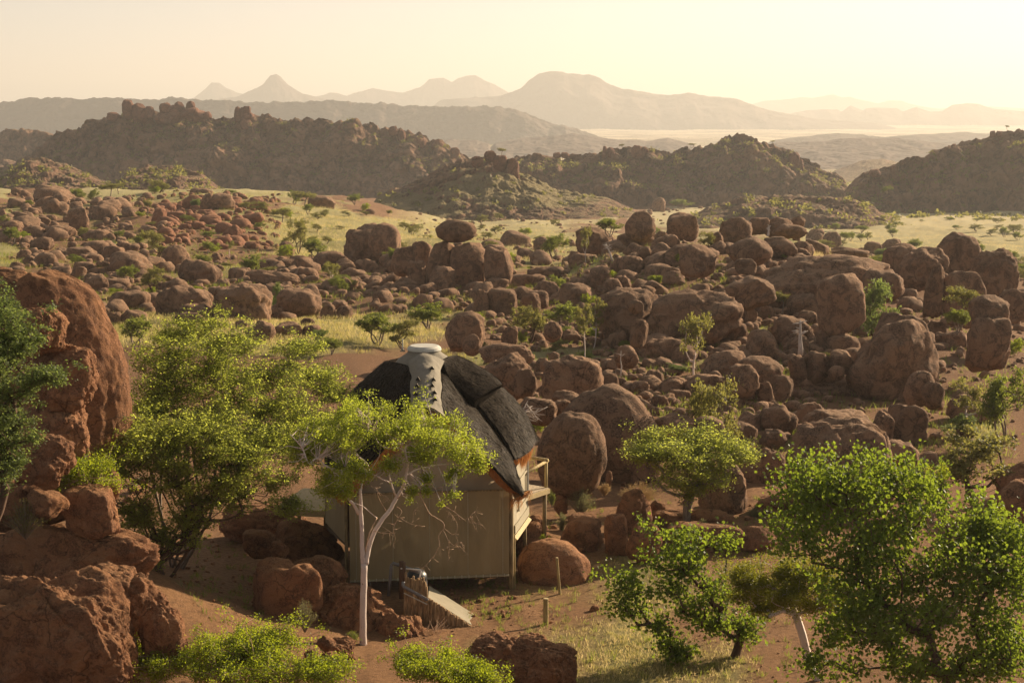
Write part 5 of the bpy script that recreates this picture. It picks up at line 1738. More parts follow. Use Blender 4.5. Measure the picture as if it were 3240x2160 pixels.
to_deck(Acc().lathe(tb_, [(.31, 0), (.33, .1), (.33, .75), (.31, .8), (.33, .85), (.31, .98), (.22, 1.08), (.08, 1.12)], 28).build('tank_body', M_TANK, None, True), tk)
to_deck(Acc().lathe(tb_ + Vector((0, 0, 1.11)), [(.09, 0), (.09, .05), (.05, .06)], 16).build('tank_lid', M_TANK), tk)
tp = Acc().tube([at('L', 392, 212, 47.4), at('L', 520, 218, 47.4), at('L', 668, 232, 47.4), at('L', 682, 245, 47.4), at('L', 672, 290, 47.35), at('L', 660, 350, 47.3)], .024, 7).build('tap_pipe', M_STEEL, None, True)
tag(tp, 'thin shiny metal pipe bent over the water tank', 'pipe')
vp = Acc().tube([at('L', 405, 110, 47.6), at('L', 402, 640, 47.6)], .075, 8).build('dark_post', M_BARK_DARK, None, True)
tag(vp, 'short dark post at the top end of the stick fence', 'post')
vp2 = Acc().tube([at('L', 440, 125, 47.3), at('L', 446, 620, 47.3)], .055, 8).build('dark_post', M_BARK_DARK, None, True)
tag(vp2, 'dark rough stick post leaning on the water tank', 'post')

sl = empty('sloping_screen', tuple(at('L', 1200, 1100, 47.5))); tag(sl, 'sloping beige sheet roof descending behind the stick fence', 'screen')
M_SHEET = plain_mat('sheet_beige', (0.27, 0.235, 0.17), 0.12, 3, 0.6)
qa, qb, qc, qd = at('L', 790, 470, 49.3), at('L', 775, 640, 47.5), at('L', 1548, 1125, 46.6), at('L', 1488, 915, 48.1)
nrm_ = (qc - qb).cross(qa - qb).normalized() * .04
to_deck(Acc().prism([qa, qb, qc, qd], nrm_).build('sheet', M_SHEET), sl)
for p, q in ((qb, qc), (qa, qd), (qd, qc)):
    to_deck(Acc().tube([p, q], .03, 6).build('edge_strip', M_HEM), sl)
for q in (qd, qc, qa):
    to_deck(Acc().tube([q + Vector((-.05, 0, -.05)), Vector((q.x - .05, q.y, gz(q.x, q.y) - .1))], .035, 6).build('leg', M_POLE), sl)

# loose posts on the clearing
for (u, v0, v1, Y, wpx, du, lab) in [(1727, 1893, 2027, 46.9, 17, -1, 'short upright gate post standing in the sunlit clearing'),
                                    (1762, 1764, 1905, 50.4, 9, 14, 'thin leaning post in front of the orange-patched egg boulder')]:
    p, q = S_(u, v0, Y), S_(u + du, v1, Y)
    pe = empty('gate_post', tuple(q)); tag(pe, lab, 'post')
    w = wpx / F_PX * Y / 2
    to_deck(Acc().tube([p, q + Vector((0, 0, -.3))], [w, w * 1.04], 12, caps=False).build('shaft', M_POLE_LT, None, True), pe)
    to_deck(Acc().lathe(p, [(w, -.001), (w * .92, .012), (w * .2, .014)], 12).build('top_end', M_BEAM), pe)
# ---------------------------------------------------------------- plants
def grow(root, targets, r, step=0.25, up=0.25, wob=0.12, bias=1.15):
    """greedy branching skeleton: nodes, parent index; every target is joined to the nearest branch that leads towards the root"""
    root = np.array(root, float)
    T = np.array(targets, float)
    T = T[np.argsort(np.linalg.norm(T - root, axis=1))]
    cap = len(T) * 40 + 10
    Nn = np.zeros((cap, 3)); D = np.zeros(cap); par = np.zeros(cap, int)
    Nn[0] = root; par[0] = -1; n = 1
    tips = []
    for t in T:
        d = np.linalg.norm(Nn[:n] - t, axis=1)
        cost = d + 0.35 * D[:n] * (bias - 1) / 0.15 * 0.3
        cost = cost + np.maximum(0, Nn[:n, 2] - t[2]) * 0.6
        k = int(np.argmin(cost))
        p = Nn[k].copy()
        L = np.linalg.norm(t - p)
        m = max(1, int(L / step))
        prev = k
        side = r.normal(0, wob * L * 0.5, 3)
        for q in range(1, m + 1):
            f = q / m
            pos_ = p + (t - p) * f
            pos_ = pos_ + side * math.sin(f * math.pi) + np.array([0, 0, -up * L * math.sin(f * math.pi) * 0.35]) * (1 if t[2] > p[2] else -1)
            pos_ = pos_ + (r.normal(0, wob * step * .5, 3) if q < m else 0)
            if n >= cap: break
            Nn[n] = pos_; par[n] = prev; D[n] = D[prev] + L / m
            prev = n; n += 1
        tips.append(prev)
    return Nn[:n], par[:n], np.array(tips)


def skeleton_mesh(Nn, par, r_tip, r_base, acc=None, sides=5, power=0.5):
    n = len(Nn)
    cnt = np.zeros(n)
    haschild = np.zeros(n, bool)
    haschild[par[par >= 0]] = True
    cnt[~haschild] = 1
    for k in range(n - 1, 0, -1):
        cnt[par[k]] += cnt[k]
    rad = r_tip * cnt ** power
    rad = r_tip + (rad - r_tip) * (r_base - r_tip) / max(rad[0] - r_tip, 1e-6)
    P = Nn[1:]; Q = Nn[par[1:]]
    rq = np.minimum(rad[par[1:]], rad[1:] * 1.5)
    rp = rad[1:]
    d = P - Q
    L = np.linalg.norm(d, axis=1, keepdims=True) + 1e-9
    d = d / L
    Q = Q - d * rq[:, None] * 0.3
    ref = np.where(np.abs(d[:, 2:3]) < 0.9, np.array([[0, 0, 1.0]]), np.array([[1.0, 0, 0]]))
    U = np.cross(d, ref); U /= np.linalg.norm(U, axis=1, keepdims=True)
    W = np.cross(d, U)
    a = np.arange(sides) * 2 * math.pi / sides
    ca, sa = np.cos(a)[None, :, None], np.sin(a)[None, :, None]
    ringq = Q[:, None] + (U[:, None] * ca + W[:, None] * sa) * rq[:, None, None]
    ringp = P[:, None] + (U[:, None] * ca + W[:, None] * sa) * rp[:, None, None]
    V = np.concatenate([ringq, ringp], 1).reshape(-1, 3)
    m = len(P)
    base = np.arange(m)[:, None] * (2 * sides)
    j = np.arange(sides)[None]
    F = np.stack([base + j, base + (j + 1) % sides, base + sides + (j + 1) % sides, base + sides + j], -1).reshape(-1, 4)
    return V, F, rad


def unit(v):
    return v / (np.linalg.norm(v, axis=-1, keepdims=True) + 1e-9)


def leaf_quads(C, r, length, width, flat=0.0, droop=0.0, fold=0.25, outward=None):
    """one folded leaf (two quads) at every centre"""
    n = len(C)
    d = r.normal(size=(n, 3)); d[:, 2] = d[:, 2] * (1 - flat) - droop
    if outward is not None: d = d + outward
    d = unit(d)
    nn = r.normal(size=(n, 3)) * (1 - flat); nn[:, 2] += flat * 1.6 + 0.2
    s = unit(np.cross(d, nn)); nn = np.cross(s, d)
    L = length * r.uniform(.65, 1.25, (n, 1)); w = width * r.uniform(.7, 1.25, (n, 1))
    a = C; t = C + d * L
    l = C + d * L * .5 + s * w + nn * w * fold; rr = C + d * L * .5 - s * w + nn * w * fold
    V = np.stack([a, l, t, rr], 1).reshape(-1, 3)
    k = np.arange(n)[:, None] * 4
    F = np.concatenate([k + [[0, 1, 2]], k + [[0, 2, 3]]])
    return V, F


def spray(tips, r, per, rad, flat_k=0.3):
    """points in small tilted discs round each twig end"""
    n = len(tips)
    nrm = unit(r.normal(size=(n, 3)) * 0.55 + np.array([0, 0, 1.0]))
    q = r.normal(size=(n, per, 3)) * rad
    dn = np.einsum('npk,nk->np', q, nrm)
    q = q - nrm[:, None] * (dn * (1 - flat_k))[..., None]
    return (tips[:, None] + q).reshape(-1, 3)


def ell_points(r, ells, n, shell=0.55):
    """points in a union of ellipsoids, more of them towards the surface; ells: (cx,cy,cz,rx,ry,rz)"""
    E = np.array(ells, float)
    wt = (E[:, 3] * E[:, 4] * E[:, 5]) ** (2 / 3); wt /= wt.sum()
    k = r.choice(len(E), n, p=wt)
    d = unit(r.normal(size=(n, 3)))
    rr = (shell + (1 - shell) * r.random((n, 1)) ** 0.7)
    return E[k, :3] + d * rr * E[k, 3:]


def plant(name, label, cat, root, skel, sk_mat, leafV, leafF, leaf_m, group=None, r_tip=0.01, r_base=0.12, sides=5, power=0.5, trunk_name='trunk', crown_name='crown', stuff=True):
    Nn, par = skel
    root = np.array(root)
    V, F, rad = skeleton_mesh(Nn - root, par, r_tip, r_base, sides=sides, power=power)
    e = empty(name, tuple(root))
    tag(e, label, cat, group)
    link(trunk_name, mesh_np(trunk_name, V, [F], sk_mat, True), e)
    if leafV is not None:
        c = link(crown_name, mesh_np(crown_name, leafV - root, [leafF], leaf_m, False), e)
        if stuff: c['kind'] = 'stuff'
    return e


def gaps(T, seed, scale=1.3, cut=-0.12, stray=0.12):
    """leave holes in a crown and let a few twigs stick out of it"""
    T = T[fbm(T * scale + seed, 2, seed) > cut]
    r = np.random.default_rng(seed)
    c = T.mean(0)
    k = r.random(len(T)) < stray
    T[k] = T[k] + unit(T[k] - c) * r.uniform(.15, .6, (k.sum(), 1)) + np.array([0, 0, .1])
    return T


def E3(c, cx, cy, rx, ry, Y, rdepth=None):
    """ellipsoid from a picture ellipse at distance Y"""
    p = at(c, cx, cy, Y)
    k = Y / F_PX / CROPS[c][2]
    return (p.x, p.y, p.z, rx * k, (rdepth or min(rx, ry) * k * 1.1), ry * k)


# ---- white-barked tree in front of the hut
def limb(pts, rads, c='M', n=4, wob=0.03, r=None):
    """smooth chain of points; pts: (x, y, Y)"""
    P = np.array([tuple(at(c, *p)) for p in pts]); m = len(P)
    t = np.linspace(0, m - 1.0001, (m - 1) * n + 1); i = t.astype(int); f = (t - i)[:, None]
    Q = np.concatenate([[2 * P[0] - P[1]], P, [2 * P[-1] - P[-2]]])
    a, b, c_, d = Q[i], Q[i + 1], Q[i + 2], Q[i + 3]
    S = 0.5 * (2 * b + (c_ - a) * f + (2 * a - 5 * b + 4 * c_ - d) * f ** 2 + (3 * b - a - 3 * c_ + d) * f ** 3)
    rr = np.interp(t, np.arange(m), rads)
    if wob: S[1:-1] += (r or rng).normal(0, wob, (len(S) - 2, 3)) * rr[1:-1, None] * 4
    return S, rr


wt = empty('white_barked_tree', tuple(at('S', 1160, 2066, 44.3)))
tag(wt, 'white-barked tree with lime green umbrella crown in front of the hut', 'tree')
k_ = 44.3 / F_PX / 2.613
kb_ = k_ * 1.85
LIMBS = [
    ([(655, 2170, 44.3), (650, 1900, 44.3), (655, 1568, 44.4), (658, 1390, 44.4)], [18, 16.5, 15.5, 15]),
    ([(655, 1400, 44.4), (645, 1310, 44.4), (640, 1150, 44.4), (633, 1000, 44.4), (630, 880, 44.3), (625, 775, 44.2)], [13, 11, 10, 10, 8, 7]),
    ([(612, 980, 44.4), (575, 905, 44.2), (540, 870, 44.1), (480, 790, 44.0), (430, 725, 43.9), (405, 625, 43.8), (330, 575, 43.7), (270, 520, 43.6), (205, 560, 43.5), (180, 520, 43.5), (150, 440, 43.5), (105, 385, 43.4), (45, 320, 43.4)], [7.5, 7, 6.5, 5.5, 5, 4.5, 4.2, 3.8, 3.5, 3, 2.6, 2.2, 1.4]),
    ([(675, 1395, 44.4), (690, 1290, 44.5), (735, 1150, 44.6), (800, 1040, 44.7), (870, 950, 44.8), (925, 850, 44.9), (975, 760, 44.9), (1005, 660, 44.8), (1020, 560, 44.7), (1000, 470, 44.6), (1010, 400, 44.6)], [13, 11.5, 10.5, 10, 9.5, 9, 7.5, 7, 5.5, 4.5, 3]),
    ([(930, 840, 44.9), (895, 770, 44.7), (865, 660, 44.6), (880, 610, 44.6), (950, 560, 44.7), (1030, 500, 44.8), (1100, 490, 44.9), (1170, 440, 45)], [5, 4.2, 3.8, 3.2, 3, 2.6, 2.4, 1.6]),
    ([(1015, 660, 44.8), (1090, 615, 45.0), (1190, 595, 45.2), (1290, 572, 45.3), (1390, 578, 45.4), (1430, 600, 45.4)], [4.6, 4.2, 4, 3.6, 3, 2]),
    ([(630, 800, 44.2), (650, 700, 44.5), (700, 640, 44.8), (680, 560, 45.1), (600, 500, 45.4), (500, 450, 45.6)], [4, 3.6, 3.4, 3, 2.6, 2]),
    ([(760, 1010, 44.7), (735, 990, 44.4), (650, 920, 44.1), (580, 890, 43.9)], [2.8, 2.4, 2, 1.4]),
    ([(870, 720, 44.6), (800, 690, 44.3), (700, 640, 44.1), (600, 650, 44), (500, 600, 43.9)], [3.4, 3, 2.6, 2.2, 1.6]),
    ([(1000, 470, 44.6), (940, 430, 44.8), (860, 440, 45), (780, 400, 45.2), (740, 320, 45.3), (690, 280, 45.4)], [3.4, 3, 2.6, 2.4, 2, 1.6]),
    ([(1010, 420, 44.6), (1100, 360, 44.9), (1230, 350, 45.1), (1360, 380, 45.3), (1500, 430, 45.4), (1600, 470, 45.4)], [3, 2.8, 2.4, 2.2, 1.8, 1.2]),
    ([(405, 625, 43.8), (440, 560, 44.1), (500, 500, 44.4), (580, 470, 44.7), (640, 540, 44.8)], [3, 2.6, 2.2, 2, 1.5]),
]
a = Acc()
tips0 = []
for pts, rads in LIMBS:
    S, rr = limb(pts, [x * kb_ for x in rads], wob=.02)
    a.tube(S, rr, 10 if rads[0] > 6 else 7, wob=.03, seed=int(rads[0] * 10))
    tips0.append(S)
tr = a.build('trunk', M_BARK_HERO, None, True); to_deck(tr, wt)
# bare hanging branches
DEAD = [
    ([(905, 870, 44.9), (1000, 812, 44.8), (1090, 770, 44.7), (1200, 728, 44.6), (1250, 775, 44.5), (1300, 760, 44.5), (1300, 850, 44.5), (1290, 890, 44.5), (1350, 930, 44.4), (1420, 975, 44.4), (1450, 1030, 44.4)], [3.4, 3, 2.6, 2.4, 2.2, 2.2, 2, 1.8, 1.6, 1.4, 1]),
    ([(1450, 1030, 44.4), (1520, 1015, 44.4), (1570, 960, 44.4), (1620, 960, 44.4)], [1.2, 1.1, .9, .5]),
    ([(1540, 1000, 44.4), (1570, 1050, 44.4), (1635, 1070, 44.4)], [1, .8, .5]),
    ([(1090, 790, 44.7), (1150, 880, 44.7), (1195, 970, 44.7), (1250, 1010, 44.7), (1310, 1050, 44.7), (1318, 1100, 44.7), (1275, 1160, 44.7), (1280, 1240, 44.7), (1240, 1320, 44.7), (1180, 1390, 44.7), (1140, 1425, 44.7), (1105, 1420, 44.7)], [3, 2.8, 2.6, 2.6, 2.6, 2.4, 2, 1.8, 1.6, 1.3, 1, .6]),
    ([(1315, 1120, 44.7), (1350, 1190, 44.6), (1362, 1270, 44.6), (1355, 1370, 44.6)], [1.8, 1.4, 1.2, .6]),
    ([(1350, 1190, 44.6), (1400, 1240, 44.6), (1460, 1210, 44.5), (1480, 1280, 44.5), (1515, 1310, 44.5)], [1.3, 1.1, 1, .8, .5]),
    ([(1320, 1100, 44.7), (1400, 1150, 44.6), (1430, 1080, 44.6), (1400, 1010, 44.6), (1360, 960, 44.6)], [1.4, 1.2, 1, .8, .5]),
    ([(1240, 1320, 44.7), (1290, 1310, 44.7), (1285, 1260, 44.7)], [1, .8, .5]),
    ([(765, 1010, 44.7), (720, 1100, 44.4), (690, 1180, 44.3), (670, 1290, 44.4)], [4, 4, 3.6, 3]),
    ([(930, 920, 44.9), (970, 960, 44.7), (930, 1030, 44.6), (900, 1110, 44.6), (915, 1180, 44.6), (895, 1250, 44.6)], [1.8, 1.7, 1.4, 1.2, 1, .6]),
    ([(950, 1010, 44.6), (1040, 1060, 44.6), (1150, 1085, 44.6)], [1.3, 1, .6]),
    ([(740, 1120, 44.5), (820, 1140, 44.5), (920, 1135, 44.5)], [1.8, 1.4, .8]),
    ([(1060, 1050, 44.6), (1070, 960, 44.6), (1110, 910, 44.6)], [1, .8, .5]),
    ([(840, 960, 44.6), (780, 850, 44.5), (760, 770, 44.5), (700, 740, 44.4)], [2, 1.6, 1.2, .8]),
    ([(800, 900, 44.5), (860, 850, 44.5), (780, 800, 44.5), (770, 720, 44.5)], [1.3, 1.1, .9, .6]),
]
a = Acc()
rT = np.random.default_rng(5)
for pts, rads in DEAD:
    S, rr = limb(pts, [x * k_ * 1.5 for x in rads], wob=0.08, r=rT)
    a.tube(S, rr, 6)
    for q in range(len(S) * 2 // 3):
        i = rT.integers(len(S) // 3, len(S))
        if rr[i] > 2.4 * k_: continue
        d = rT.normal(size=3); d[2] -= .2; d /= np.linalg.norm(d)
        L = rT.uniform(.08, .34)
        e = rT.normal(size=3) * .5
        pp_ = S[i]
        ch = [pp_, pp_ + d * L * .5 + e * .05, pp_ + d * L + e * .13]
        a.tube(ch, [rr[i] * .7, rr[i] * .55, .004], 4)
db = a.build('bare_branch', M_TWIG, None, True); to_deck(db, wt)
rW = np.random.default_rng(12)
ellW = [E3('M', 300, 330, 230, 150, 44.6, 1.1), E3('M', 150, 480, 150, 120, 44.0, .9), E3('M', 640, 150, 230, 130, 44.9, 1.2), E3('M', 480, 330, 250, 150, 44.2, 1.2), E3('M', 1020, 170, 220, 150, 45.2, 1.2), E3('M', 900, 320, 300, 110, 44.3, 1.2),
        E3('M', 1250, 290, 240, 140, 45.2, 1.2), E3('M', 1480, 420, 180, 150, 45.4, 1.0), E3('M', 1590, 560, 85, 80, 45.4, .6), E3('M', 500, 620, 200, 110, 44.0, .9), E3('M', 340, 740, 110, 90, 43.9, .6), E3('M', 480, 780, 80, 70, 43.9, .5),
        E3('M', 660, 640, 90, 80, 44.2, .5), E3('M', 1150, 470, 200, 90, 45.0, .9), E3('M', 860, 560, 90, 60, 44.6, .5)]
tg = gaps(ell_points(rW, ellW, 760, 0.25), 12, 1.8, -0.15, .08)
ext = [E3('M', 1190, 790, 45, 30, 44.6, .2), E3('M', 1400, 820, 55, 30, 44.5, .2), E3('M', 1300, 890, 28, 18, 44.5, .1), E3('M', 1060, 800, 50, 45, 44.7, .25), E3('M', 1400, 660, 60, 60, 45.3, .3), E3('M', 1060, 870, 35, 18, 44.7, .1), E3('M', 1450, 775, 18, 16, 44.5, .1), E3('M', 1180, 690, 70, 40, 45, .3)]
tg2 = ell_points(rW, ext, 60, 0.1)
# twigs grow from the limbs
allS = np.concatenate([s for s in tips0[1:]])
segV, segF, nb = [], [], 0
ta = Acc()
for t in np.concatenate([tg, tg2]):
    d = np.linalg.norm(allS - t, axis=1)
    i = int(np.argmin(d))
    if d[i] > 1.9: continue
    p = allS[i]
    mid = p.copy() * .5 + t * .5 + rW.normal(0, .08, 3)
    ta.tube([p, mid, t], [.014, .010, .004], 4, caps=False)
tw = ta.build('twigs', M_BARK_WHITE, None, True); to_deck(tw, wt); tw['kind'] = 'stuff'
C = np.concatenate([spray(tg, rW, 85, 0.12, .5), spray(tg2, rW, 50, 0.08, .5)])
lv, lf = leaf_quads(C, rW, 0.068, 0.018, flat=.2, fold=.2)
co = link('crown', mesh_np('crown', lv - np.array(wt.location), [lf], L_WHITE, False), wt)
co['kind'] = 'stuff'


# ---- big feathery acacias
def acacia(label, root, stems, ells, n, per, seed, leaf=(0.06, 0.019), m=L_ACACIA, rad=0.17, base=0.08, bark=M_BARK_GREY, tips=0.006, name='feathery_tree', cat='tree', shell=.3, flat=.55, fk=.3, droop=.25, gap=1.4):
    r = np.random.default_rng(seed)
    T = gaps(ell_points(r, ells, n, shell), seed, gap, -0.15)
    n = len(T)
    root = np.array(root, float)
    Ns, Ps, off = [], [], 0
    # each stem takes the targets nearest to it
    sid = r.integers(0, stems, n)
    tips_ = []
    for k in range(stems):
        rt = root + np.array([r.uniform(-1, 1) * 0.25 * (stems > 1), r.uniform(-1, 1) * 0.25 * (stems > 1), 0])
        Tk = T[sid == k]
        if not len(Tk): continue
        Nn, par, tp_ = grow(rt, Tk, r, 0.35, 0.3, 0.1)
        Ns.append(Nn); Ps.append(np.where(par < 0, -1, par + off)); tips_.append(tp_ + off); off += len(Nn)
    e = empty(name, tuple(root)); tag(e, label, cat)
    Vs, Fs, nb = [], [], 0
    for Nn, par in zip(Ns, Ps):
        p0 = np.where(par < 0, -1, par - (par.max() - (len(Nn) - 1) if False else 0))
    o2 = 0
    for Nn, par in zip(Ns, Ps):
        pl = np.where(par < 0, -1, par - o2)
        V, F, _ = skeleton_mesh(Nn - root, pl, tips, base, sides=5)
        Vs.append(V); Fs.append(F + nb); nb += len(V); o2 += len(Nn)
    link('trunk', mesh_np('trunk', np.concatenate(Vs), [np.concatenate(Fs)], bark, True), e)
    C = spray(T, r, per, rad, fk)
    lv, lf = leaf_quads(C, r, leaf[0], leaf[1], flat=flat, droop=droop * .3, fold=.1)
    c = link('crown', mesh_np('crown', lv - root, [lf], m, False), e)
    c['kind'] = 'stuff'
    return e


def groot(u, v, Y):
    p = S_(u, v, Y)
    return (p.x, p.y, min(p.z, gz(p.x, p.y) + 0.1) - 0.1)


acacia('large feathery green tree filling the space left of the hut', groot(560, 1690, 52.5), 6,
       [E3('D', 1150, 700, 260, 130, 51, 1.6), E3('D', 1500, 640, 260, 100, 52, 1.6), E3('D', 1250, 560, 260, 60, 53, 1.2), E3('D', 1150, 900, 260, 150, 50.5, 1.6), E3('D', 1500, 850, 300, 170, 51.5, 1.9), E3('D', 1850, 830, 280, 130, 52.5, 1.6),
        E3('D', 2150, 830, 230, 100, 54, 1.4), E3('D', 1050, 1050, 200, 150, 49.5, 1.3), E3('D', 1300, 1200, 300, 130, 49, 1.4), E3('D', 1700, 1250, 300, 130, 49.3, 1.4), E3('D', 1950, 1300, 220, 110, 49.6, 1.2), E3('D', 950, 1250, 160, 120, 48.8, 1.), E3('D', 1380, 480, 200, 50, 53.4, 1), E3('D', 2000, 640, 200, 60, 54, 1), E3('D', 2250, 960, 150, 110, 53, 1.2), E3('D', 1850, 1050, 300, 170, 51, 1.7), E3('D', 1450, 1100, 300, 140, 50, 1.5), E3('D', 2100, 1150, 200, 140, 50.5, 1.2), E3('D', 1700, 580, 120, 50, 53, .8)],
       2500, 60, 31, rad=0.15, base=0.05, shell=.1, leaf=(.085, .028))
acacia('feathery many-stemmed tree with drooping sprays beside the dirt path', groot(520, 1850, 46.5), 7,
       [E3('E', 750, 80, 190, 150, 46.5, 1.2), E3('E', 1000, 60, 260, 170, 46.8, 1.5), E3('E', 1300, 80, 270, 170, 47, 1.4), E3('E', 1550, 120, 240, 150, 47.4, 1.2), E3('E', 1050, 250, 250, 140, 46.3, 1.1), E3('E', 1350, 270, 180, 120, 46.6, 1.0),
        E3('E', 900, 400, 130, 120, 46.3, .7), E3('E', 900, -60, 250, 120, 47.2, 1.4), E3('E', 1300, -60, 300, 120, 47.8, 1.5), E3('E', 1650, -20, 240, 120, 48.5, 1.3), E3('E', 960, 560, 100, 150, 46.4, .5), E3('E', 1150, 580, 110, 130, 46.5, .5), E3('E', 650, 100, 120, 90, 46.3, .8), E3('E', 820, 480, 130, 140, 46.0, .5), E3('E', 1260, 420, 120, 130, 46.6, .6), E3('E', 600, 330, 120, 90, 46.4, .6), E3('E', 1500, 330, 160, 110, 47.3, .8), E3('E', 1020, 720, 80, 110, 46.3, .35), E3('E', 1180, 440, 150, 130, 46.4, .7), E3('E', 1050, 600, 90, 120, 46.4, .4), E3('E', 1700, 260, 150, 100, 48, .9), E3('E', 700, 230, 90, 90, 46, .7), E3('E', 1800, 400, 150, 60, 48.4, .7)],
       1900, 56, 32, rad=0.13, base=0.05, shell=.15, bark=M_BARK_DARK, leaf=(.08, .026))
acacia('wide flat-crowned feathery tree in front of the massive dark boulder', groot(2165, 1650, 58.0), 3,
       [E3('H', 1150, 60, 150, 60, 58, 1.2), E3('H', 1350, 50, 200, 100, 58, 1.7), E3('H', 1560, 60, 200, 90, 58.4, 1.5), E3('H', 1350, 190, 190, 110, 57.6, 1.5), E3('H', 1520, 200, 160, 110, 58, 1.3), E3('H', 1720, 70, 170, 55, 58.8, 1.1),
        E3('F', 1250, 1290, 120, 40, 59, 1), E3('F', 1450, 1300, 150, 50, 59, 1), E3('F', 1680, 1300, 120, 70, 59, 1.), E3('F', 1200, 1420, 120, 60, 58, 1), E3('H', 1440, 300, 120, 70, 57.6, .9)],
       900, 56, 33, rad=0.16, base=0.09, bark=M_BARK_GREY, leaf=(.09, .03))
acacia('blue-green feathery tree overhanging the left edge in front of the dome', groot(-420, 1900, 36.5), 2,
       [E3('D', 60, 400, 130, 90, 36.5, 1.0), E3('D', 130, 560, 130, 90, 36.4, 1.0), E3('D', 60, 700, 180, 120, 36.3, 1.1), E3('D', 250, 620, 60, 60, 36, .5), E3('D', 60, 900, 200, 130, 36.3, 1.1), E3('D', 330, 830, 120, 70, 36, .6),
        E3('D', 50, 1100, 160, 110, 36.4, .9), E3('D', 30, 1290, 110, 110, 36.4, .8), E3('D', 230, 1230, 40, 60, 36.2, .3), E3('D', 80, 1400, 80, 60, 36.4, .5), E3('D', 0, 560, 120, 130, 37, .8), E3('E', 20, 160, 80, 90, 36.4, .5)],
       640, 80, 34, rad=0.11, base=0.10, m=L_DARK, bark=M_BARK_DARK, leaf=(.07, .023))
acacia('lime green small-leaved bush along the bottom edge left of centre', groot(680, 2350, 36), 9,
       [E3('E', 700, 1420, 260, 70, 36, 1.0), E3('E', 1000, 1370, 220, 110, 36, 1.1), E3('E', 1300, 1320, 220, 130, 36, 1.1), E3('E', 1550, 1260, 220, 110, 36.3, 1.1), E3('E', 1750, 1230, 130, 90, 36.6, .8), E3('E', 1600, 1420, 300, 110, 35.4, 1.1),
        E3('E', 2000, 1420, 220, 80, 35.3, .7), E3('E', 350, 1470, 120, 40, 36, .5)],
       1500, 60, 35, leaf=(.045, .018), m=L_BUSH, rad=0.085, gap=2.2, base=.03, bark=M_TWIG, name='bush', cat='bush', flat=.2, fk=.8)
acacia('lime green small-leaved bush at the bottom below the stick fence', groot(1370, 2400, 36), 7,
       [E3('H', -380, 1440, 150, 90, 36, .9), E3('H', -200, 1470, 160, 90, 36, .9), E3('H', -20, 1500, 130, 90, 36, .8), E3('H', 60, 1540, 100, 60, 36, .6)],
       620, 60, 36, leaf=(.045, .018), m=L_BUSH, rad=0.08, gap=2.2, base=.03, bark=M_TWIG, name='bush', cat='bush', flat=.2, fk=.8)
acacia('bright green shrub in the gap at the foot of the red dome', groot(300, 1600, 43.0), 6,
       [E3('E', 480, 170, 170, 80, 43, .9), E3('E', 620, 140, 120, 60, 43.4, .7), E3('E', 400, 240, 120, 60, 42.8, .6), E3('E', 660, 230, 90, 60, 43, .6), E3('E', 300, 130, 50, 40, 43, .4)],
       280, 75, 37, leaf=(.045, .018), m=L_BUSH, rad=.11, base=.03, bark=M_TWIG, name='bush', cat='bush', flat=.2, fk=.7)
acacia('yellow-green fine-leaved tree between the two leafy green trees', groot(2625, 2190, 41.2), 1,
       [E3('H', 1760, 870, 90, 60, 42, .6), E3('H', 1850, 960, 120, 60, 42, .7), E3('H', 1990, 1000, 170, 70, 42, .9), E3('H', 2080, 860, 120, 50, 41.8, .6), E3('H', 1730, 1010, 60, 30, 42.2, .4), E3('H', 1900, 1080, 90, 40, 42, .5), E3('I', 150, 900, 120, 60, 42, .8), E3('I', 330, 960, 160, 120, 41.6, .9), E3('I', 480, 830, 150, 60, 41.6, .8), E3('I', 250, 1050, 150, 60, 41.8, .7), E3('I', 600, 850, 100, 60, 41, .7), E3('I', 480, 1010, 130, 90, 41, .8), E3('I', 700, 1000, 150, 120, 40.5, .8)],
       620, 120, 38, leaf=(.05, .018), m=leaf_mat('leaf_yellow_green', (0.11, 0.13, 0.02), (0.34, 0.36, 0.03), .5, .5), rad=.12, base=.11, bark=M_BARK_HERO, flat=.3, fk=.5)


# ---- broad-leaved trees: folded butterfly leaves, the nearest ones as parts of their own
def butterfly(L=1.0):
    V = np.array([[0, 0, 0], [.42, .12, .16], [.52, .55, .24], [.30, 1.0, .14], [0, .72, 0], [-.42, .12, .16], [-.52, .55, .24], [-.30, 1.0, .14]]) * L
    F = np.array([[0, 1, 2], [0, 2, 4], [2, 3, 4], [0, 6, 5], [0, 4, 6], [4, 7, 6]])
    return V, F


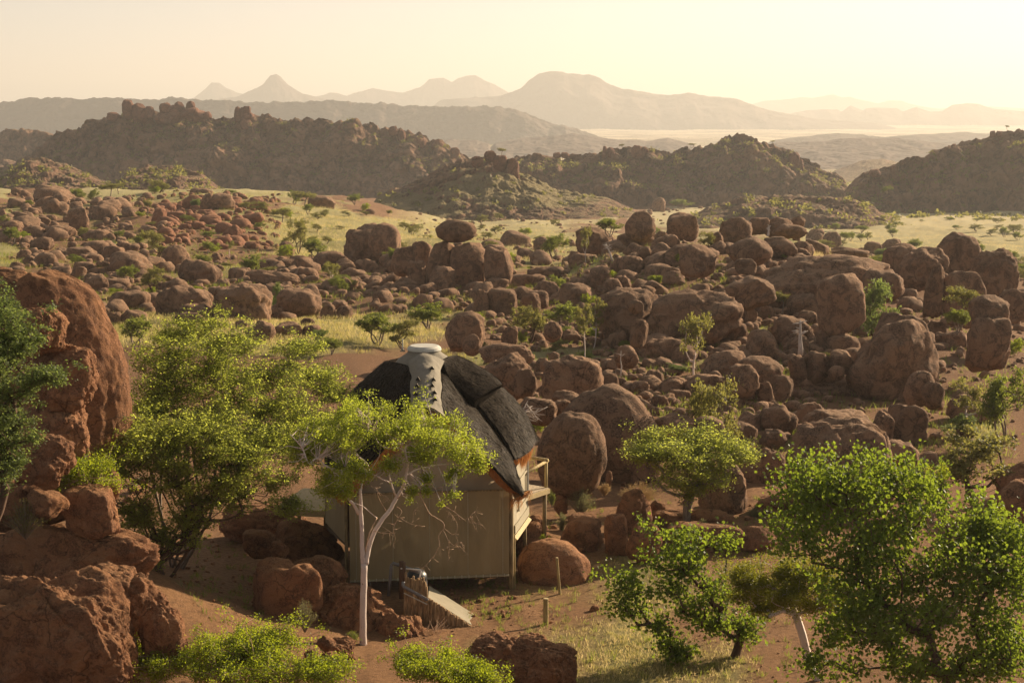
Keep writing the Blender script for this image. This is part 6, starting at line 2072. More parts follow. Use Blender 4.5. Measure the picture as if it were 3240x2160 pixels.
def broadleaf(label, root, stems, ells, n, per, seed, size=.075, rad=.16, base=.13, parts=0, name='leafy_tree', bark=M_BARK_DARK, cut=-.3, shell=.35):
    r = np.random.default_rng(seed)
    T = gaps(ell_points(r, ells, n, shell), seed, 1.1, cut, .15)
    root = np.array(root, float)
    e = empty(name, tuple(root)); tag(e, label, 'tree')
    Nn, par, tips_ = grow(root, T, r, 0.3, 0.35, 0.14)
    V, F, _ = skeleton_mesh(Nn - root, par, .006, base, sides=6)
    link('trunk', mesh_np('trunk', V, [F], bark, True), e)
    C = spray(T, r, per, rad, .7)
    m = len(C)
    d = r.normal(size=(m, 3)); d[:, 2] -= .9; d = unit(d)
    q = r.normal(size=(m, 3)); s = unit(np.cross(d, q)); nn = np.cross(s, d)
    sz = size * r.uniform(.65, 1.25, m)
    Rm = np.stack([s, d, nn], 2)                      # columns: side, along, normal
    LV, LF = butterfly()
    order = np.argsort(C[:, 1] - 0.0)
    near = order[:parts]; rest = order[parts:]
    P = np.einsum('mij,kj->mki', Rm[rest], LV) * sz[rest][:, None, None] + C[rest][:, None]
    Fc = (LF[None] + np.arange(len(rest))[:, None, None] * len(LV)).reshape(-1, 3)
    c = link('crown', mesh_np('crown', P.reshape(-1, 3) - root, [Fc], L_MOPANE, False), e)
    c['kind'] = 'stuff'
    if parts:
        lme = mesh_np('leaf', LV, [LF], L_MOPANE, False)
        for k in near:
            o = bpy.data.objects.new('leaf', lme)
            COL.objects.link(o); o.parent = e
            M4 = Matrix([[*(Rm[k][0] * sz[k]), C[k][0] - root[0]], [*(Rm[k][1] * sz[k]), C[k][1] - root[1]], [*(Rm[k][2] * sz[k]), C[k][2] - root[2]], [0, 0, 0, 1]])
            o.matrix_basis = M4
    return e


broadleaf('big leafy green tree filling the lower right corner', groot(2985, 2330, 38.5), 1,
          [E3('I', 500, 330, 180, 120, 39, .9), E3('I', 1700, 600, 300, 140, 39, 1.2), E3('I', 1850, 800, 300, 200, 38.4, 1.3), E3('I', 450, 560, 150, 100, 38.8, .8), E3('I', 620, 220, 260, 130, 39, 1.1), E3('I', 900, 200, 280, 130, 39.4, 1.2), E3('I', 1150, 210, 180, 130, 40, 1.0), E3('I', 620, 420, 260, 130, 38.6, 1.1), E3('I', 1000, 430, 320, 170, 38.6, 1.4), E3('I', 1350, 380, 250, 150, 39, 1.2), E3('I', 1600, 420, 200, 120, 39.4, 1.1),
           E3('I', 1800, 560, 200, 150, 39, 1.1), E3('I', 700, 680, 330, 150, 38.2, 1.3), E3('I', 1150, 700, 350, 180, 38.0, 1.5), E3('I', 1600, 760, 330, 180, 38.2, 1.5), E3('I', 850, 950, 300, 150, 37.8, 1.2), E3('I', 1300, 1000, 350, 170, 37.6, 1.4),
           E3('I', 1750, 1050, 260, 200, 37.8, 1.4), E3('I', 800, 1200, 240, 120, 37.8, .9), E3('I', 1200, 1280, 300, 120, 37.4, 1.1), E3('I', 1650, 1330, 300, 150, 37.4, 1.1), E3('I', 560, 1430, 120, 70, 37.6, .6), E3('I', 800, 1450, 160, 90, 37.6, .7), E3('I', 360, 680, 80, 60, 38.4, .5), E3('I', 1150, 1480, 200, 70, 37.4, .8), E3('I', 1500, 1500, 300, 80, 37.2, .9), E3('I', 1850, 1350, 200, 180, 37.6, 1.1), E3('I', 950, 1120, 250, 120, 37, 1.0)],
          2200, 15, 41, size=.085, rad=.17, base=.17, parts=290)
broadleaf('small leafy tree with dark trunk leaning over the clearing', groot(2292, 2165, 43.6), 1,
          [E3('H', 1180, 640, 60, 30, 43.2, .4), E3('H', 1300, 690, 110, 45, 43.2, .6), E3('H', 1430, 730, 90, 60, 43.3, .6), E3('H', 1380, 830, 120, 60, 43.2, .7), E3('H', 1170, 780, 80, 40, 43.0, .5), E3('H', 960, 880, 100, 50, 42.9, .5), E3('H', 1050, 950, 150, 60, 42.9, .7),
           E3('H', 920, 1050, 70, 60, 42.8, .5), E3('H', 1080, 1090, 120, 50, 42.9, .6), E3('H', 1290, 950, 110, 50, 43.0, .7), E3('H', 1400, 1070, 130, 70, 43.1, .7), E3('H', 1560, 930, 110, 50, 43.3, .7), E3('H', 1600, 1020, 90, 60, 43.5, .6), E3('H', 1200, 1180, 90, 40, 43.0, .5),
           E3('H', 1290, 1300, 110, 60, 43.1, .6), E3('H', 1370, 1370, 150, 50, 43.2, .6), E3('H', 1560, 1160, 110, 70, 43.4, .6), E3('H', 1750, 1150, 150, 60, 43.8, .7), E3('H', 1630, 650, 90, 40, 43.6, .5), E3('H', 1800, 1240, 80, 40, 43.6, .5), E3('H', 1700, 1480, 60, 50, 43.4, .3)],
          430, 16, 42, size=.085, rad=.15, base=.16, parts=200, cut=-.9)


# ---- smaller trees and shrubs: one of each kind, copied
def variant(kind, seed):
    r = np.random.default_rng(seed)
    if kind == 'g':      # rounded green bush tree
        ells = [(r.uniform(-.3, .3), r.uniform(-.3, .3), r.uniform(.4, .78), r.uniform(.18, .3), r.uniform(.18, .3), r.uniform(.14, .22)) for _ in range(8)]
        p = dict(n=110, per=42, stems=4, leaf=(.05, .018), m=L_GREEN, rad=.045, base=.02, bark=M_BARK_GREY)
    elif kind == 'u':    # umbrella on a thin stem
        ells = [(r.uniform(-.3, .3), r.uniform(-.3, .3), r.uniform(.72, .9), r.uniform(.18, .3), r.uniform(.18, .3), r.uniform(.06, .10)) for _ in range(7)]
        p = dict(n=90, per=34, stems=1, leaf=(.05, .018), m=L_OLIVE, rad=.045, base=.028, bark=M_BARK_GREY)
    elif kind == 'w':    # pale stem, open crown
        ells = [(r.uniform(-.33, .33), r.uniform(-.3, .3), r.uniform(.5, .88), r.uniform(.12, .2), r.uniform(.12, .2), r.uniform(.07, .12)) for _ in range(8)]
        p = dict(n=80, per=26, stems=1, leaf=(.05, .018), m=L_OLIVE, rad=.04, base=.03, bark=M_BARK_WHITE)
    elif kind == 'o':    # olive tall shrub
        ells = [(r.uniform(-.32, .32), r.uniform(-.3, .3), r.uniform(.35, .85), r.uniform(.14, .24), r.uniform(.14, .24), r.uniform(.08, .14)) for _ in range(10)]
        p = dict(n=120, per=36, stems=3, leaf=(.046, .016), m=L_OLIVE, rad=.045, base=.022, bark=M_BARK_DARK)
    elif kind == 'k':    # dark green
        ells = [(r.uniform(-.3, .3), r.uniform(-.3, .3), r.uniform(.25, .8), r.uniform(.18, .28), r.uniform(.18, .28), r.uniform(.14, .22)) for _ in range(9)]
        p = dict(n=120, per=44, stems=4, leaf=(.05, .018), m=L_DARK, rad=.05, base=.02, bark=M_BARK_DARK)
    elif kind == 'l':    # bright low bush
        ells = [(r.uniform(-.3, .3), r.uniform(-.3, .3), r.uniform(.3, .7), r.uniform(.2, .3), r.uniform(.2, .3), r.uniform(.2, .3)) for _ in range(6)]
        p = dict(n=110, per=42, stems=6, leaf=(.05, .02), m=L_BUSH, rad=.05, base=.015, bark=M_TWIG)
    n = p['n']
    T = ell_points(r, ells, n, .35)
    T[:, 2] = np.clip(T[:, 2], .05, 1.0)
    lo, hi = T.min(0), T.max(0)
    T[:, 0] = (T[:, 0] - (lo[0] + hi[0]) / 2) / (hi[0] - lo[0]) * .94
    T[:, 1] = (T[:, 1] - (lo[1] + hi[1]) / 2) / (hi[1] - lo[1]) * .94
    T[:, 2] = T[:, 2] / hi[2] * .97
    Vs, Fs, nb = [], [], 0
    sid = r.integers(0, p['stems'], n)
    for k in range(p['stems']):
        rt = np.array([r.uniform(-.03, .03) * (p['stems'] > 1), r.uniform(-.03, .03), -.03])
        Nn, par, _ = grow(rt, T[sid == k], r, .09, .3, .12)
        V, F, _r = skeleton_mesh(Nn, par, .0028, p['base'], sides=4)
        Vs.append(V); Fs.append(F + nb); nb += len(V)
    tme = mesh_np('trunk', np.concatenate(Vs), [np.concatenate(Fs)], p['bark'], True)
    lv, lf = leaf_quads(spray(T, r, p['per'], p['rad'], .5), r, *p['leaf'], flat=.4, fold=.15)
    return tme, mesh_np('crown', lv, [lf], p['m'], False)


VAR = {}


def small_tree(kind, u, vt, vb, wpx, label, group=None, Y=0, m=None, name=None, cat='tree'):
    k = _cnt.get('t' + kind, 0); _cnt['t' + kind] = k + 1
    key = (kind, k % 3)
    if key not in VAR: VAR[key] = variant(kind, 300 + k + ord(kind) * 7)
    if Y <= 0: Y = ground_Y(u, vb)
    s, tt = st(u, vt); _, tb = st(u, vb)
    zb_ = float(tb) * Y
    gzz = gz(float(s) * Y, Y)
    if abs(zb_ - gzz) < 2.2: zb_ = gzz - .03
    h = float(tt) * Y - zb_; w = wpx / F_PX * Y
    e = empty(name or {'g': 'green_tree', 'u': 'umbrella_tree', 'w': 'pale_stemmed_tree', 'o': 'olive_tree', 'k': 'dark_tree', 'l': 'bush'}[kind], (float(s) * Y, Y, zb_))
    e.scale = (w, w, h * 1.02)
    e.rotation_euler = (0, 0, (k % 2) * math.pi)
    tag(e, label, cat if kind != 'l' else 'bush', group)
    tr_, cr_ = VAR[key]
    link('trunk', tr_, e); c = link('crown', cr_, e); c['kind'] = 'stuff'
    return e


TREES = """
B 505 1145 1278 175 g 0 | bright green tree growing against the stacked pillars
B 1485 1060 1205 165 g 0 | bright green round tree at the near edge of the sunlit grass
B 1825 965 1075 165 g 170 | bright green bushy tree just left of the round balanced boulder
B 1300 1022 1065 80 l 0 | low green bush on the far side of the sunlit grass strip
B 752 872 942 48 u 0 | small umbrella tree alone on the shaded grassy hillside
B 455 912 980 42 u 0 | second small pale-stemmed umbrella tree left of the lone one on the grassy hillside
B 655 678 740 80 g 0 | green tree on the left shoulder of the grassy hillock
B 1525 748 797 85 g 0 | round green tree at the right foot of the grassy hillock
B 1852 757 822 70 g 0 | green tree beyond the boulders left of the far gap
B 1742 838 905 60 g 0 | dark green tree at the end of the rubble ridge
B 1338 676 745 80 g 0 | dark bush on the right slope of the grassy hillock
B 1675 1012 1165 70 w 160 | small tree with curved white stem beside the leaning rock
B 97 1235 1372 95 w 0 | thin white-stemmed tree above the round boulder at centre left
B 175 1318 1415 180 g 0 | green bush below the thin white-stemmed tree
B 240 812 872 100 g 0 | olive bush at the left end of the grassy slope
B 305 868 912 60 l 0 | low bush on the grass above the leaning boulder
B 1230 890 935 60 l 0 | low bush on the rubble slope below the hillock
B 1560 860 900 80 l 0 | bright low bush on the rubble ridge right of the hillock
B 1150 528 585 55 u 545 | small umbrella tree on the summit of the grassy hillock
B 1895 503 532 34 u 752 | tiny tree on the skyline of the middle hill
B 2330 498 525 50 u 752 | tiny tree on the skyline left of the cliff summit
B 1120 1010 1075 80 o 0 | small thorn bush at the edge of the sunlit grass
B 1060 1045 1110 70 o 0 | small olive bush right of the balancing boulder
B 1220 1070 1120 80 g 0 | grey-green bush on the sunlit grass strip
B 1380 1070 1130 70 o 0 | small thorn bush left of the bright round tree
B 545 985 1040 80 o 0 | thorn bush behind the leaning boulder
B 600 1010 1065 70 o 0 | bare thorn bush just left of the balancing boulder
B 2095 1020 1075 80 g 0 | green bush right of the round balanced boulder
B 2110 1318 1365 90 l 0 | bright low bush among the rubble left of the haystack boulder
A 797 813 892 98 u 0 | wide umbrella tree behind the flat-topped dome
A 1095 808 872 95 g 0 | round green tree behind the left slope
A 1362 758 838 92 u 0 | umbrella tree on the skyline of the left slope
A 938 816 860 45 u 0 | small umbrella tree between two larger ones on the left slope
A 635 850 935 80 g 0 | green umbrella tree growing out of the flat-topped dome
A 997 928 1066 62 u 0 | upright tree with tall bare stem in the left rubble
A 950 1003 1065 80 l 0 | bright low bush at the foot of the tall bare-stemmed tree
A 88 1112 1260 118 g 0 | green tree at the far left edge of the left slope
A 1040 1135 1340 160 o 0 | tall feathery olive tree in the middle of the left slope
A 945 1155 1270 90 g 0 | green tree touching the tall feathery olive tree
A 510 1296 1420 128 g 0 | green tree among folded boulders low on the left slope
A 850 1372 1505 160 g 0 | green bush tree left of the long tapering boulder
A 1035 1380 1560 165 o 0 | grey-green tree directly below the angular upright boulder
A 1402 1203 1290 100 g 0 | green bush above the long tapering boulder
A 1655 943 1040 75 u 0 | umbrella tree above the red rock heap
A 1758 1073 1145 90 g 0 | green tree at the right end of the red rock heap
A 2010 1048 1255 135 o 0 | tall pale green tree at the edge of the sunlit meadow
A 2135 1190 1345 160 g 0 | broad dark green tree right of the tall pale green one
A 1552 1203 1312 55 w 0 | thin pale-stemmed tree in the middle of the left slope
A 1705 1298 1455 165 g 0 | spreading green tree in the lower centre of the left slope
A 1800 1380 1480 130 o 0 | low olive bush under the spreading green tree
A 2245 1350 1510 105 w 0 | slender white-stemmed tree left of the leaning boulder
A 1985 862 940 85 g 0 | green tree on the upper edge of the meadow
A 2078 953 1035 80 g 0 | green tree at the left border of the meadow
A 1555 855 905 95 g 0 | green bush behind the twin round boulders
A 1330 915 985 85 k 0 | dark bush left of the twin round boulders
A 592 835 862 80 g 0 | small green bush on the skyline of the left slope
A 600 1235 1262 150 l 0 | low green bush mat between boulders at far left
A 200 928 985 70 g 0 | small green bush at the far left on the skyline slope
A 2280 850 885 120 g 0 | green bush row behind the meadow
A 2140 1085 1150 70 o 0 | sparse thorn bush on the meadow left side
A 2060 1060 1110 60 o 0 | small bare thorn bush in the meadow centre
A 2300 1100 1150 70 o 0 | small thorn bush on the meadow near the leaning boulder
A 2200 990 1050 60 o 0 | pale bush on the upper meadow
D 1872 208 385 80 k 0 | narrow dark green tree between two big boulders
D 2290 163 300 130 g 0 | green bush beside the slender white-stemmed tree
D 900 438 660 225 g 0 | fresh green tree right of the big red dome
D 2175 522 640 120 k 0 | dark green tree at the right end of the green valley
D 2240 570 700 150 g 0 | spreading thorn tree on the valley floor
D 1980 596 655 90 g 0 | small round bush on the valley floor
D 450 200 260 85 l 0 | low green bush above the ridge of the big red dome
D 1860 640 700 90 o 0 | bare little thorn bush in the pale valley grass
Z 870 722 795 100 g 0 | green tree beyond the left side of the roof
Z 985 698 762 95 g 0 | bright green tree behind the tip of the roof
Z 930 735 800 70 o 0 | thorn tree just left of the roof cap
Z 1110 560 600 20 w 0 |
F 590 163 330 175 g 0 | round green tree in front of the wide low boulder
F 385 372 650 265 o 0 | many-stemmed green acacia in the clump right of the square boulder
F 620 360 555 245 g 0 | dense green acacia behind the small ball boulder
F 848 325 570 165 w 108 | white-barked tree leaning left against the folded boulder
F 780 385 590 135 w 100 | white-stemmed tree under the leaning white-barked tree
F 1570 422 835 235 w 92 | tall sparse tree with thin pale trunk on the tilted slab
F 1700 908 1280 360 o 68 | olive tree with open crown above the low rounded boulders
F 1285 158 212 110 l 0 | small bright bush in the rubble above the tilted slab
F 1088 622 680 130 l 0 | green shrub growing behind the small propped boulder
F 795 703 760 120 l 0 | low green shrub in the sandy hollow
F 345 560 660 90 l 0 | bright shrub at the foot of the green acacia
F 1430 790 850 150 k 0 | dark low shrub below the cracked sloping slab
F 450 1185 1290 90 l 0 | green shrub in the shade behind the roof edge
G 1080 203 470 270 k 112 | dark green tree growing between two tall boulders
G 1682 243 470 265 o 98 | olive-coloured tree in front of the square-shouldered boulder
G 1638 395 575 205 g 96 | green shrub beneath the olive tree beside the pillar
G 372 280 462 125 u 0 | small umbrella tree with thin pale trunk beside the round boulder
G 2050 605 765 130 l 0 | bright yellow-green bush at the right edge
G 1740 902 1240 250 w 76 | white-trunked tree with many stems on the right
G 1980 828 1260 360 g 74 | dark-trunked green tree at the right edge beside the white-trunked one
G 1640 1150 1290 240 k 76 | dark green shrub under the white-trunked tree
G 1800 1278 1580 600 o 62 | wide grey-green shrub above the big leafy tree
G 1470 1490 1580 190 l 60 | bright green bush between red boulder and big leafy tree
G 1190 1310 1350 120 l 0 | small green plant in the crack behind the big dome boulder
C 555 1040 1120 150 g 0 | bright green tree growing on the flat dome boulder
C 545 1105 1168 105 g 0 | small green bush directly below the bright green tree on the dome
C 280 1098 1225 105 o 0 | pale grey-green bush left of the flat dome boulder
C 1440 1208 1295 110 k 0 | dark green shrub in the gap left of the sloping dome boulder
C 788 1225 1280 62 l 0 | pale yellow shrub on the whaleback ridge
C 1280 645 705 0 g 0 |
C 712 505 530 32 u 752 | lone umbrella tree on the summit shoulder of the middle hill
C 1672 618 662 42 g 0 | round tree on the saddle left of the right hill
C 2242 408 434 30 u 632 | tiny tree on the crest of the right hill
C 380 480 500 14 u 752 |
C 180 525 550 30 u 752 | tiny tree on the left shoulder of the middle hill summit
C 720 828 875 55 g 0 | round bush at the foot of the middle hill
C 965 815 890 50 g 0 | tall bush beside the low dark rock ridge
C 1460 800 850 70 g 500 | bushy tree at the foot of the right hill
C 120 890 960 150 g 0 | dense green bushes behind the haystack boulder
H 695 252 485 215 s 0 |
"""
for ln in TREES.strip().splitlines():
    a_, lab = ln.split('|')
    c, cx, tp, bt, w, kd, Y = a_.split()
    lab = lab.strip()
    if not lab or kd == 's': continue
    u, vt = src(c, float(cx), float(tp)); _, vb = src(c, float(cx), float(bt))
    small_tree(kd, u, vt, vb, float(w) / CROPS[c][2], lab, Y=float(Y))

# shrubs counted on the plain
rp = np.random.default_rng(61)
npl = 0
for k in range(400):
    u, v = rp.uniform(2480, 3240), rp.uniform(668, 905)
    if u < 2600 and v > 760 or u < 2700 and v > 800: continue
    if npl >= 62: break
    h = (v - 600) * rp.uniform(.10, .19)
    small_tree(rp.choice(list('goog')), u, v - h, v, h * rp.uniform(1.2, 2.2), 'small thorn shrub dotted on the sunlit plain at right', 'thorn shrubs dotted on the right plain')
    npl += 1
for k in range(26):
    u, v = rp.uniform(860, 1900), rp.uniform(680, 800)
    h = rp.uniform(16, 30)
    small_tree('o', u, v - h, v, h * 1.5, 'small thorn shrub dotted on the sunlit meadow at centre', 'thorn shrubs dotted on the centre meadow')


for k in range(30):
    u, v = rp.uniform(0, 1000), rp.uniform(610, 960)
    h = rp.uniform(22, 46)
    small_tree(rp.choice(list('goul')), u, v - h, v, h * rp.uniform(1.1, 1.8), near_label(u, v, 'small green shrub'))
for k in range(20):
    u, v = rp.uniform(1450, 2700), rp.uniform(790, 1150)
    h = rp.uniform(20, 44)
    small_tree(rp.choice(list('gol')), u, v - h, v, h * rp.uniform(1.1, 1.8), near_label(u, v, 'small green shrub'))


# dead wood
def snag(label, root, top, r0, seed, lean=0, nbr=7, m=M_DEAD):
    r = np.random.default_rng(seed)
    a = Acc(); p, q = Vector(root), Vector(top)
    L = (q - p).length
    pts = [p.lerp(q, f) + Vector((r.normal() * .02, 0, 0)) * L for f in np.linspace(0, 1, 6)]
    a.tube(pts, np.linspace(r0, r0 * .25, 6), 7)
    for k in range(nbr):
        f = r.uniform(.5, .95); s = p.lerp(q, f)
        d = Vector((r.choice([-1, 1]) * r.uniform(.5, 1), r.uniform(-.5, .5), r.uniform(-.2, .6))).normalized() * L * r.uniform(.12, .28)
        a.tube([s, s + d * .5 + Vector((0, 0, .02)), s + d], [r0 * .35, r0 * .25, r0 * .1], 5)
    o = a.build('dead_tree', m, None, True)
    return tag(o, label, 'dead tree')


pR = at('G', 522, 725, 92); snag('bare white dead tree trunk standing in the rock field', pR, at('G', 518, 478, 92), .17, 71)
snag('thin leaning dead stick in front of the small propped boulder', at('F', 1042, 878, 82), at('F', 1046, 690, 82), .05, 72, nbr=2)
snag('bare white leafless shrub on the flat dome boulder', at('C', 680, 1130, 140), at('C', 690, 1060, 140), .12, 73, nbr=14)
snag('leaning white dead tree below the bright green tree at centre right', at('B', 1838, 1228, 150), at('B', 1800, 1115, 150), .12, 74, nbr=14)
fb = Acc(); r9 = np.random.default_rng(9)
c0 = at('J', 2170, 880, 58.5)
for k in range(26):
    d = Vector((r9.uniform(-.3, 1), r9.uniform(-.6, .3), r9.uniform(-.25, .4))).normalized() * r9.uniform(.4, 1.1)
    s = c0 + Vector((r9.uniform(-.3, .3), r9.uniform(-.3, .3), r9.uniform(-.2, .2)))
    fb.tube([s - d * .5, s + Vector((0, 0, .05)), s + d * .5], [.02, .022, .008], 5)
tag(fb.build('fallen_branches', M_DEAD, None, True), 'heap of bleached dead branches just behind the right roof edge', 'branches')
fb = Acc()
for k in range(30):
    b0 = at('L', 790 + r9.uniform(-30, 60), 1290, 46.0)
    t0 = at('L', r9.uniform(760, 1110), r9.uniform(860, 1150), 46.0 + r9.uniform(-.3, .3))
    md = b0.lerp(t0, .5) + Vector((r9.normal() * .08, r9.normal() * .08, 0))
    fb.tube([b0, md, t0], [.012, .008, .003], 4)
tag(fb.build('bare_shrub', M_TWIG, None, True), 'leafless twiggy shrub at the foot of the stick fence', 'shrub')


# upright wispy shrubs
def wispy(label, c, cx, tp, bt, w, Y, n, m, seed, lean=.25, leaf=(.045, .007), name='shrub', straws=0):
    r = np.random.default_rng(seed)
    root = at(c, cx, bt, Y); k = Y / F_PX / CROPS[c][2]
    H_, W_ = (bt - tp) * k, w * k / 2
    e = empty(name, tuple(root)); tag(e, label, 'shrub')
    a = Acc(); C = []
    for q in range(n):
        ang = r.uniform(0, 6.283); rr = r.random() ** .6
        tip = np.array([math.cos(ang) * rr * W_, math.sin(ang) * rr * W_ * .8, H_ * (1 - .45 * rr ** 2) * r.uniform(.7, 1)])
        mid = tip * .5 + np.array([0, 0, H_ * .08])
        a.tube([(0, 0, 0), mid, tip], [.008, .006, .002], 3, caps=False)
        for f in np.linspace(.25, 1, 16):
            pnt = (mid * 2 * f if f < .5 else mid + (tip - mid) * (f - .5) * 2)
            C.append(pnt + r.normal(0, .018, 3))
    C = np.repeat(np.array(C), 2 if leaf[0] > .02 else 1, axis=0) + r.normal(0, .012, (len(C) * (2 if leaf[0] > .02 else 1), 3))
    st_ = a.build('stems', m if straws else M_BARK_GREY, e)
    st_['kind'] = 'stuff'
    lv, lf = leaf_quads(C, r, leaf[0], leaf[1], 0, -.5, .1)
    c_ = link('foliage', mesh_np('foliage', lv, [lf], m, False), e); c_['kind'] = 'stuff'
    return e


wispy('feathery grey-green shrub beside the deck post', 'H', 695, 262, 490, 215, 60, 150, L_GREY, 81)
wispy('small feathery grey-green shrub below the jagged pointed rock', 'H', 575, 440, 600, 95, 57.5, 60, L_GREY, 82)
wispy('bright green shrub behind the leg of the deck', 'H', 508, 300, 420, 60, 57, 40, L_GREEN, 83)
wispy('dry straw-coloured bush behind the tall pointed boulder', 'H', 1080, 240, 420, 310, 61, 260, L_STRAW, 84, leaf=(.05, .005), straws=1)
wispy('dry pale grass clump in front of the massive upright boulder', 'H', 850, 250, 350, 95, 61.5, 70, L_STRAW, 85, leaf=(.06, .006), straws=1)
wispy('grey-green shrub at the foot of the many-stemmed feathery tree', 'E', 1110, 830, 1050, 240, 45, 120, L_GREY, 86)
wispy('dry grey shrub in front of the pale-faced boulder', 'E', 1890, 950, 1180, 170, 43.5, 90, L_GREY, 87, leaf=(.05, .004))
wispy('wispy weed growing on the left of the white tree trunk', 'E', 2190, 1150, 1260, 100, 42.5, 40, L_GREEN, 88)
wispy('green weedy shrub in the shade under the hut floor', 'L', 1560, 350, 500, 240, 53.5, 70, L_GREEN, 89)
wispy('pale bush between the massive boulder and the big dome', 'H', 1830, 400, 520, 160, 60.5, 90, L_GREY, 90)
wispy('dry tangled shrub among rocks at the left edge', 'E', 160, 330, 600, 300, 41, 130, L_OLIVE, 91, leaf=(.04, .006))
wispy('small green plant on the left slope of the clearing rocks', 'H', 1490, 490, 560, 70, 56.5, 40, L_GREY, 92)
wispy('small bright weed beside the big orange-patched boulder', 'H', 450, 590, 670, 50, 53, 40, L_BUSH, 93)


# ---------------------------------------------------------------- grass
def grass(name, boxes, m, seed, use_mask=True):
    """boxes: u0 v0 u1 v1 count blade_height blades spread"""
    r = np.random.default_rng(seed)
    Vs, Fs, nb = [], [], 0
    for (u0, v0, u1, v1, cnt, bh, nbld, spr) in boxes:
        u, v = r.uniform(u0, u1, cnt), r.uniform(v0, v1, cnt)
        # map rows to distance with a table for this box
        vv = np.linspace(v0, v1, 24); uu = np.linspace(u0, u1, 9)
        tab = np.array([[ground_Y(a_, b_) for b_ in vv] for a_ in uu])
        iu = np.clip((u - u0) / (u1 - u0) * 8, 0, 7.999); iv = np.clip((v - v0) / (v1 - v0) * 23, 0, 22.999)
        i0, j0 = iu.astype(int), iv.astype(int); fu, fv = iu - i0, iv - j0
        Y = tab[i0, j0] * (1 - fu) * (1 - fv) + tab[i0 + 1, j0] * fu * (1 - fv) + tab[i0, j0 + 1] * (1 - fu) * fv + tab[i0 + 1, j0 + 1] * fu * fv
        s = st(u, v)[0]
        x = s * Y
        if use_mask:
            keep = meadow(x, Y) > r.uniform(.15, .8, cnt)
            x, Y = x[keep], Y[keep]
        n = len(x)
        if not n: continue
        z = ground_z(x, Y)
        B = np.stack([x, Y, z], 1)[:, None] + np.concatenate([r.normal(0, spr, (n, nbld, 2)), np.zeros((n, nbld, 1))], 2)
        tip = B + np.concatenate([r.normal(0, bh * .38, (n, nbld, 2)), bh * r.uniform(.5, 1.1, (n, nbld, 1))], 2)
        wd = r.normal(size=(n, nbld, 3)) * np.array([1, 1, 0]); wd = unit(wd) * (bh * .03 + .002)
        mid = B * .45 + tip * .55 + np.array([0, 0, bh * .08])
        V = np.stack([B - wd, B + wd, mid + wd * .7, tip, mid - wd * .7], 2).reshape(-1, 3)
        q = n * nbld
        k = np.arange(q)[:, None] * 5
        Fs += [np.concatenate([k + [[0, 1, 2]], k + [[0, 2, 4]], k + [[4, 2, 3]]]) + nb]
        Vs.append(V); nb += len(V)
    o = link(name, mesh_np(name, np.concatenate(Vs), [np.concatenate(Fs)], m, False))
    return tag(o, kind='stuff')


grass('grass', [(0, 600, 1500, 960, 9000, .5, 4, .2), (1500, 1880, 2500, 2160, 3600, .11, 5, .07), (1500, 1650, 2500, 1900, 700, .14, 5, .06), (250, 930, 1500, 1130, 7000, .34, 5, .15), (2950, 1250, 3240, 1420, 500, .3, 5, .12),
                (450, 560, 1250, 640, 3500, .5, 4, .25), (0, 820, 500, 940, 1200, .35, 4, .2)], L_GRASS, 91)
grass('dry_grass', [(1500, 1560, 2550, 1900, 2600, .09, 4, .05), (1300, 1900, 1700, 2160, 1500, .1, 4, .05), (820, 640, 1950, 830, 14000, .5, 4, .28), (2200, 640, 3240, 900, 16000, .45, 4, .35), (300, 960, 1500, 1100, 2500, .4, 4, .15), (1500, 1900, 2500, 2160, 3200, .14, 4, .06), (1500, 1720, 2500, 1920, 300, .12, 4, .06)], L_GOLD, 92)
grass('weeds', [(1500, 1560, 2500, 2160, 520, .2, 9, .06), (600, 1700, 900, 2100, 120, .2, 8, .06), (1500, 1000, 3200, 1500, 1800, .4, 8, .15), (0, 600, 1100, 1000, 3800, .5, 8, .25), (1100, 700, 2300, 1000, 1500, .5, 8, .2), (1340, 1830, 1640, 1960, 160, .16, 8, .05)], L_GREEN, 93, use_mask=False)


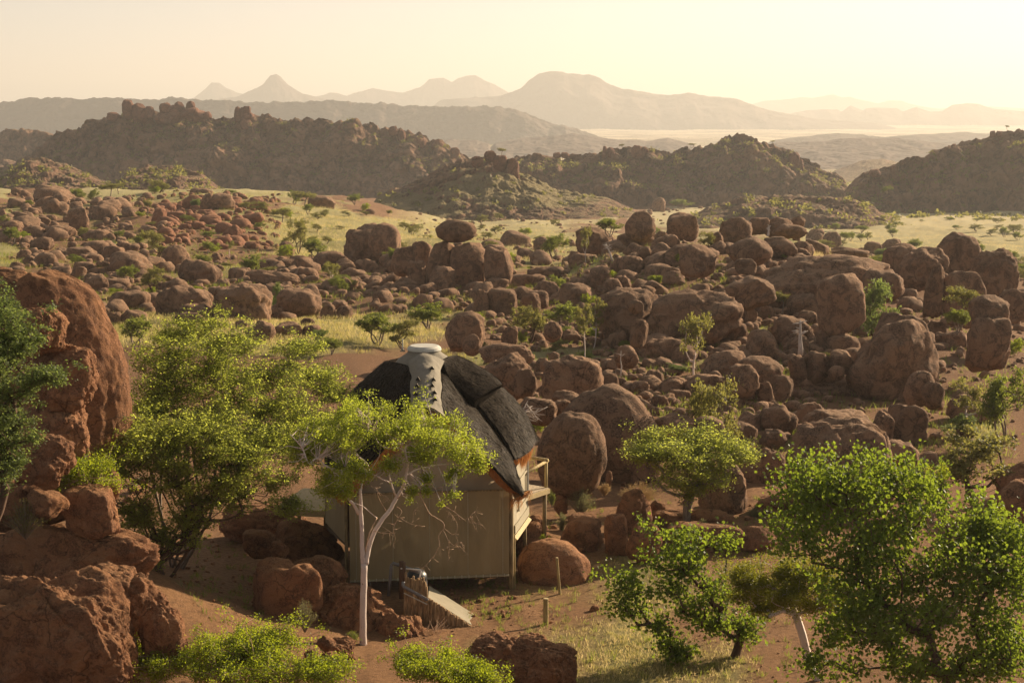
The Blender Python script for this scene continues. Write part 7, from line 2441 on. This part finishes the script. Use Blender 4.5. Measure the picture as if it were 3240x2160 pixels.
# scrub on the hills: bushes nobody could count
def hill_scrub(name, items, m, seed):
    r = np.random.default_rng(seed)
    Cs = []
    for (grid, W), cnt, size, wlo in items:
        nr, nc = grid.shape[:2]
        i = (nr * 0.62 * r.uniform(wlo, 1.1, cnt)).astype(int).clip(0, nr - 2); j = r.integers(0, nc - 1, cnt)
        P = grid[i, j]
        sz = size * r.uniform(.5, 1.3, (cnt, 1, 1))
        q = r.normal(size=(cnt, 26, 3)) * np.array([.5, .5, .3]) * sz + np.array([0, 0, .45]) * sz
        Cs.append((P[:, None] + q).reshape(-1, 3))
    C = np.concatenate(Cs)
    lv, lf = leaf_quads(C, r, .8, .3, .2, 0, .1)
    return tag(link(name, mesh_np(name, lv, [lf], m, False)), kind='stuff')


hill_scrub('hill_scrub', [(HILL_L, 520, 2.2, .25), (HILL_C, 330, 1.8, .25), (HILL_R, 300, 1.6, .1), (RIDGES[-4], 80, 1.5, .2), (RIDGES[-3], 80, 1.5, .2), (RIDGES[-2], 90, 1.3, .1), (HILLOCK, 60, 1.0, .3)], L_OLIVE, 95)


def plain_scrub(name, cnt, seed):
    r = np.random.default_rng(seed)
    Cs = []
    for (u0, v0, u1, v1, n, size) in [(1350, 445, 2700, 560, 700, 3.0), (2640, 500, 2950, 600, 420, 2.0), (1500, 400, 3240, 470, 500, 5.0), (2300, 640, 3240, 700, 260, 1.4), (1400, 455, 2250, 490, 300, 3.)]:
        for k in range(n):
            u, v = r.uniform(u0, u1), r.uniform(v0, v1)
            Y = ground_Y(u, v); x = float(st(u, v)[0]) * Y
            sz = size * r.uniform(.5, 1.2)
            q = r.normal(size=(10, 3)) * np.array([.6, .5, .3]) * sz + np.array([0, 0, .4 * sz])
            Cs.append(q + (x, Y, gz(x, Y)))
    C = np.concatenate(Cs)
    lv, lf = leaf_quads(C, r, 1.4, .6, .2, 0, .1)
    return tag(link(name, mesh_np(name, lv, [lf], L_OLIVE, False)), kind='stuff')


plain_scrub('plain_scrub', 0, 96)
